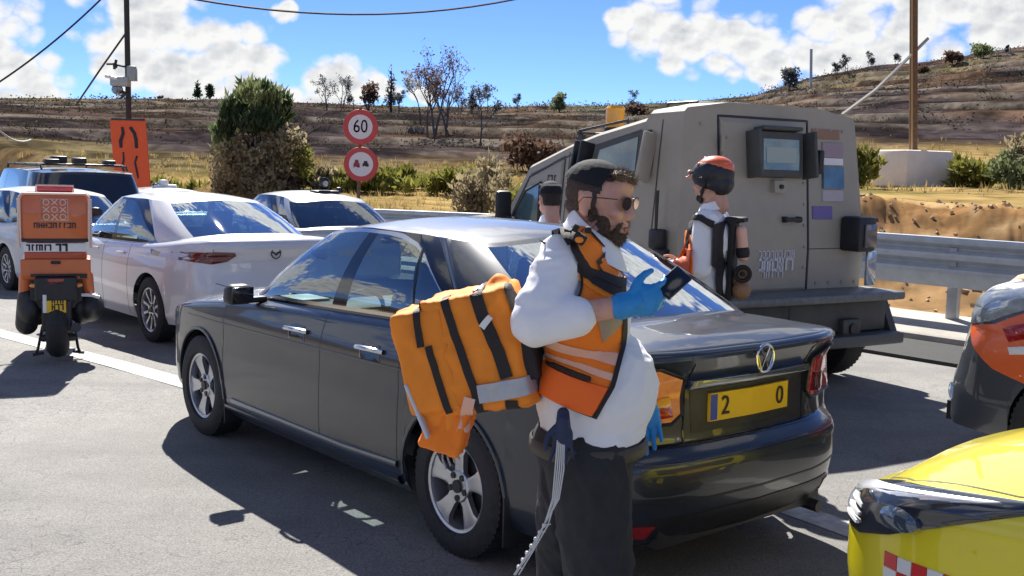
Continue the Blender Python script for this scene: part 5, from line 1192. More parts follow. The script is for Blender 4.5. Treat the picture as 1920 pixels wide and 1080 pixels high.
def piece(f0, f1, t0, t1, nm, m, off, n=4, both=True, par=None):
    A, B = between(f0, f1, t0, t1); o = drape(TBV, A, B, n, -.6, off, nm, m, par or vest, nv=30)
    return o
piece(.955, 1.02, .0, 1.0, 'piping', BLK, .022); piece(.0, 1.0, .975, 1.01, 'piping', BLK, .021, 12); piece(-.01, .05, .0, .62, 'piping', BLK, .022)
drape(TBV, [m2(1080, 505), m2(1110, 535), m2(1150, 558), m2(1166, 562)], [m2(1082, 488), m2(1115, 512), m2(1150, 532), m2(1166, 536)], 3, -.6, .024, 'chest_band', BLK, vest, nv=20)
drape(TBV, [m2(1085, 528), m2(1120, 552), m2(1166, 570)], [m2(1080, 506), m2(1116, 536), m2(1166, 558)], 3, -.6, .020, 'chest_trim', HIVISA, vest, nv=14)
drape(TBV, [m2(1164, 560), m2(1162, 610)], [m2(1120, 600), m2(1128, 640)], 6, -.6, .019, 'reflective_band', REFLT, vest, nv=8)
drape(TBV, [m2(1026, 636), m2(1090, 650), m2(1160, 668)], [m2(1024, 652), m2(1090, 668), m2(1157, 688)], 4, -.6, .020, 'reflective_band', REFLP, vest, nv=14)
drape(TBV, [m2(1022, 664), m2(1090, 682), m2(1152, 700)], [m2(1020, 674), m2(1090, 692), m2(1150, 712)], 3, -.6, .020, 'reflective_band', REFLP, vest, nv=14)
pk = drape(TBV, [m2(1018, 690), m2(1014, 742)], [m2(1140, 722), m2(1112, 770)], 12, -.6, .030, 'pocket', mat('pocket_orange', (.93, .15, .012), .7, bump=.1, bscale=200), vest, nv=10)
drape(TBV, [m2(1026, 684), m2(1110, 705)], [m2(1026, 690), m2(1110, 711)], 2, -.6, .036, 'zip', BLK, vest, nv=10)
# shoulder strap, radio and badge
drape(SBV, [m2(930, 500, -.2), m2(960, 452, -.2), m2(1005, 420, -.2), m2(1060, 412, -.15), m2(1082, 450, -.15)], [m2(945, 512, -.2), m2(975, 468, -.2), m2(1020, 436, -.2), m2(1050, 436, -.15), m2(1066, 462, -.15)], 4, -.6, .030, 'strap', BLK, man, nv=26)
drape(TBV, [m2(1054, 414), m2(1072, 470), m2(1094, 512), m2(1160, 546)], [m2(1063, 414), m2(1081, 465), m2(1103, 503), m2(1166, 535)], 4, -.6, .026, 'strap', BLK, man, nv=24)
p = ml(1087, 447, -.21); g = G(); g.box(p, (.036, .03, .030), R=rot(0, 30, 0), b=.006); g.box(p+Vector((-.012, 0, .028)), (.016, .02, .022), R=rot(0, 30, 0), b=.004); g.box(p+Vector((.022, -.0, .024)), (.018, .02, .018), b=.004); rd = g.build('clip', BLK, man); g = G(); g.sph(p+Vector((0, -.016, -.003)), (.012, .004, .009), 10); g.build('clip_badge', HIVISA, rd)
# tassel strings and a spare glove tucked in the belt
g = G(); r = random.Random(4)
for k in range(5):
    pts = [ml(1046+k*3, 818, -.24), ml(1041+k*4, 880, -.25), ml(1036+k*3, 935, -.25), ml(1022+r.uniform(-4, 6), 985, -.26), ml(998+r.uniform(-5, 5), 1030, -.27), ml(968+r.uniform(-8, 8), 1078, -.28)]
    g.tube(pts, .0022, 5)
for k in range(7):
    a = ml(1020-k*8, 985+k*13, -.262); g.sph(a, (.006, .005, .007), 6); g.tube([a, a+Vector((r.uniform(.0, .02), 0, r.uniform(-.02, .01)))], .002, 4)
g.build('tassel', mat('tassel_wool', (.62, .62, .60), .9), man)
blob('spare_glove', [('c', ml(1056, 775, -.22), .018, ml(1056, 800, -.23), .022)]+hand_prims(ml(1056, 795, -.235), (0, 0, -1), (0, -1, 0), .15, 1, .72, .2), .0042, NAVYG, man, 2)
# --- bag slung behind him ---------------------------------------------------------
bag = empty('rescue_bag', (MX, MY, 0), MYAW, 'orange medical rucksack with black straps hanging behind the bearded man', 'bag')
def bp(px, py, dy=-.03): return ml(px, py, dy)
main = blob('main_compartment', [('b', bp(905, 650), (.265, .25, .34), rot(0, -13, 0)), ('b', bp(960, 660), (.13, .20, .30), rot(0, -13, 0)), ('c', bp(935, 535), .035, bp(955, 570), .05)], .008, HIVISA, bag, 22, fac=.7); folds(main, .007, 5, (9, 9, 6))
outer = blob('front_pocket', [('b', bp(812, 668), (.155, .22, .30), rot(0, -13, 0)), ('b', bp(838, 745), (.12, .17, .20), rot(0, -13, 0))], .008, HIVISA, bag, 20, fac=.7); folds(outer, .008, 15, (9, 9, 6))
BBV = bvh_of(main, outer)
def bs(px, py): p = ml(px, py, -.15); return (p.x, p.z)
def bstrip(pts, w, nm, m, off=.006):
    L = []; R = []
    for i, q in enumerate(pts):
        a = np.array(pts[max(i-1, 0)], float); b = np.array(pts[min(i+1, len(pts)-1)], float); t = (b-a)/np.hypot(*(b-a)); n = np.array([-t[1], t[0]])*w/2; L.append(bs(*(np.array(q)+n))); R.append(bs(*(np.array(q)-n)))
    return drape(BBV, L, R, 3, -.6, off, nm, m, bag, nv=26)
bstrip([(828, 556), (850, 620), (872, 680), (890, 730), (903, 782)], 15, 'zip_band', BLK); bstrip([(884, 530), (905, 590), (935, 655), (952, 706)], 24, 'webbing_strap', BLK); bstrip([(961, 748), (962, 782)], 24, 'webbing_strap', BLK)
bstrip([(776, 570), (780, 610), (788, 652)], 13, 'zip_band', BLK); bstrip([(802, 650), (820, 710), (842, 776)], 13, 'zip_band', BLK); bstrip([(940, 512), (962, 570), (985, 640), (1004, 668)], 10, 'piping', BLK, .008)
bstrip([(898, 738), (950, 728), (1010, 715)], 34, 'reflective_band', REFL, .010); bstrip([(882, 745), (868, 800), (852, 848)], 22, 'reflective_band', REFLP, .008); bstrip([(880, 528), (892, 545)], 22, 'reflective_patch', REFL, .010); bstrip([(908, 598), (918, 606)], 26, 'buckle', WHITEM, .012)
sp_ = blob('side_flap', [('b', bp(792, 762, -.06), (.012, .16, .17), rot(0, -24, 0))], .006, mat('flap_silver', (.55, .60, .68), .4), bag, 3)
tail = blob('tail_flap', [('b', bp(843, 790, -.04), (.125, .16, .16), rot(0, 14, 0))], .007, HIVIS, bag, 18, fac=.6); folds(tail, .006, 2, (12, 12, 6))
g = G()
for k in range(4): a = bp(830+8*k, 842, -.08); g.tube([a, a+Vector((.004*k, 0, -.03)), a+Vector((.012, 0, -.06+.01*k))], .003, 5)
g.build('draw_cord', mat('cord_grey', (.35, .35, .37), .8), bag)
blob('back_pad', [('b', ml(985, 640, -.05), (.07, .22, .20), rot(0, -16, 0))], .008, BLK, bag, 6)
# --- helmeted man behind the saloon ------------------------------------------------
def standing(X, Y, yaw, hgt, label, cat='person', arms='down', vestcol=None):
    s = hgt/1.78; z0 = float(grade(wr(X, Y)[0]))*0
    r_ = empty('person', (X, Y, z0), yaw, label, cat); sc = lambda P: tfp(P, Matrix.Scale(s, 4))
    Hm, HPp = head(r_, (.0, 0, 1.655*s), 0, R_(4), 0, s)
    ar = []; sh = []; gs_ = []
    for sg in (1, -1):
        if arms == 'down': el, ha = (-.02, sg*.25, 1.13), (.05, sg*.25, .89)
        else: el, ha = (-.01, sg*.25, 1.14), (.22, sg*.17, 1.12)
        ar += [('c', (-.02, sg*.185, 1.42), .052, el, .042), ('c', el, .040, ha, .026)]; sh += [('c', (-.02, sg*.175, 1.425), .080, el, .074), ('c', el, .066, ha, .046)]; gs_.append(ha)
    torso_ = [('e', (-.01, 0, 1.02), (.115, .16, .16)), ('e', (-.01, 0, 1.28), (.115, .175, .18)), ('e', (-.02, 0, 1.42), (.075, .16, .06)), ('c', (-.02, 0, 1.42), .06, (-.01, 0, 1.54), .054)]
    lg = []
    for sg in (1, -1): lg += [('c', (0, sg*.09, .90), .095, (.01, sg*.10, .50), .060), ('c', (.01, sg*.10, .50), .056, (-.02, sg*.10, .09), .040)]
    blob('body', tfp(HPp, Hm)+sc(torso_+ar+lg), .010, SKIN, r_, 3)
    shm = blob('shirt', sc([('e', (-.01, 0, 1.04), (.150, .175, .17)), ('e', (-.01, 0, 1.29), (.150, .185, .19)), ('e', (-.02, 0, 1.43), (.085, .165, .062)), ('c', (-.02, 0, 1.45), .072, (-.01, 0, 1.49), .066)]+sh), .011, SHIRT, r_, 4); folds(shm, .007, X*3, (7, 7, 5))
    blob('trousers', sc([('e', (0, 0, .94), (.125, .165, .10))]+[('c', (0, sg*.09, .90), .105, (.01, sg*.10, .5), .080) for sg in (1, -1)]+[('c', (.01, sg*.10, .5), .078, (-.01, sg*.10, .09), .066) for sg in (1, -1)]), .013, TROUSER, r_, 4)
    for sg in (1, -1): blob('shoe', sc([('e', (.04, sg*.10, .045), (.135, .046, .042)), ('e', (-.04, sg*.10, .055), (.05, .042, .052))]), .010, SHOE, r_, 2)
    for k, ha in enumerate(gs_):
        dd = (Vector(ha)-Vector((-.01, ha[1]*1.2, 1.14))).normalized() if arms != 'down' else Vector((.15, 0, -1))
        blob('hand', sc(hand_prims(ha, dd, (0, -math.copysign(1, ha[1]), 0), .5, 1, 1.0)), .006, SKIN, r_, 2)
    g = G(); rows = []
    for k in range(25):
        a = R_(-165+330*k/24); c = Vector((-.012, 0, 1.505))*s; rr = .066*s; b = c+Vector((math.cos(a)*rr, math.sin(a)*rr, -.02*math.cos(a))); t = b+Vector((0, 0, .035)); f = b+Vector((math.cos(a)*.02, math.sin(a)*.02, -.02)); rows.append([b, t, f])
    g.patch(rows); g.build('collar', SHIRT, r_, 60)
    return r_, Hm, s, shm
hX, hY = 1.27, 7.0
hr, Hm2, s2, hsh = standing(hX, hY, R_(158), 1.82, 'man in a black and red helmet with an orange vest, standing by the armoured truck', arms='front')
h2 = lambda P: tfp(P, Hm2)
hel = blob('helmet', h2([('e', (-.018, 0, .060), (.138, .110, .108)), ('e', (-.045, 0, .000), (.108, .102, .085))]), .007, HELM, hr, 4, trim=[(Hm2 @ Vector((.05, 0, -.015)), Hm2.to_3x3() @ Vector((.35, 0, -1)))])
blob('helmet_shell', h2([('e', (-.030, 0, .090), (.126, .096, .088))]), .006, HELMR, hel, 2, trim=[(Hm2 @ Vector((0, 0, .098)), Hm2.to_3x3() @ Vector((.35, 0, -1)))])
blob('nape_hair', h2([('e', (-.060, 0, -.045), (.045, .066, .045))]), .006, HAIR, hr, 2, .002, 90)
blob('helmet_ridge', h2([('c', (.06, sg*.050, .125), .014, (-.13, sg*.040, .105), .014) for sg in (1, -1)]+[('c', (.03, 0, .164), .012, (-.10, 0, .150), .014)]), .005, HELMR, hel, 2)
blob('peak', h2([('b', (.125, 0, .052), (.05, .11, .014), rot(0, 14, 0)), ('e', (.128, 0, .080), (.018, .045, .018))]), .005, mat('helmet_lamp', (.55, .30, .24), .3), hel, 3)
g = G(); 
for sg in (1, -1): g.tube([Hm2 @ Vector(p) for p in ((.01, sg*.095, .02), (.035, sg*.078, -.04), (.062, sg*.035, -.105), (.065, 0, -.115))], .010, 6)
g.build('chin_strap', BLK, hr)
blob('beard', h2([('e', (.060, 0, -.085), (.034, .040, .034)), ('e', (.03, .05, -.05), (.03, .014, .03)), ('e', (.03, -.05, -.05), (.03, .014, .03))]), .006, HAIR, hr, 2, .002, 90)
HB2 = bvh_of(hsh)
def hd(L, R, nm, m, off, side=1, n=4, nv=20): return drape(HB2, L, R, n, .6*side, off, nm, m, hr, nv=nv)
for sd in (1, -1):
    hd([(.16, 1.40), (.16, 1.10), (.15, .92)], [(.06, 1.36), (.02, 1.20), (.015, .92)], 'vest', HIVIS, .020, sd, 6)
    hd([(.15, 1.28), (.15, 1.10), (.14, .96)], [(.03, 1.28), (.025, 1.10), (.025, .96)], 'vest_pocket', mat('vest_rust', (.60, .10, .03), .7) if 'vest_rust' not in MATS else MATS['vest_rust'], .040, sd, 5)
    hd([(.10, 1.46), (.105, 1.30), (.06, 1.22)], [(.07, 1.48), (.075, 1.30), (.045, 1.24)], 'strap', BLK, .024, sd)
    hd([(.08, 1.49), (.0, 1.50), (-.08, 1.46)], [(.07, 1.46), (.0, 1.465), (-.07, 1.42)], 'strap', BLK, .024, sd)
    hd([(-.115, 1.46), (-.12, 1.2), (-.13, .95), (-.13, .80)], [(-.075, 1.44), (-.085, 1.2), (-.10, .95), (-.105, .80)], 'strap', BLK, .026, sd)
pkb = empty('oxygen_pack', (hX, hY, 0), R_(158), 'small pack with a pale orange cylinder on the back of the helmeted man', 'bag')
blob('harness', [('b', (-.165, 0, 1.20), (.04, .18, .50)), ('b', (-.18, 0, 1.47), (.13, .16, .035))], .010, BLK, pkb, 3)
blob('cylinder', [('c', (-.220, .04, 1.40), .036, (-.240, .04, 1.24), .038)], .007, mat('cylinder_peach', (.82, .46, .34), .3), pkb, 3); blob('cylinder_band', [('c', (-.236, .04, 1.27), .045, (-.238, .04, 1.255), .045)], .006, BLK, pkb, 2)
blob('pouch', [('e', (-.245, .04, 1.12), (.055, .07, .06)), ('e', (-.24, .04, 1.02), (.06, .08, .065))], .008, mat('pouch_tan', (.30, .16, .08), .6), pkb, 2)
g = G(); g.lathe([(.045+.014*math.cos(q), .014*math.sin(q)) for q in np.linspace(0, 2*math.pi, 7)], (-.255, .105, 1.13), 'y', 20); g.sph((-.255, .12, 1.13), (.018, .012, .018), 10); g.build('gauge', BLK, pkb)
# --- man in a skullcap, his back turned --------------------------------------------
br, Hm3, s3, bsh = standing(.245, 7.55, R_(112), 1.66, 'man in white shirt and black skullcap, seen from behind, left of the bearded man')
h3 = lambda P: tfp(P, Hm3)
blob('hair', h3([('e', (-.025, 0, .050), (.094, .080, .086)), ('e', (-.050, 0, -.01), (.060, .072, .055))]), .007, HAIR, br, 2, .002, 80, trim=[(Hm3 @ Vector((.045, 0, .0)), Hm3.to_3x3() @ Vector((1, 0, -.3))), (Hm3 @ Vector((0, 0, -.035)), Vector((0, 0, -1)))])
kk = blob('skullcap', h3([('e', (-.028, 0, .058), (.098, .086, .090))]), .006, KIPPA, br, 2, trim=[(Hm3 @ Vector((-.03, 0, .052)), Vector((0, 0, -1)))])
g = G(); g.lathe([(.089, 0), (.091, .006), (.089, .012)], Hm3 @ Vector((-.028, 0, .11)), 'z', 28); g.V = [Vector(((v.x-(Hm3 @ Vector((-.028, 0, .11))).x)*.86, (v.y-(Hm3 @ Vector((-.028, 0, .11))).y)*.86, v.z))+Vector(((Hm3 @ Vector((-.028, 0, .11))).x, (Hm3 @ Vector((-.028, 0, .11))).y, 0)) for v in g.V]; g.build('skullcap_band', mat('cap_band', (.5, .48, .45), .7), kk)
# ---------------------------------------------------------------- scooter
bk = empty('delivery_scooter', (-4.05, 9.50, 0), R_(111), 'orange medic scooter with a big orange top box, seen from behind at the left', 'scooter')
ORG = mat('scooter_orange', (.62, .145, .035), .4, 0, .6, nz=.05, nscale=5); ORG2 = mat('scooter_orange_dark', (.50, .075, .02), .4, 0, .6); PEACH = mat('box_piping', (.80, .62, .52), .5)
TOPZ = .0
tb = empty('top_box', (0, 0, 0)); bpy.data.objects.remove(tb)
g = G(); g.box((-.10, 0, 1.235), (.46, .565, .44), b=.055); tb = g.build('top_box', ORG, bk, 40)
g = G(); yz = [(-.27, 1.04), (.27, 1.04), (.275, 1.42), (.25, 1.445), (-.25, 1.445), (-.275, 1.42)]; g.tube([(-.325, y, z) for y, z in yz]+[(-.325, *yz[0])], .011, 6); g.tube([(-.30, -.285, .98), (-.30, -.285, 1.40)], .014, 6); g.tube([(-.30, .285, .98), (-.30, .285, 1.40)], .014, 6); g.build('piping', PEACH, tb)
g = G(); g.box((-.33, 0, 1.045), (.012, .53, .028), b=.004); g.build('hinge_seam', BLACKP, tb)
g = G(); g.box((-.325, .0, .985), (.02, .50, .075), b=.006); st_ = g.build('white_band', WHITEM, tb)
MR2 = Matrix(((0, 0, -1), (-1, 0, 0), (0, 1, 0)))
def on_back(x, y0, z0): return lambda a, b: Vector((x, y0-a, z0+b))
scribble('lettering', .20, .042, 6, 21, INK, tb, on_back(-.338, .13, .985), .3); scribble('lettering', .10, .05, 2, 22, INK, tb, on_back(-.338, -.05, .985), .35); scribble('lettering', .34, .036, 9, 23, mat('box_ink', (.10, .04, .03), .6), tb, on_back(-.334, .0, 1.175), .3)
EMB = mat('emblem_pale', (.80, .62, .52), .5); g = G()
for a in range(3):
    for b in range(3):
        cy, cz = (a-1)*.066, 1.31+(b-1)*.062
        if (a+b) % 2 == 0: g.tube([(-.334, cy+.024*math.cos(q), cz+.024*math.sin(q)) for q in np.linspace(0, 2*math.pi, 9)], .0045, 5)
        else: g.tube([(-.334, cy-.024, cz-.024), (-.334, cy+.024, cz+.024)], .0045, 5); g.tube([(-.334, cy-.024, cz+.024), (-.334, cy+.024, cz-.024)], .0045, 5)
g.tube([(-.334, y, z) for y, z in ((-.105, 1.22), (.105, 1.22), (.105, 1.40), (-.105, 1.40), (-.105, 1.22))], .0035, 5); g.build('emblem', EMB, tb)
g = G(); g.box((-.16, 0, 1.485), (.12, .29, .055), b=.012); rl = g.build('rear_beacon', mat('beacon_red', (.55, .03, .05), .25, 0, .8), bk); g = G(); g.tube([(-.22, y, z) for y, z in ((-.15, 1.455), (-.15, 1.512), (.15, 1.512), (.15, 1.455))], .008, 6); g.build('beacon_frame', PEACH, rl)
g = G(); g.box((-.10, 0, .915), (.40, .50, .085), b=.02); g.build('box_carrier', ORG2, bk)
blob('tail_fairing', [('b', (-.12, 0, .81), (.40, .56, .15)), ('b', (-.18, 0, .75), (.26, .56, .09))], .010, ORG, bk, 6); g = G(); g.box((-.335, 0, .745), (.02, .40, .022), b=.006); g.box((-.33, -.22, .735), (.02, .06, .04), b=.008); g.box((-.338, 0, .855), (.012, .08, .026), b=.01); g.build('tail_slot', BLACKP, bk)
for sg in (1, -1): blob('side_fairing', [('c', (-.22, sg*.245, .73), .055, (-.16, sg*.27, .40), .050), ('c', (-.20, sg*.20, .72), .06, (-.10, sg*.22, .5), .05), ('c', (-.10, sg*.24, .72), .06, (.12, sg*.25, .45), .06)], .010, ORG, bk, 5)
blob('rear_mudguard', [('b', (-.28, 0, .63), (.20, .34, .20)), ('b', (-.32, 0, .44), (.09, .24, .36)), ('e', (-.30, 0, .30), (.07, .115, .10))], .009, BLACKP, bk, 6)
blob('subframe', [('b', (-.10, 0, .58), (.36, .42, .26)), ('c', (-.1, .17, .60), .055, (.1, .17, .30), .05), ('c', (-.1, -.17, .60), .055, (.1, -.17, .30), .05)], .010, mat('scooter_black', (.016, .018, .019), .4, nz=.4, nscale=18), bk, 4)
blob('tail_light', [('b', (-.355, 0, .69), (.05, .15, .07))], .006, REDL, bk, 3)
for sg in (1, -1): blob('indicator', [('e', (-.30, sg*.17, .655), (.03, .045, .022))], .005, ORL, bk, 1)
g = G(); g.box((-.372, .015, .505), (.010, .185, .16), b=.003); npl = g.build('number_plate', PLATEY, bk); g = G(); g.box((-.379, .092, .505), (.004, .03, .155), b=.001); g.build('plate_band', WHITEM, npl); scribble('lettering', .10, .045, 3, 31, INK, npl, on_back(-.3785, -.01, .535), .25); scribble('lettering', .10, .045, 3, 32, INK, npl, on_back(-.3785, -.01, .475), .25)
blob('left_pannier', [('c', (-.20, .24, .54), .080, (-.14, .25, .30), .095), ('e', (-.16, .21, .44), (.15, .12, .15))], .010, BLACKP, bk, 4)
blob('right_pannier', [('e', (-.16, -.275, .445), (.18, .115, .135)), ('e', (-.15, -.2, .44), (.15, .12, .15)), ('c', (-.24, -.25, .40), .06, (.0, -.28, .38), .06)], .010, BLACKP, bk, 6); g = G(); g.tube([(-.275, -.20, .565), (-.278, -.28, .562), (-.272, -.345, .54)], .016, 8); g.build('reflective_trim', WHITEM, bk)
def bwheel(x, R, w):
    g = G(); g.lathe([(R*.55, -w*.45), (R*.8, -w*.5), (R*.95, -w*.32), (R, 0), (R*.95, w*.32), (R*.8, w*.5), (R*.55, w*.45)], (x, 0, R), 'y', 36)
    o = g.build('wheel', RUBBER, bk, 40); g = G(); g.lathe([(R*.56, -w*.4), (R*.5, 0), (R*.56, w*.4)], (x, 0, R), 'y', 30); g.cyl((x, -.09, R), (x, .09, R), .03)
    for k in range(5): a = 2*math.pi*k/5; g.tube([(x, 0, R), (x+R*.52*math.cos(a), 0, R+R*.52*math.sin(a))], .012, 6)
    g.build('rim', STEEL, o)
bwheel(-.15, .285, .18); bwheel(1.15, .27, .11)
g = G(); g.tube([(.0, .13, .26), (-.05, .17, .06), (-.08, .19, .015)], .014, 6); g.tube([(.0, -.13, .26), (-.05, -.16, .06), (-.08, -.18, .015)], .014, 6); g.tube([(-.08, .21, .015), (-.08, .12, .03)], .014, 6); g.tube([(-.08, -.21, .02), (-.05, -.12, .03)], .014, 6); g.box((.1, 0, .15), (.3, .3, .06), b=.02); g.build('centre_stand', STEEL, bk)
g = G(); g.cyl((-.42, -.155, .30), (.05, -.15, .24), .042, .035); g.build('silencer', STEEL, bk)
blob('front_fairing', [('b', (.95, 0, .70), (.14, .44, .50), rot(0, -20, 0)), ('e', (.80, 0, .98), (.10, .20, .10)), ('c', (1.0, 0, .6), .06, (1.13, 0, .42), .05)], .012, ORG, bk, 5); blob('seat', [('b', (.33, 0, .80), (.55, .30, .12)), ('b', (.45, 0, .5), (.7, .30, .40))], .012, BLACKP, bk, 5)
g = G(); g.tube([(.78, -.34, 1.02), (.84, -.2, 1.04), (.84, .2, 1.04), (.78, .34, 1.02)], .015, 6); g.tube([(.84, .22, 1.03), (.88, .30, 1.20)], .008, 5); g.tube([(.84, -.22, 1.03), (.88, -.30, 1.20)], .008, 5); g.sph((.88, .32, 1.24), (.02, .07, .045), 10); g.sph((.88, -.32, 1.24), (.02, .07, .045), 10); g.build('handlebar', BLACKP, bk)
g = G(); g.box((.93, 0, 1.18), (.01, .36, .34), R=rot(0, -18, 0), b=.004); g.build('screen', GLASS, bk)
# ---------------------------------------------------------------- guard rail
GALV = mat('galvanised', (.47, .51, .55), .45, .35, nz=.10, nscale=6); GALVD = mat('galvanised_post', (.38, .40, .42), .5, .5, nz=.12, nscale=9)
rail = empty('guard_rail', tuple(rw(0, -7.75, 0)), RA, 'triple wave galvanised guard rail along the far side of the road', 'guard rail')
prof = [(.0, 1.105), (.035, 1.10), (.05, 1.06), (.045, 1.03), (-.02, .985), (-.025, .965), (.045, .92), (.05, .885), (.045, .855), (-.02, .81), (-.025, .79), (.045, .745), (.05, .71), (.045, .685), (-.0, .58), (-.01, .54)]
for k in range(-3, 13):
    g = G(); rows = []
    for j in range(5):
        x = k*4.0+j*1.0+(.0 if j else -.06); z = float(grade(x)); rows.append([Vector((x, -.04+d+(.004 if j == 0 else 0)+.0, z+zz+.02)) for d, zz in prof])
    g.patch(rows); rows2 = [[p-Vector((0, .006, 0)) for p in r] for r in rows]; g.patch(rows2); g.build('rail_panel', GALV, rail, 30, fixn=False)
g0 = G(); g0.box((0, -.12, .60), (.13, .09, 1.02), b=.012); g0.box((0, -.07, .86), (.09, .07, .30), b=.01)
pmesh = None
for k in range(-6, 24):
    x = 2.25+k*2.0 if k else 2.25; z = float(grade(x))
    if pmesh is None: po = g0.build('post', GALVD, rail); pmesh = po
    else: po = pmesh.copy(); link(po)
    po.location = (x, 0, z)
# ---------------------------------------------------------------- poles, wires, signs
def sag(a, b, s, n=14): a, b = Vector(a), Vector(b); return [a.lerp(b, k/n)-Vector((0, 0, s*4*(k/n)*(1-k/n))) for k in range(n+1)]
POLE1 = mat('pole_dark', (.035, .03, .028), .7, nz=.2, nscale=20); RUST = mat('pole_brown', (.17, .085, .04), .7, nz=.35, nscale=12)
pb = at(243, 250, 30); z0 = gz(pb.x, pb.y); pt = at(235, -120, 30)
cp = empty('camera_pole', (pb.x, pb.y, z0), 0, 'dark pole with surveillance cameras behind the orange road works sign', 'pole')
o_ = Vector((pb.x, pb.y, z0)); g = G(); g.tube([Vector((0, 0, -.3)), pt-o_], [.085, .07], 12); g.build('pole', POLE1, cp)
def lp(px, py, Y=29.8): return at(px, py, Y)-o_
g = G(); g.box(lp(226, 153), (.50, .3, .26), b=.04); c1 = g.build('camera_housing', mat('camera_grey', (.42, .42, .40), .5), cp); g = G(); g.sph(lp(220, 168), (.16, .16, .14), 14); g.build('dome', GLASSD, c1); g = G(); g.box(lp(212, 146), (.34, .36, .08), R=rot(0, 12, 0), b=.02); g.build('sunshade', WHITEM, c1)
g = G(); g.box(lp(247, 138), (.22, .2, .40), b=.02); g.box(lp(253, 140), (.06, .24, .34), b=.01); g.build('junction_box', mat('box_grey', (.35, .36, .34), .5), cp)
g = G(); g.tube([lp(238, 126), lp(212, 120), lp(200, 120)], .03, 6); g.tube([lp(218, 112), lp(214, 130)], .04, 6); g.sph(lp(216, 124), .07, 8); g.build('bracket', POLE1, cp); g = G(); g.tube([lp(240, 178), lp(228, 172), lp(218, 170)], .05, 6); g.build('bracket', POLE1, cp)
def wire(name, pts, r, lab, m=POLE1): g = G(); g.tube(pts, r, 5); o = g.build(name, m, None); tag(o, lab, 'wire'); return o
wire('stay_wire', [at(236, 62, 30), at(188, 130, 31), at(142, 198, 34)], .028, 'stay wire slanting down left from the camera pole')
wire('overhead_wire', sag(at(190, -2, 26), at(-60, 190, 24), .15), .022, 'overhead wire falling to the left edge of the sky')
wire('overhead_wire', sag(at(300, -14, 26), at(970, -2, 30), .46), .028, 'overhead wire sagging across the middle of the sky')
wire('overhead_wire', sag(at(-20, 222, 40), at(58, 262, 42), .35), .035, 'pale wire low over the burnt slope at the left edge', mat('wire_pale', (.45, .44, .42), .6))
# orange sign
sg0 = at(243, 293, 29.3); so_ = empty('roadworks_sign', (sg0.x, sg0.y, gz(sg0.x, sg0.y)), R_(0), 'tall orange road works sign with black lane shift arrows hung on the pole', 'sign'); so = Vector(so_.location)
OS = mat('sign_orange', (.92, .115, .02), .5, nz=.04, nscale=3)
def sp2(px, py, dy=0): return at(px, py, 29.3+dy)-so
qd = [(206, 226), (272, 222), (283, 362), (216, 346)]; g = G(); fr = [sp2(*q) for q in qd]; bk_ = [p+Vector((0, .05, 0)) for p in fr]; g.add(fr+bk_, [(0, 1, 2, 3), (7, 6, 5, 4), (0, 4, 5, 1), (1, 5, 6, 2), (2, 6, 7, 3), (3, 7, 4, 0)]); pn = g.build('panel', OS, so_, 0)
g = G()
def brush(pts, w):
    L = []
    for i, q in enumerate(pts):
        a = np.array(pts[max(i-1, 0)], float); b = np.array(pts[min(i+1, len(pts)-1)], float); t = (b-a)/np.hypot(*(b-a)); n = np.array([-t[1], t[0]])*w[i]/2; L.append([sp2(*(np.array(q)+n), dy=-.012), sp2(*(np.array(q)-n), dy=-.012)])
    g.patch(L)
brush([(229, 238), (231, 250), (226, 264), (227, 277)], [5, 6, 7, 6]); brush([(244, 238), (252, 250), (255, 262), (256, 278)], [6, 6.5, 6.5, 6]); brush([(231, 285), (232, 300), (229, 312), (234, 326)], [3, 3.5, 4, 3]); brush([(257, 292), (253, 305), (256, 318), (259, 334)], [4, 3.5, 4, 3])
g.build('arrow', INK, pn, 0); g = G(); g.box(sp2(240, 224), (.9, .04, .05)); g.tube([sp2(243, 222, .06), Vector((sp2(243, 222).x, .06, -.2))], .04, 8); g.build('frame', STEEL, so_)
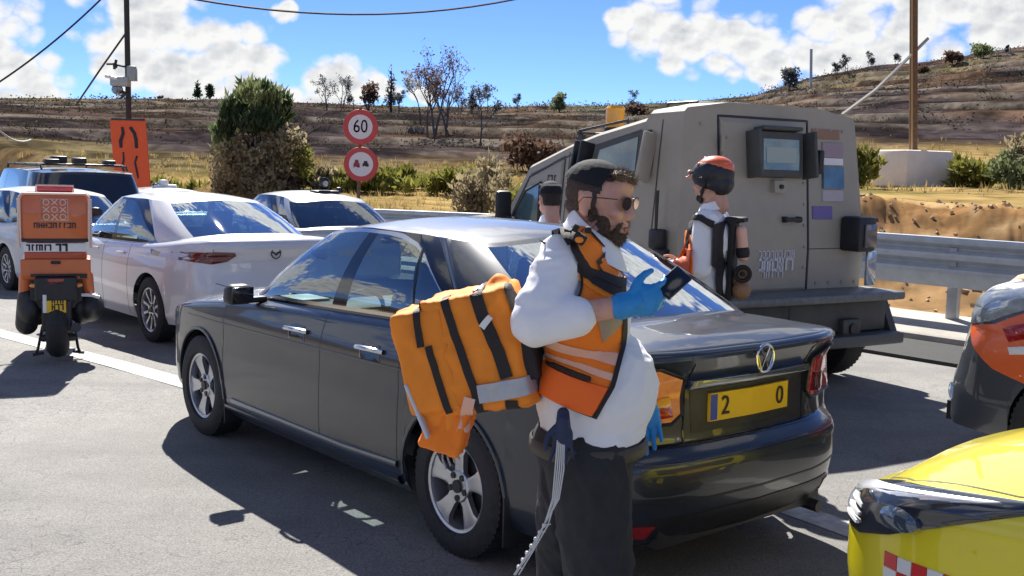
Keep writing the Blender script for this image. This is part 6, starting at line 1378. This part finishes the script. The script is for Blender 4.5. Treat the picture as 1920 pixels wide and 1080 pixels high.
# round signs
SR = mat('sign_red', (.52, .055, .05), .5, nz=.08, nscale=6); SW = mat('sign_white', (.70, .62, .60), .5, nz=.05, nscale=5)
s0 = at(676, 300, 21); zg = gz(s0.x, s0.y); rs_ = empty('road_sign', (s0.x, s0.y, zg), 0, 'post with two round red bordered signs, 60 above a no overtaking sign', 'road sign'); ro = Vector(rs_.location)
def sg(px, py, dy=0): return at(px, py, 21+dy)-ro
g = G(); g.tube([Vector((sg(670, 340).x, .04, -.3)), sg(676, 202, .04)], .035, 8); g.build('post', RUST, rs_)
for (px, py, r1, r2, kd) in ((676, 238, .335, .235, 0), (677, 308, .33, .235, 1)):
    c = sg(px, py); g = G(); g.lathe([(0, .02), (r1, .02), (r1+.008, .0), (r1, -.012), (r2, -.012)], c, 'y', 40); bd_ = g.build('border', SR, rs_, 30); g = G(); g.lathe([(r2, -.012), (0, -.012)], c, 'y', 40); fc = g.build('face', SW, bd_, 0)
    T = lambda v, c=c: c+Vector((v.x, -.018, v.y))
    if kd == 0:
        V, F = text_geo('60', .34, .001); obj('lettering', [T(Vector((v.x*.86, v.y*1.05, 0))) for v in V], F, INK, fc, 0)
    else:
        g = G()
        def car_icon(cx, w, h, red):
            P = [(-.5, -.5), (-.5, .0), (-.34, .1), (-.25, .5), (.25, .5), (.34, .1), (.5, .0), (.5, -.5), (.3, -.5), (.3, -.32), (-.3, -.32), (-.3, -.5)]
            V = [c+Vector((cx+a*w, -.016, b*h+.01)) for a, b in P]; g.add(V, [(0, 1, 10, 11), (1, 2, 6, 7), (2, 3, 4, 5), (2, 5, 6), (7, 8, 9, 10), (1, 7, 10)])
        car_icon(-.085, .12, .15, 1); g.build('symbol', mat('symbol_red', (.25, .03, .04), .5), fc, 0); g = G(); car_icon(.09, .12, .11, 0); g.build('symbol', INK, fc, 0)
# brown pole set in a concrete block on the terrace
bl = at(1711, 340, 30); zb = gz(bl.x, bl.y)+.02; ob = empty('concrete_block', (bl.x, bl.y, zb), R_(24), 'pale concrete block with chamfered top on the earth terrace', 'concrete block')
hb_ = 2.56-zb; g = G(); g.box((0, 0, hb_/2), (1.75, 1.3, hb_), b=.07, taper=(.96, .94)); g.build('block', mat('block_concrete', (.76, .69, .61), .85, nz=.06, nscale=3), ob)
bp_ = empty('power_pole', (bl.x, bl.y, zb), 0, 'brown pole rising out of the pale concrete block', 'pole'); g = G(); g.tube([Vector((-.02, 0, hb_-.3)), at(1714, -160, 30)-Vector((bl.x, bl.y, zb))], [.115, .105], 12); g.build('pole', RUST, bp_); g = G(); g.tube([Vector((-.08, -.09, hb_-.3)), at(1707, -160, 30)-Vector((bl.x, bl.y, zb))-Vector((0, .1, 0))], .03, 6); g.build('conduit', mat('conduit', (.40, .27, .13), .6), bp_)
wire('stay_pole', [at(1740, 72, 30.2), at(1712, 100, 30), at(1640, 170, 28), at(1578, 216, 26)], .045, 'thin pale strut slanting down left from the brown pole', mat('strut_grey', (.40, .38, .34), .6))
wire('far_mast', [at(1520, 195, 120), at(1521, 92, 120)], .16, 'faint thin mast on the ridge left of the brown pole', mat('mast_grey', (.42, .45, .50), .7))
# ---------------------------------------------------------------- plants
def leaf_cloud(g, blobs, n, size, rnd, m=0, up=0., aspect=1.8, shell=.55):
    tot = sum(b[1][0]*b[1][1]*b[1][2] for b in blobs)**.9
    for c, r in blobs:
        k = max(6, int(n*(r[0]*r[1]*r[2])/sum(b[1][0]*b[1][1]*b[1][2] for b in blobs)))
        for _ in range(k):
            v = Vector((rnd.gauss(0, 1), rnd.gauss(0, 1), rnd.gauss(0, 1))).normalized()*(shell+(1-shell)*rnd.random()**.6)*rnd.choice((1, 1, 1, .8, 1.12))
            p = Vector((c[0]+v.x*r[0], c[1]+v.y*r[1], c[2]+v.z*r[2])); d = Vector((rnd.gauss(0, 1), rnd.gauss(0, 1), rnd.gauss(0, 1)+up*3)).normalized(); w = d.orthogonal().normalized(); w = Matrix.Rotation(rnd.uniform(0, 6.3), 3, d) @ w; s = size*rnd.uniform(.6, 1.5)
            g.add([p, p+w*s*.5+d*s*aspect*.4, p+d*s*aspect, p-w*s*.5+d*s*aspect*.4], [(0, 1, 2, 3)], m)
def leafmat(k, c):
    m = mat('leaf_'+k, c, .75, spec=.2, nz=.5, nscale=1.6); nt = m.node_tree; p = nt.nodes['Principled BSDF']; o = nt.nodes['Material Output']
    t = nt.nodes.new('ShaderNodeBsdfTranslucent'); x = nt.nodes.new('ShaderNodeMixShader'); x.inputs[0].default_value = .45
    nt.links.new(p.inputs['Base Color'].links[0].from_socket, t.inputs[0]); nt.links.new(p.outputs[0], x.inputs[1]); nt.links.new(t.outputs[0], x.inputs[2]); nt.links.new(x.outputs[0], o.inputs[0]); return m
LEAFS = {k: leafmat(k, c) for k, c in dict(dark=(.065, .095, .042), green=(.19, .22, .10), yellow=(.21, .21, .045), brown=(.33, .275, .165), dead=(.14, .085, .060), grey=(.115, .12, .125), straw=(.36, .27, .11)).items()}  # grey: leaf tone lightened to paint haze over the far trees
BARK = mat('burnt_bark', (.035, .030, .030), .9, nz=.4, nscale=8); BARK3 = mat('hazed_bark', (.10, .090, .090), .9, nz=.3, nscale=4); BARK2 = mat('bark', (.13, .095, .065), .9, nz=.3, nscale=8)  # BARK3 has distance haze mixed into its colour
def bare(g, p, d, L, r, depth, rnd, tips):
    pts = [Vector(p)]; dd = Vector(d).normalized(); k = 3
    for i in range(k): dd = (dd+Vector((rnd.uniform(-.16, .16), rnd.uniform(-.16, .16), rnd.uniform(-.04, .12)))).normalized(); pts.append(pts[-1]+dd*L/k)
    g.tube(pts, [r*(1-.18*i) for i in range(k+1)], 5 if depth > 1 else 4, cap=False)
    if depth == 0: tips.append(pts[-1]); return
    for i in range(rnd.choice((2, 3, 3))):
        q = pts[rnd.choice((1, 2, 3, 3))]; a = Vector((rnd.uniform(-1, 1), rnd.uniform(-1, 1), rnd.uniform(.1, .9))).normalized(); bare(g, q, (dd*.75+a).normalized(), L*rnd.uniform(.5, .72), r*.55, depth-1, rnd, tips)
def tree(name, px, py, Y, hgt, wid, kind, label, seed, group=None, leaf='grey', n=250, base_z=None, trunkh=.35, size=None, cat='tree'):
    rnd = random.Random(seed); p = at(px, py, Y); z = gz(p.x, p.y); r_ = empty(name, (p.x, p.y, z-.05), rnd.uniform(0, 6), label, cat, group); g = G(); tips = []
    if kind == 'bare':
        for k in range(rnd.choice((1, 2))): bare(g, (rnd.uniform(-.2, .2), 0, 0), (rnd.uniform(-.2, .2), rnd.uniform(-.2, .2), 1), hgt*.38, hgt*.012+.02, 4, rnd, tips)
        g.build('trunk', BARK3, r_)
        if n:
            g = G(); leaf_cloud(g, [(t, (hgt*.07, hgt*.07, hgt*.06)) for t in tips], n, size or hgt*.03, rnd, shell=.1); g.build('crown', LEAFS[leaf], r_, 0, fixn=False)
    elif kind == 'cone':
        g.tube([(0, 0, 0), (0, 0, hgt*.9)], [hgt*.03, hgt*.008], 6); g.build('trunk', BARK, r_); g = G()
        leaf_cloud(g, [((rnd.uniform(-.08, .08)*wid, 0, hgt*(.25+.11*k)), (wid*.5*(1-k/8), wid*.5*(1-k/8), hgt*.10)) for k in range(7)], n, size or hgt*.05, rnd, up=.3, shell=.3); g.build('crown', LEAFS[leaf], r_, 0, fixn=False)
    else:
        for k in range(3): bare(g, (0, 0, 0), (rnd.uniform(-.5, .5), rnd.uniform(-.5, .5), 1), hgt*.4, hgt*.03, 2, rnd, tips)
        g.build('trunk', BARK2 if kind == 'round' else BARK, r_); g = G(); bl_ = []
        for k in range(9): a = rnd.uniform(0, 6.3); q = rnd.uniform(.1, .62); bl_.append(((math.cos(a)*wid*.5*q, math.sin(a)*wid*.5*q, hgt*(.30+rnd.uniform(0, .42))), (wid*rnd.uniform(.16, .30), wid*rnd.uniform(.16, .30), hgt*rnd.uniform(.12, .24))))
        leaf_cloud(g, bl_, n, size or hgt*.05, rnd, shell=.35); g.build('crown', LEAFS[leaf], r_, 0, fixn=False)
    return r_
# the big half-burnt tree left of the round signs
p = at(488, 372, 34); bt = empty('half_burnt_tree', (p.x, p.y, gz(p.x, p.y)-.1), 0, 'large tree with scorched brown lower leaves and green top, left of the round signs', 'tree'); rnd = random.Random(5); g = G(); tips = []
for k in range(6): bare(g, (rnd.uniform(-.4, .4), rnd.uniform(-.3, .3), 0), (rnd.uniform(-.7, .7), rnd.uniform(-.4, .4), 1), 1.25, .08, 3, rnd, tips)
g.build('trunk', BARK, bt)
bo = Vector(bt.location)
def tl(px, py, dy=0): return at(px, py, 34+dy)-bo
def crown(name, spots, n, size, m, up=0, asp=1.8):
    g = G(); bl_ = [(tl(a, b, rnd.uniform(-.8, .8)), (w/59*.5, w/59*.5, h/59*.5)) for a, b, w, h in spots]; leaf_cloud(g, bl_, n, size, rnd, up=up, aspect=asp, shell=.2); return g.build(name, LEAFS[m], bt, 0, fixn=False)
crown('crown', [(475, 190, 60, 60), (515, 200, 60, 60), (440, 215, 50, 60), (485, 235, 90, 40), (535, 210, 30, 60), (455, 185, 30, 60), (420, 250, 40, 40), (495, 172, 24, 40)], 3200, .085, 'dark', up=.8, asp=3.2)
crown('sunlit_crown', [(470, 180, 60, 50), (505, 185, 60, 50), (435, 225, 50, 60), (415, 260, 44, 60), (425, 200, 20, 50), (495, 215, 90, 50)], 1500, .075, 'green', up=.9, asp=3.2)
crown('scorched_foliage', [(430, 300, 60, 80), (470, 320, 80, 90), (520, 300, 80, 100), (550, 270, 50, 70), (545, 320, 60, 80), (500, 350, 110, 60), (420, 340, 50, 60), (510, 260, 50, 50), (450, 280, 60, 60), (470, 355, 80, 50), (565, 285, 30, 50)], 6500, .09, 'brown', asp=1.8)
crown('withered_foliage', [(410, 330, 40, 70), (440, 350, 60, 50), (540, 345, 60, 50)], 900, .09, 'dead'); crown('olive_foliage', [(430, 280, 50, 60), (570, 300, 36, 60), (540, 285, 40, 60)], 1300, .08, 'yellow')
# trees along the ridge and on the slopes: px, py of foot, distance, height, width, kind, leaf, label
TR = [(370, 190, 150, 2.6, 1.2, 'cone', 'dark', 'small dark conifer on the skyline left of the half burnt tree'), (393, 190, 150, 2.4, 1.1, 'round', 'dark', 'little dark bush-like tree on the skyline, right beside the small conifer'),
 (615, 205, 120, 4.6, 3, 'bare', 'grey', 'bare grey tree against the small white cloud, leftmost of the ridge group'), (640, 205, 122, 4.4, 3, 'bare', 'grey', 'thin bare tree against the white cloud, second of the ridge group'), (662, 205, 118, 3.8, 3, 'bare', 'grey', 'short bare tree just above the 60 sign'),
 (690, 200, 120, 4.0, 2.4, 'round', 'dead', 'reddish brown scorched tree right above the 60 sign'), (733, 205, 120, 5.2, 1.6, 'cone', 'grey', 'tall narrow grey conifer right of the 60 sign'), (748, 207, 122, 3.0, 1.6, 'bare', 'grey', 'low bare tree beside the tall narrow conifer'),
 (785, 250, 90, 5.4, 3, 'bare', 'brown', 'half bare tree with sparse olive leaves in the middle of the slope'), (815, 285, 80, 7.6, 4, 'bare', 'dead', 'large black burnt tree in the middle of the slope'), (835, 280, 85, 6.4, 3, 'bare', 'dead', 'leaning burnt tree right of the large black one'), (800, 290, 78, 6.2, 3, 'bare', 'dead', 'burnt tree standing in front of the large black one'),
 (862, 220, 120, 4.2, 2, 'bare', 'grey', 'slim bare tree on the skyline above the burnt trees'), (885, 210, 125, 3.2, 1.2, 'cone', 'grey', 'small pointed tree on the skyline right of the burnt trees'), (915, 207, 125, 3.6, 2.4, 'bare', 'grey', 'bushy bare tree on the skyline in the middle of the photo'), (898, 300, 70, 4.6, 2.5, 'bare', 'grey', 'crooked burnt trunk leaning right on the slope'),
 (970, 212, 130, 2.6, 1.6, 'bare', 'grey', 'tiny bare tree on the skyline left of the green round one'), (1049, 205, 125, 2.6, 2.6, 'round', 'green', 'rounded green tree on the skyline above the skullcap man'), (1187, 205, 115, 3.2, 1.6, 'bare', 'dark', 'wind bent dark tree on the skyline above the amber beacon'), (1195, 207, 110, 1.6, 3.4, 'round', 'dead', 'low dark scrub under the wind bent tree'),
 (1478, 172, 120, 3.0, 2.6, 'round', 'grey', 'leafy grey green tree on the skyline above the truck'), (1568, 150, 125, 2.2, 1.4, 'bare', 'grey', 'bare shrub on the skyline left of the faint haze of trunks'), (1585, 150, 125, 2.6, 2.6, 'bare', 'grey', 'broad bare tree on the skyline left of the brown pole'), (1625, 150, 125, 2.8, 2.8, 'bare', 'grey', 'second broad bare tree left of the brown pole'), (1675, 150, 125, 2.4, 2.8, 'bare', 'grey', 'bare tree close beside the brown pole on the left'),
 (1730, 150, 115, 1.4, 1.6, 'round', 'dead', 'small scorched bush just right of the brown pole'), (1786, 138, 120, 1.9, 2.7, 'round', 'dead', 'round dark brown tree on the skyline right of the pole'), (1838, 122, 125, 2.6, 3.3, 'round', 'green', 'round green tree on the highest part of the ridge'), (1885, 118, 130, 1.2, 1.0, 'bare', 'grey', 'tiny bare tree at the far right of the ridge'),
 (995, 300, 50, 2.0, 3.6, 'round', 'dead', 'dark reddish burnt bush left of the armoured truck'), (975, 295, 52, 1.8, 2.0, 'bare', 'dead', 'bare burnt shrub left of the dark reddish bush'), (230, 192, 150, .9, .8, 'bare', 'grey', 'tiny shrub on the skyline behind the camera pole'), (300, 192, 150, .8, .8, 'bare', 'grey', 'tiny shrub on the skyline right of the camera pole')]
for i, (px, py, Y, h, w, kd, lf, lab) in enumerate(TR):
    n_ = {'bare': 620, 'cone': 420, 'round': 900}[kd]; n_ = n_ if Y < 200 else n_//2
    tree({'bare': 'burnt_tree', 'cone': 'conifer_tree', 'round': 'bushy_tree'}[kd], px, py, Y, h, w, kd, lab, 100+i, 'trees on the burnt hills', lf, n_, size=.09 if kd == 'bare' else .17 if h > 1.5 else .12)
# bushes on the terrace and by the road
BU = [(1610, 330, 27, 1.3, 1.3, 'yellow', 'yellow green bush left of the concrete block, beside the truck'), (1812, 325, 30, .8, 1.4, 'yellow', 'yellowish bush just right of the concrete block'), (1845, 325, 29, .9, 1.9, 'yellow', 'olive bush second to the right of the concrete block'), (1895, 325, 28, 1.2, 1.7, 'green', 'bright green bush near the right edge of the photo'), (1915, 300, 34, 1.9, 2.2, 'brown', 'tall brownish bush behind the bright green one at the right edge'), (1770, 320, 34, .9, 1.4, 'yellow', 'small olive bush right behind the concrete block'),
 (920, 385, 17.5, 1.3, 1.1, 'yellow', 'yellow green weeds beside the mirror of the armoured truck'), (965, 370, 21, 1.7, 1.5, 'yellow', 'tall yellow green shrub behind the cab of the armoured truck'), (900, 360, 24, 1.6, 1.9, 'brown', 'dry brown shrub left of the weeds by the truck mirror'), (935, 350, 27, 1.8, 1.8, 'brown', 'pale brown thicket behind the weeds by the truck'), (860, 335, 34, 1.0, 2.4, 'yellow', 'yellow green bush in the dry field, right of the round signs'), (720, 335, 34, .8, 2.6, 'yellow', 'low yellow green scrub just right of the lower round sign'), (770, 335, 36, .8, 2.2, 'yellow', 'low scrub in the dry field between signs and truck'), (640, 335, 34, .8, 2.2, 'yellow', 'low scrub left of the lower round sign'), (310, 335, 36, .9, 3.0, 'yellow', 'yellow scrub between the orange sign and the half burnt tree'), (350, 350, 32, .8, 2.2, 'brown', 'dry scrub at the left foot of the half burnt tree'), (10, 330, 30, 1.2, 2.6, 'yellow', 'dry yellow bush at the left edge of the photo'), (600, 345, 34, .8, 1.8, 'brown', 'dry scrub at the right foot of the half burnt tree')]
for i, (px, py, Y, h, w, lf, lab) in enumerate(BU):
    rnd = random.Random(300+i); p = at(px, py, Y); g = G(); bl_ = []
    for k in range(10): a = rnd.uniform(0, 6.3); q = rnd.uniform(.0, .8); bl_.append(((math.cos(a)*w*.5*q, math.sin(a)*w*.35*q, h*rnd.uniform(.2, .62)), (w*rnd.uniform(.10, .2), w*rnd.uniform(.10, .2), h*rnd.uniform(.16, .34))))
    bo_ = empty('bush', (p.x, p.y, gz(p.x, p.y)-.03), 0, lab, 'bush', 'bushes beside the road'); leaf_cloud(g, bl_, 1100, .075 if Y < 29 else .10, rnd, up=.5 if lf != 'green' else .2, shell=.2, aspect=2.4); g.build('foliage', LEAFS[lf], bo_, 0, fixn=False)
    g = G(); tp = []
    for k in range(4): bare(g, (rnd.uniform(-.2, .2)*w, rnd.uniform(-.2, .2)*w, 0), (rnd.uniform(-.5, .5), rnd.uniform(-.5, .5), 1), h*.5, .02, 1, rnd, tp)
    g.build('stem', BARK2, bo_)
# dry grass and stones: one mass each
def scatter(name, n, fn, m, label, cat):
    g = G(); rnd = random.Random(9)
    for _ in range(n): fn(g, rnd)
    o = g.build(name, m, None, 0, fixn=False); tag(o, label, cat, kind='stuff'); return o
def tuft(g, r):
    a = R_(r.uniform(-31, 31)); d = 14+r.random()**1.6*42; X, Y = d*math.sin(a), d*math.cos(a); xr, yr = wr(X, Y)
    if yr > -8.6 or (math.degrees(a) > 7 and (d < 25 or r.random() < .6)): return
    z = gz(X, Y); hh = r.uniform(.06, .22)*(1+d*.012)
    for _ in range(7):
        q = r.uniform(0, 6.3); w = .006*(1+d*.05); tx, ty = r.uniform(-.1, .1), r.uniform(-.1, .1); b = Vector((X+r.uniform(-.12, .12), Y+r.uniform(-.12, .12), z-.02)); e = Vector((math.cos(q)*w, math.sin(q)*w, 0)); g.add([b-e, b+e, b+Vector((tx, ty, hh*r.uniform(.6, 1.1)))], [(0, 1, 2)])
scatter('dry_grass', 6000, tuft, LEAFS['straw'], 'straw coloured dry grass tufts on the field beyond the road', 'grass')
ROCK = mat('pale_rock', (.42, .29, .17), .9, nz=.25, nscale=3, bump=.4, bscale=20)
def stone(g, r):
    if r.random() < .5: a = R_(r.uniform(9, 31)); d = r.uniform(13.6, 19)
    else: a = R_(r.uniform(-31, 31)); d = 15+r.random()*50
    X, Y = d*math.sin(a), d*math.cos(a); xr, yr = wr(X, Y)
    if yr > -8.5: return
    s = r.uniform(.012, .035)*(1 if r.random() < .92 else 2.2); V = []; c = Vector((X, Y, gz(X, Y)+s*.15)); Rm = rot(r.uniform(0, 360), r.uniform(0, 360), r.uniform(0, 360))
    V = [c+(Rm @ Vector((x*r.uniform(.6, 1.1), y*r.uniform(.5, 1), zz*r.uniform(.4, .8))))*s for x in (-1, 1) for y in (-1, 1) for zz in (-1, 1)]
    g.add(V, [(0, 1, 3, 2), (4, 6, 7, 5), (0, 4, 5, 1), (2, 3, 7, 6), (0, 2, 6, 4), (1, 5, 7, 3)])
scatter('stones', 900, stone, ROCK, 'loose pale stones on the earth bank and field', 'stones')

def scrub(g, r):
    a = R_(r.uniform(-31, 31)); d = 62+r.random()*95; X, Y = d*math.sin(a), d*math.cos(a); z = gz(X, Y); s = r.uniform(.25, .9)*(.6+d/200)
    if r.random() > .45+.5*float(vnoise(X, Y, 14, 33)): return
    for _ in range(16):
        p = Vector((X+r.gauss(0, .7)*s, Y+r.gauss(0, .45)*s, z-.1+abs(r.gauss(0, .26))*s)); d1 = Vector((r.gauss(0, 1), r.gauss(0, 1), r.gauss(0, 1)+.6)).normalized(); w = d1.orthogonal().normalized()*s*.09; d1 = d1*s*.24; g.add([p, p+w+d1*.5, p+d1, p-w+d1*.5], [(0, 1, 2, 3)])
scatter('burnt_scrub', 3600, scrub, leafmat('scrub', (.060, .052, .034)), 'dark burnt scrub scattered over the terraced slopes', 'scrub')
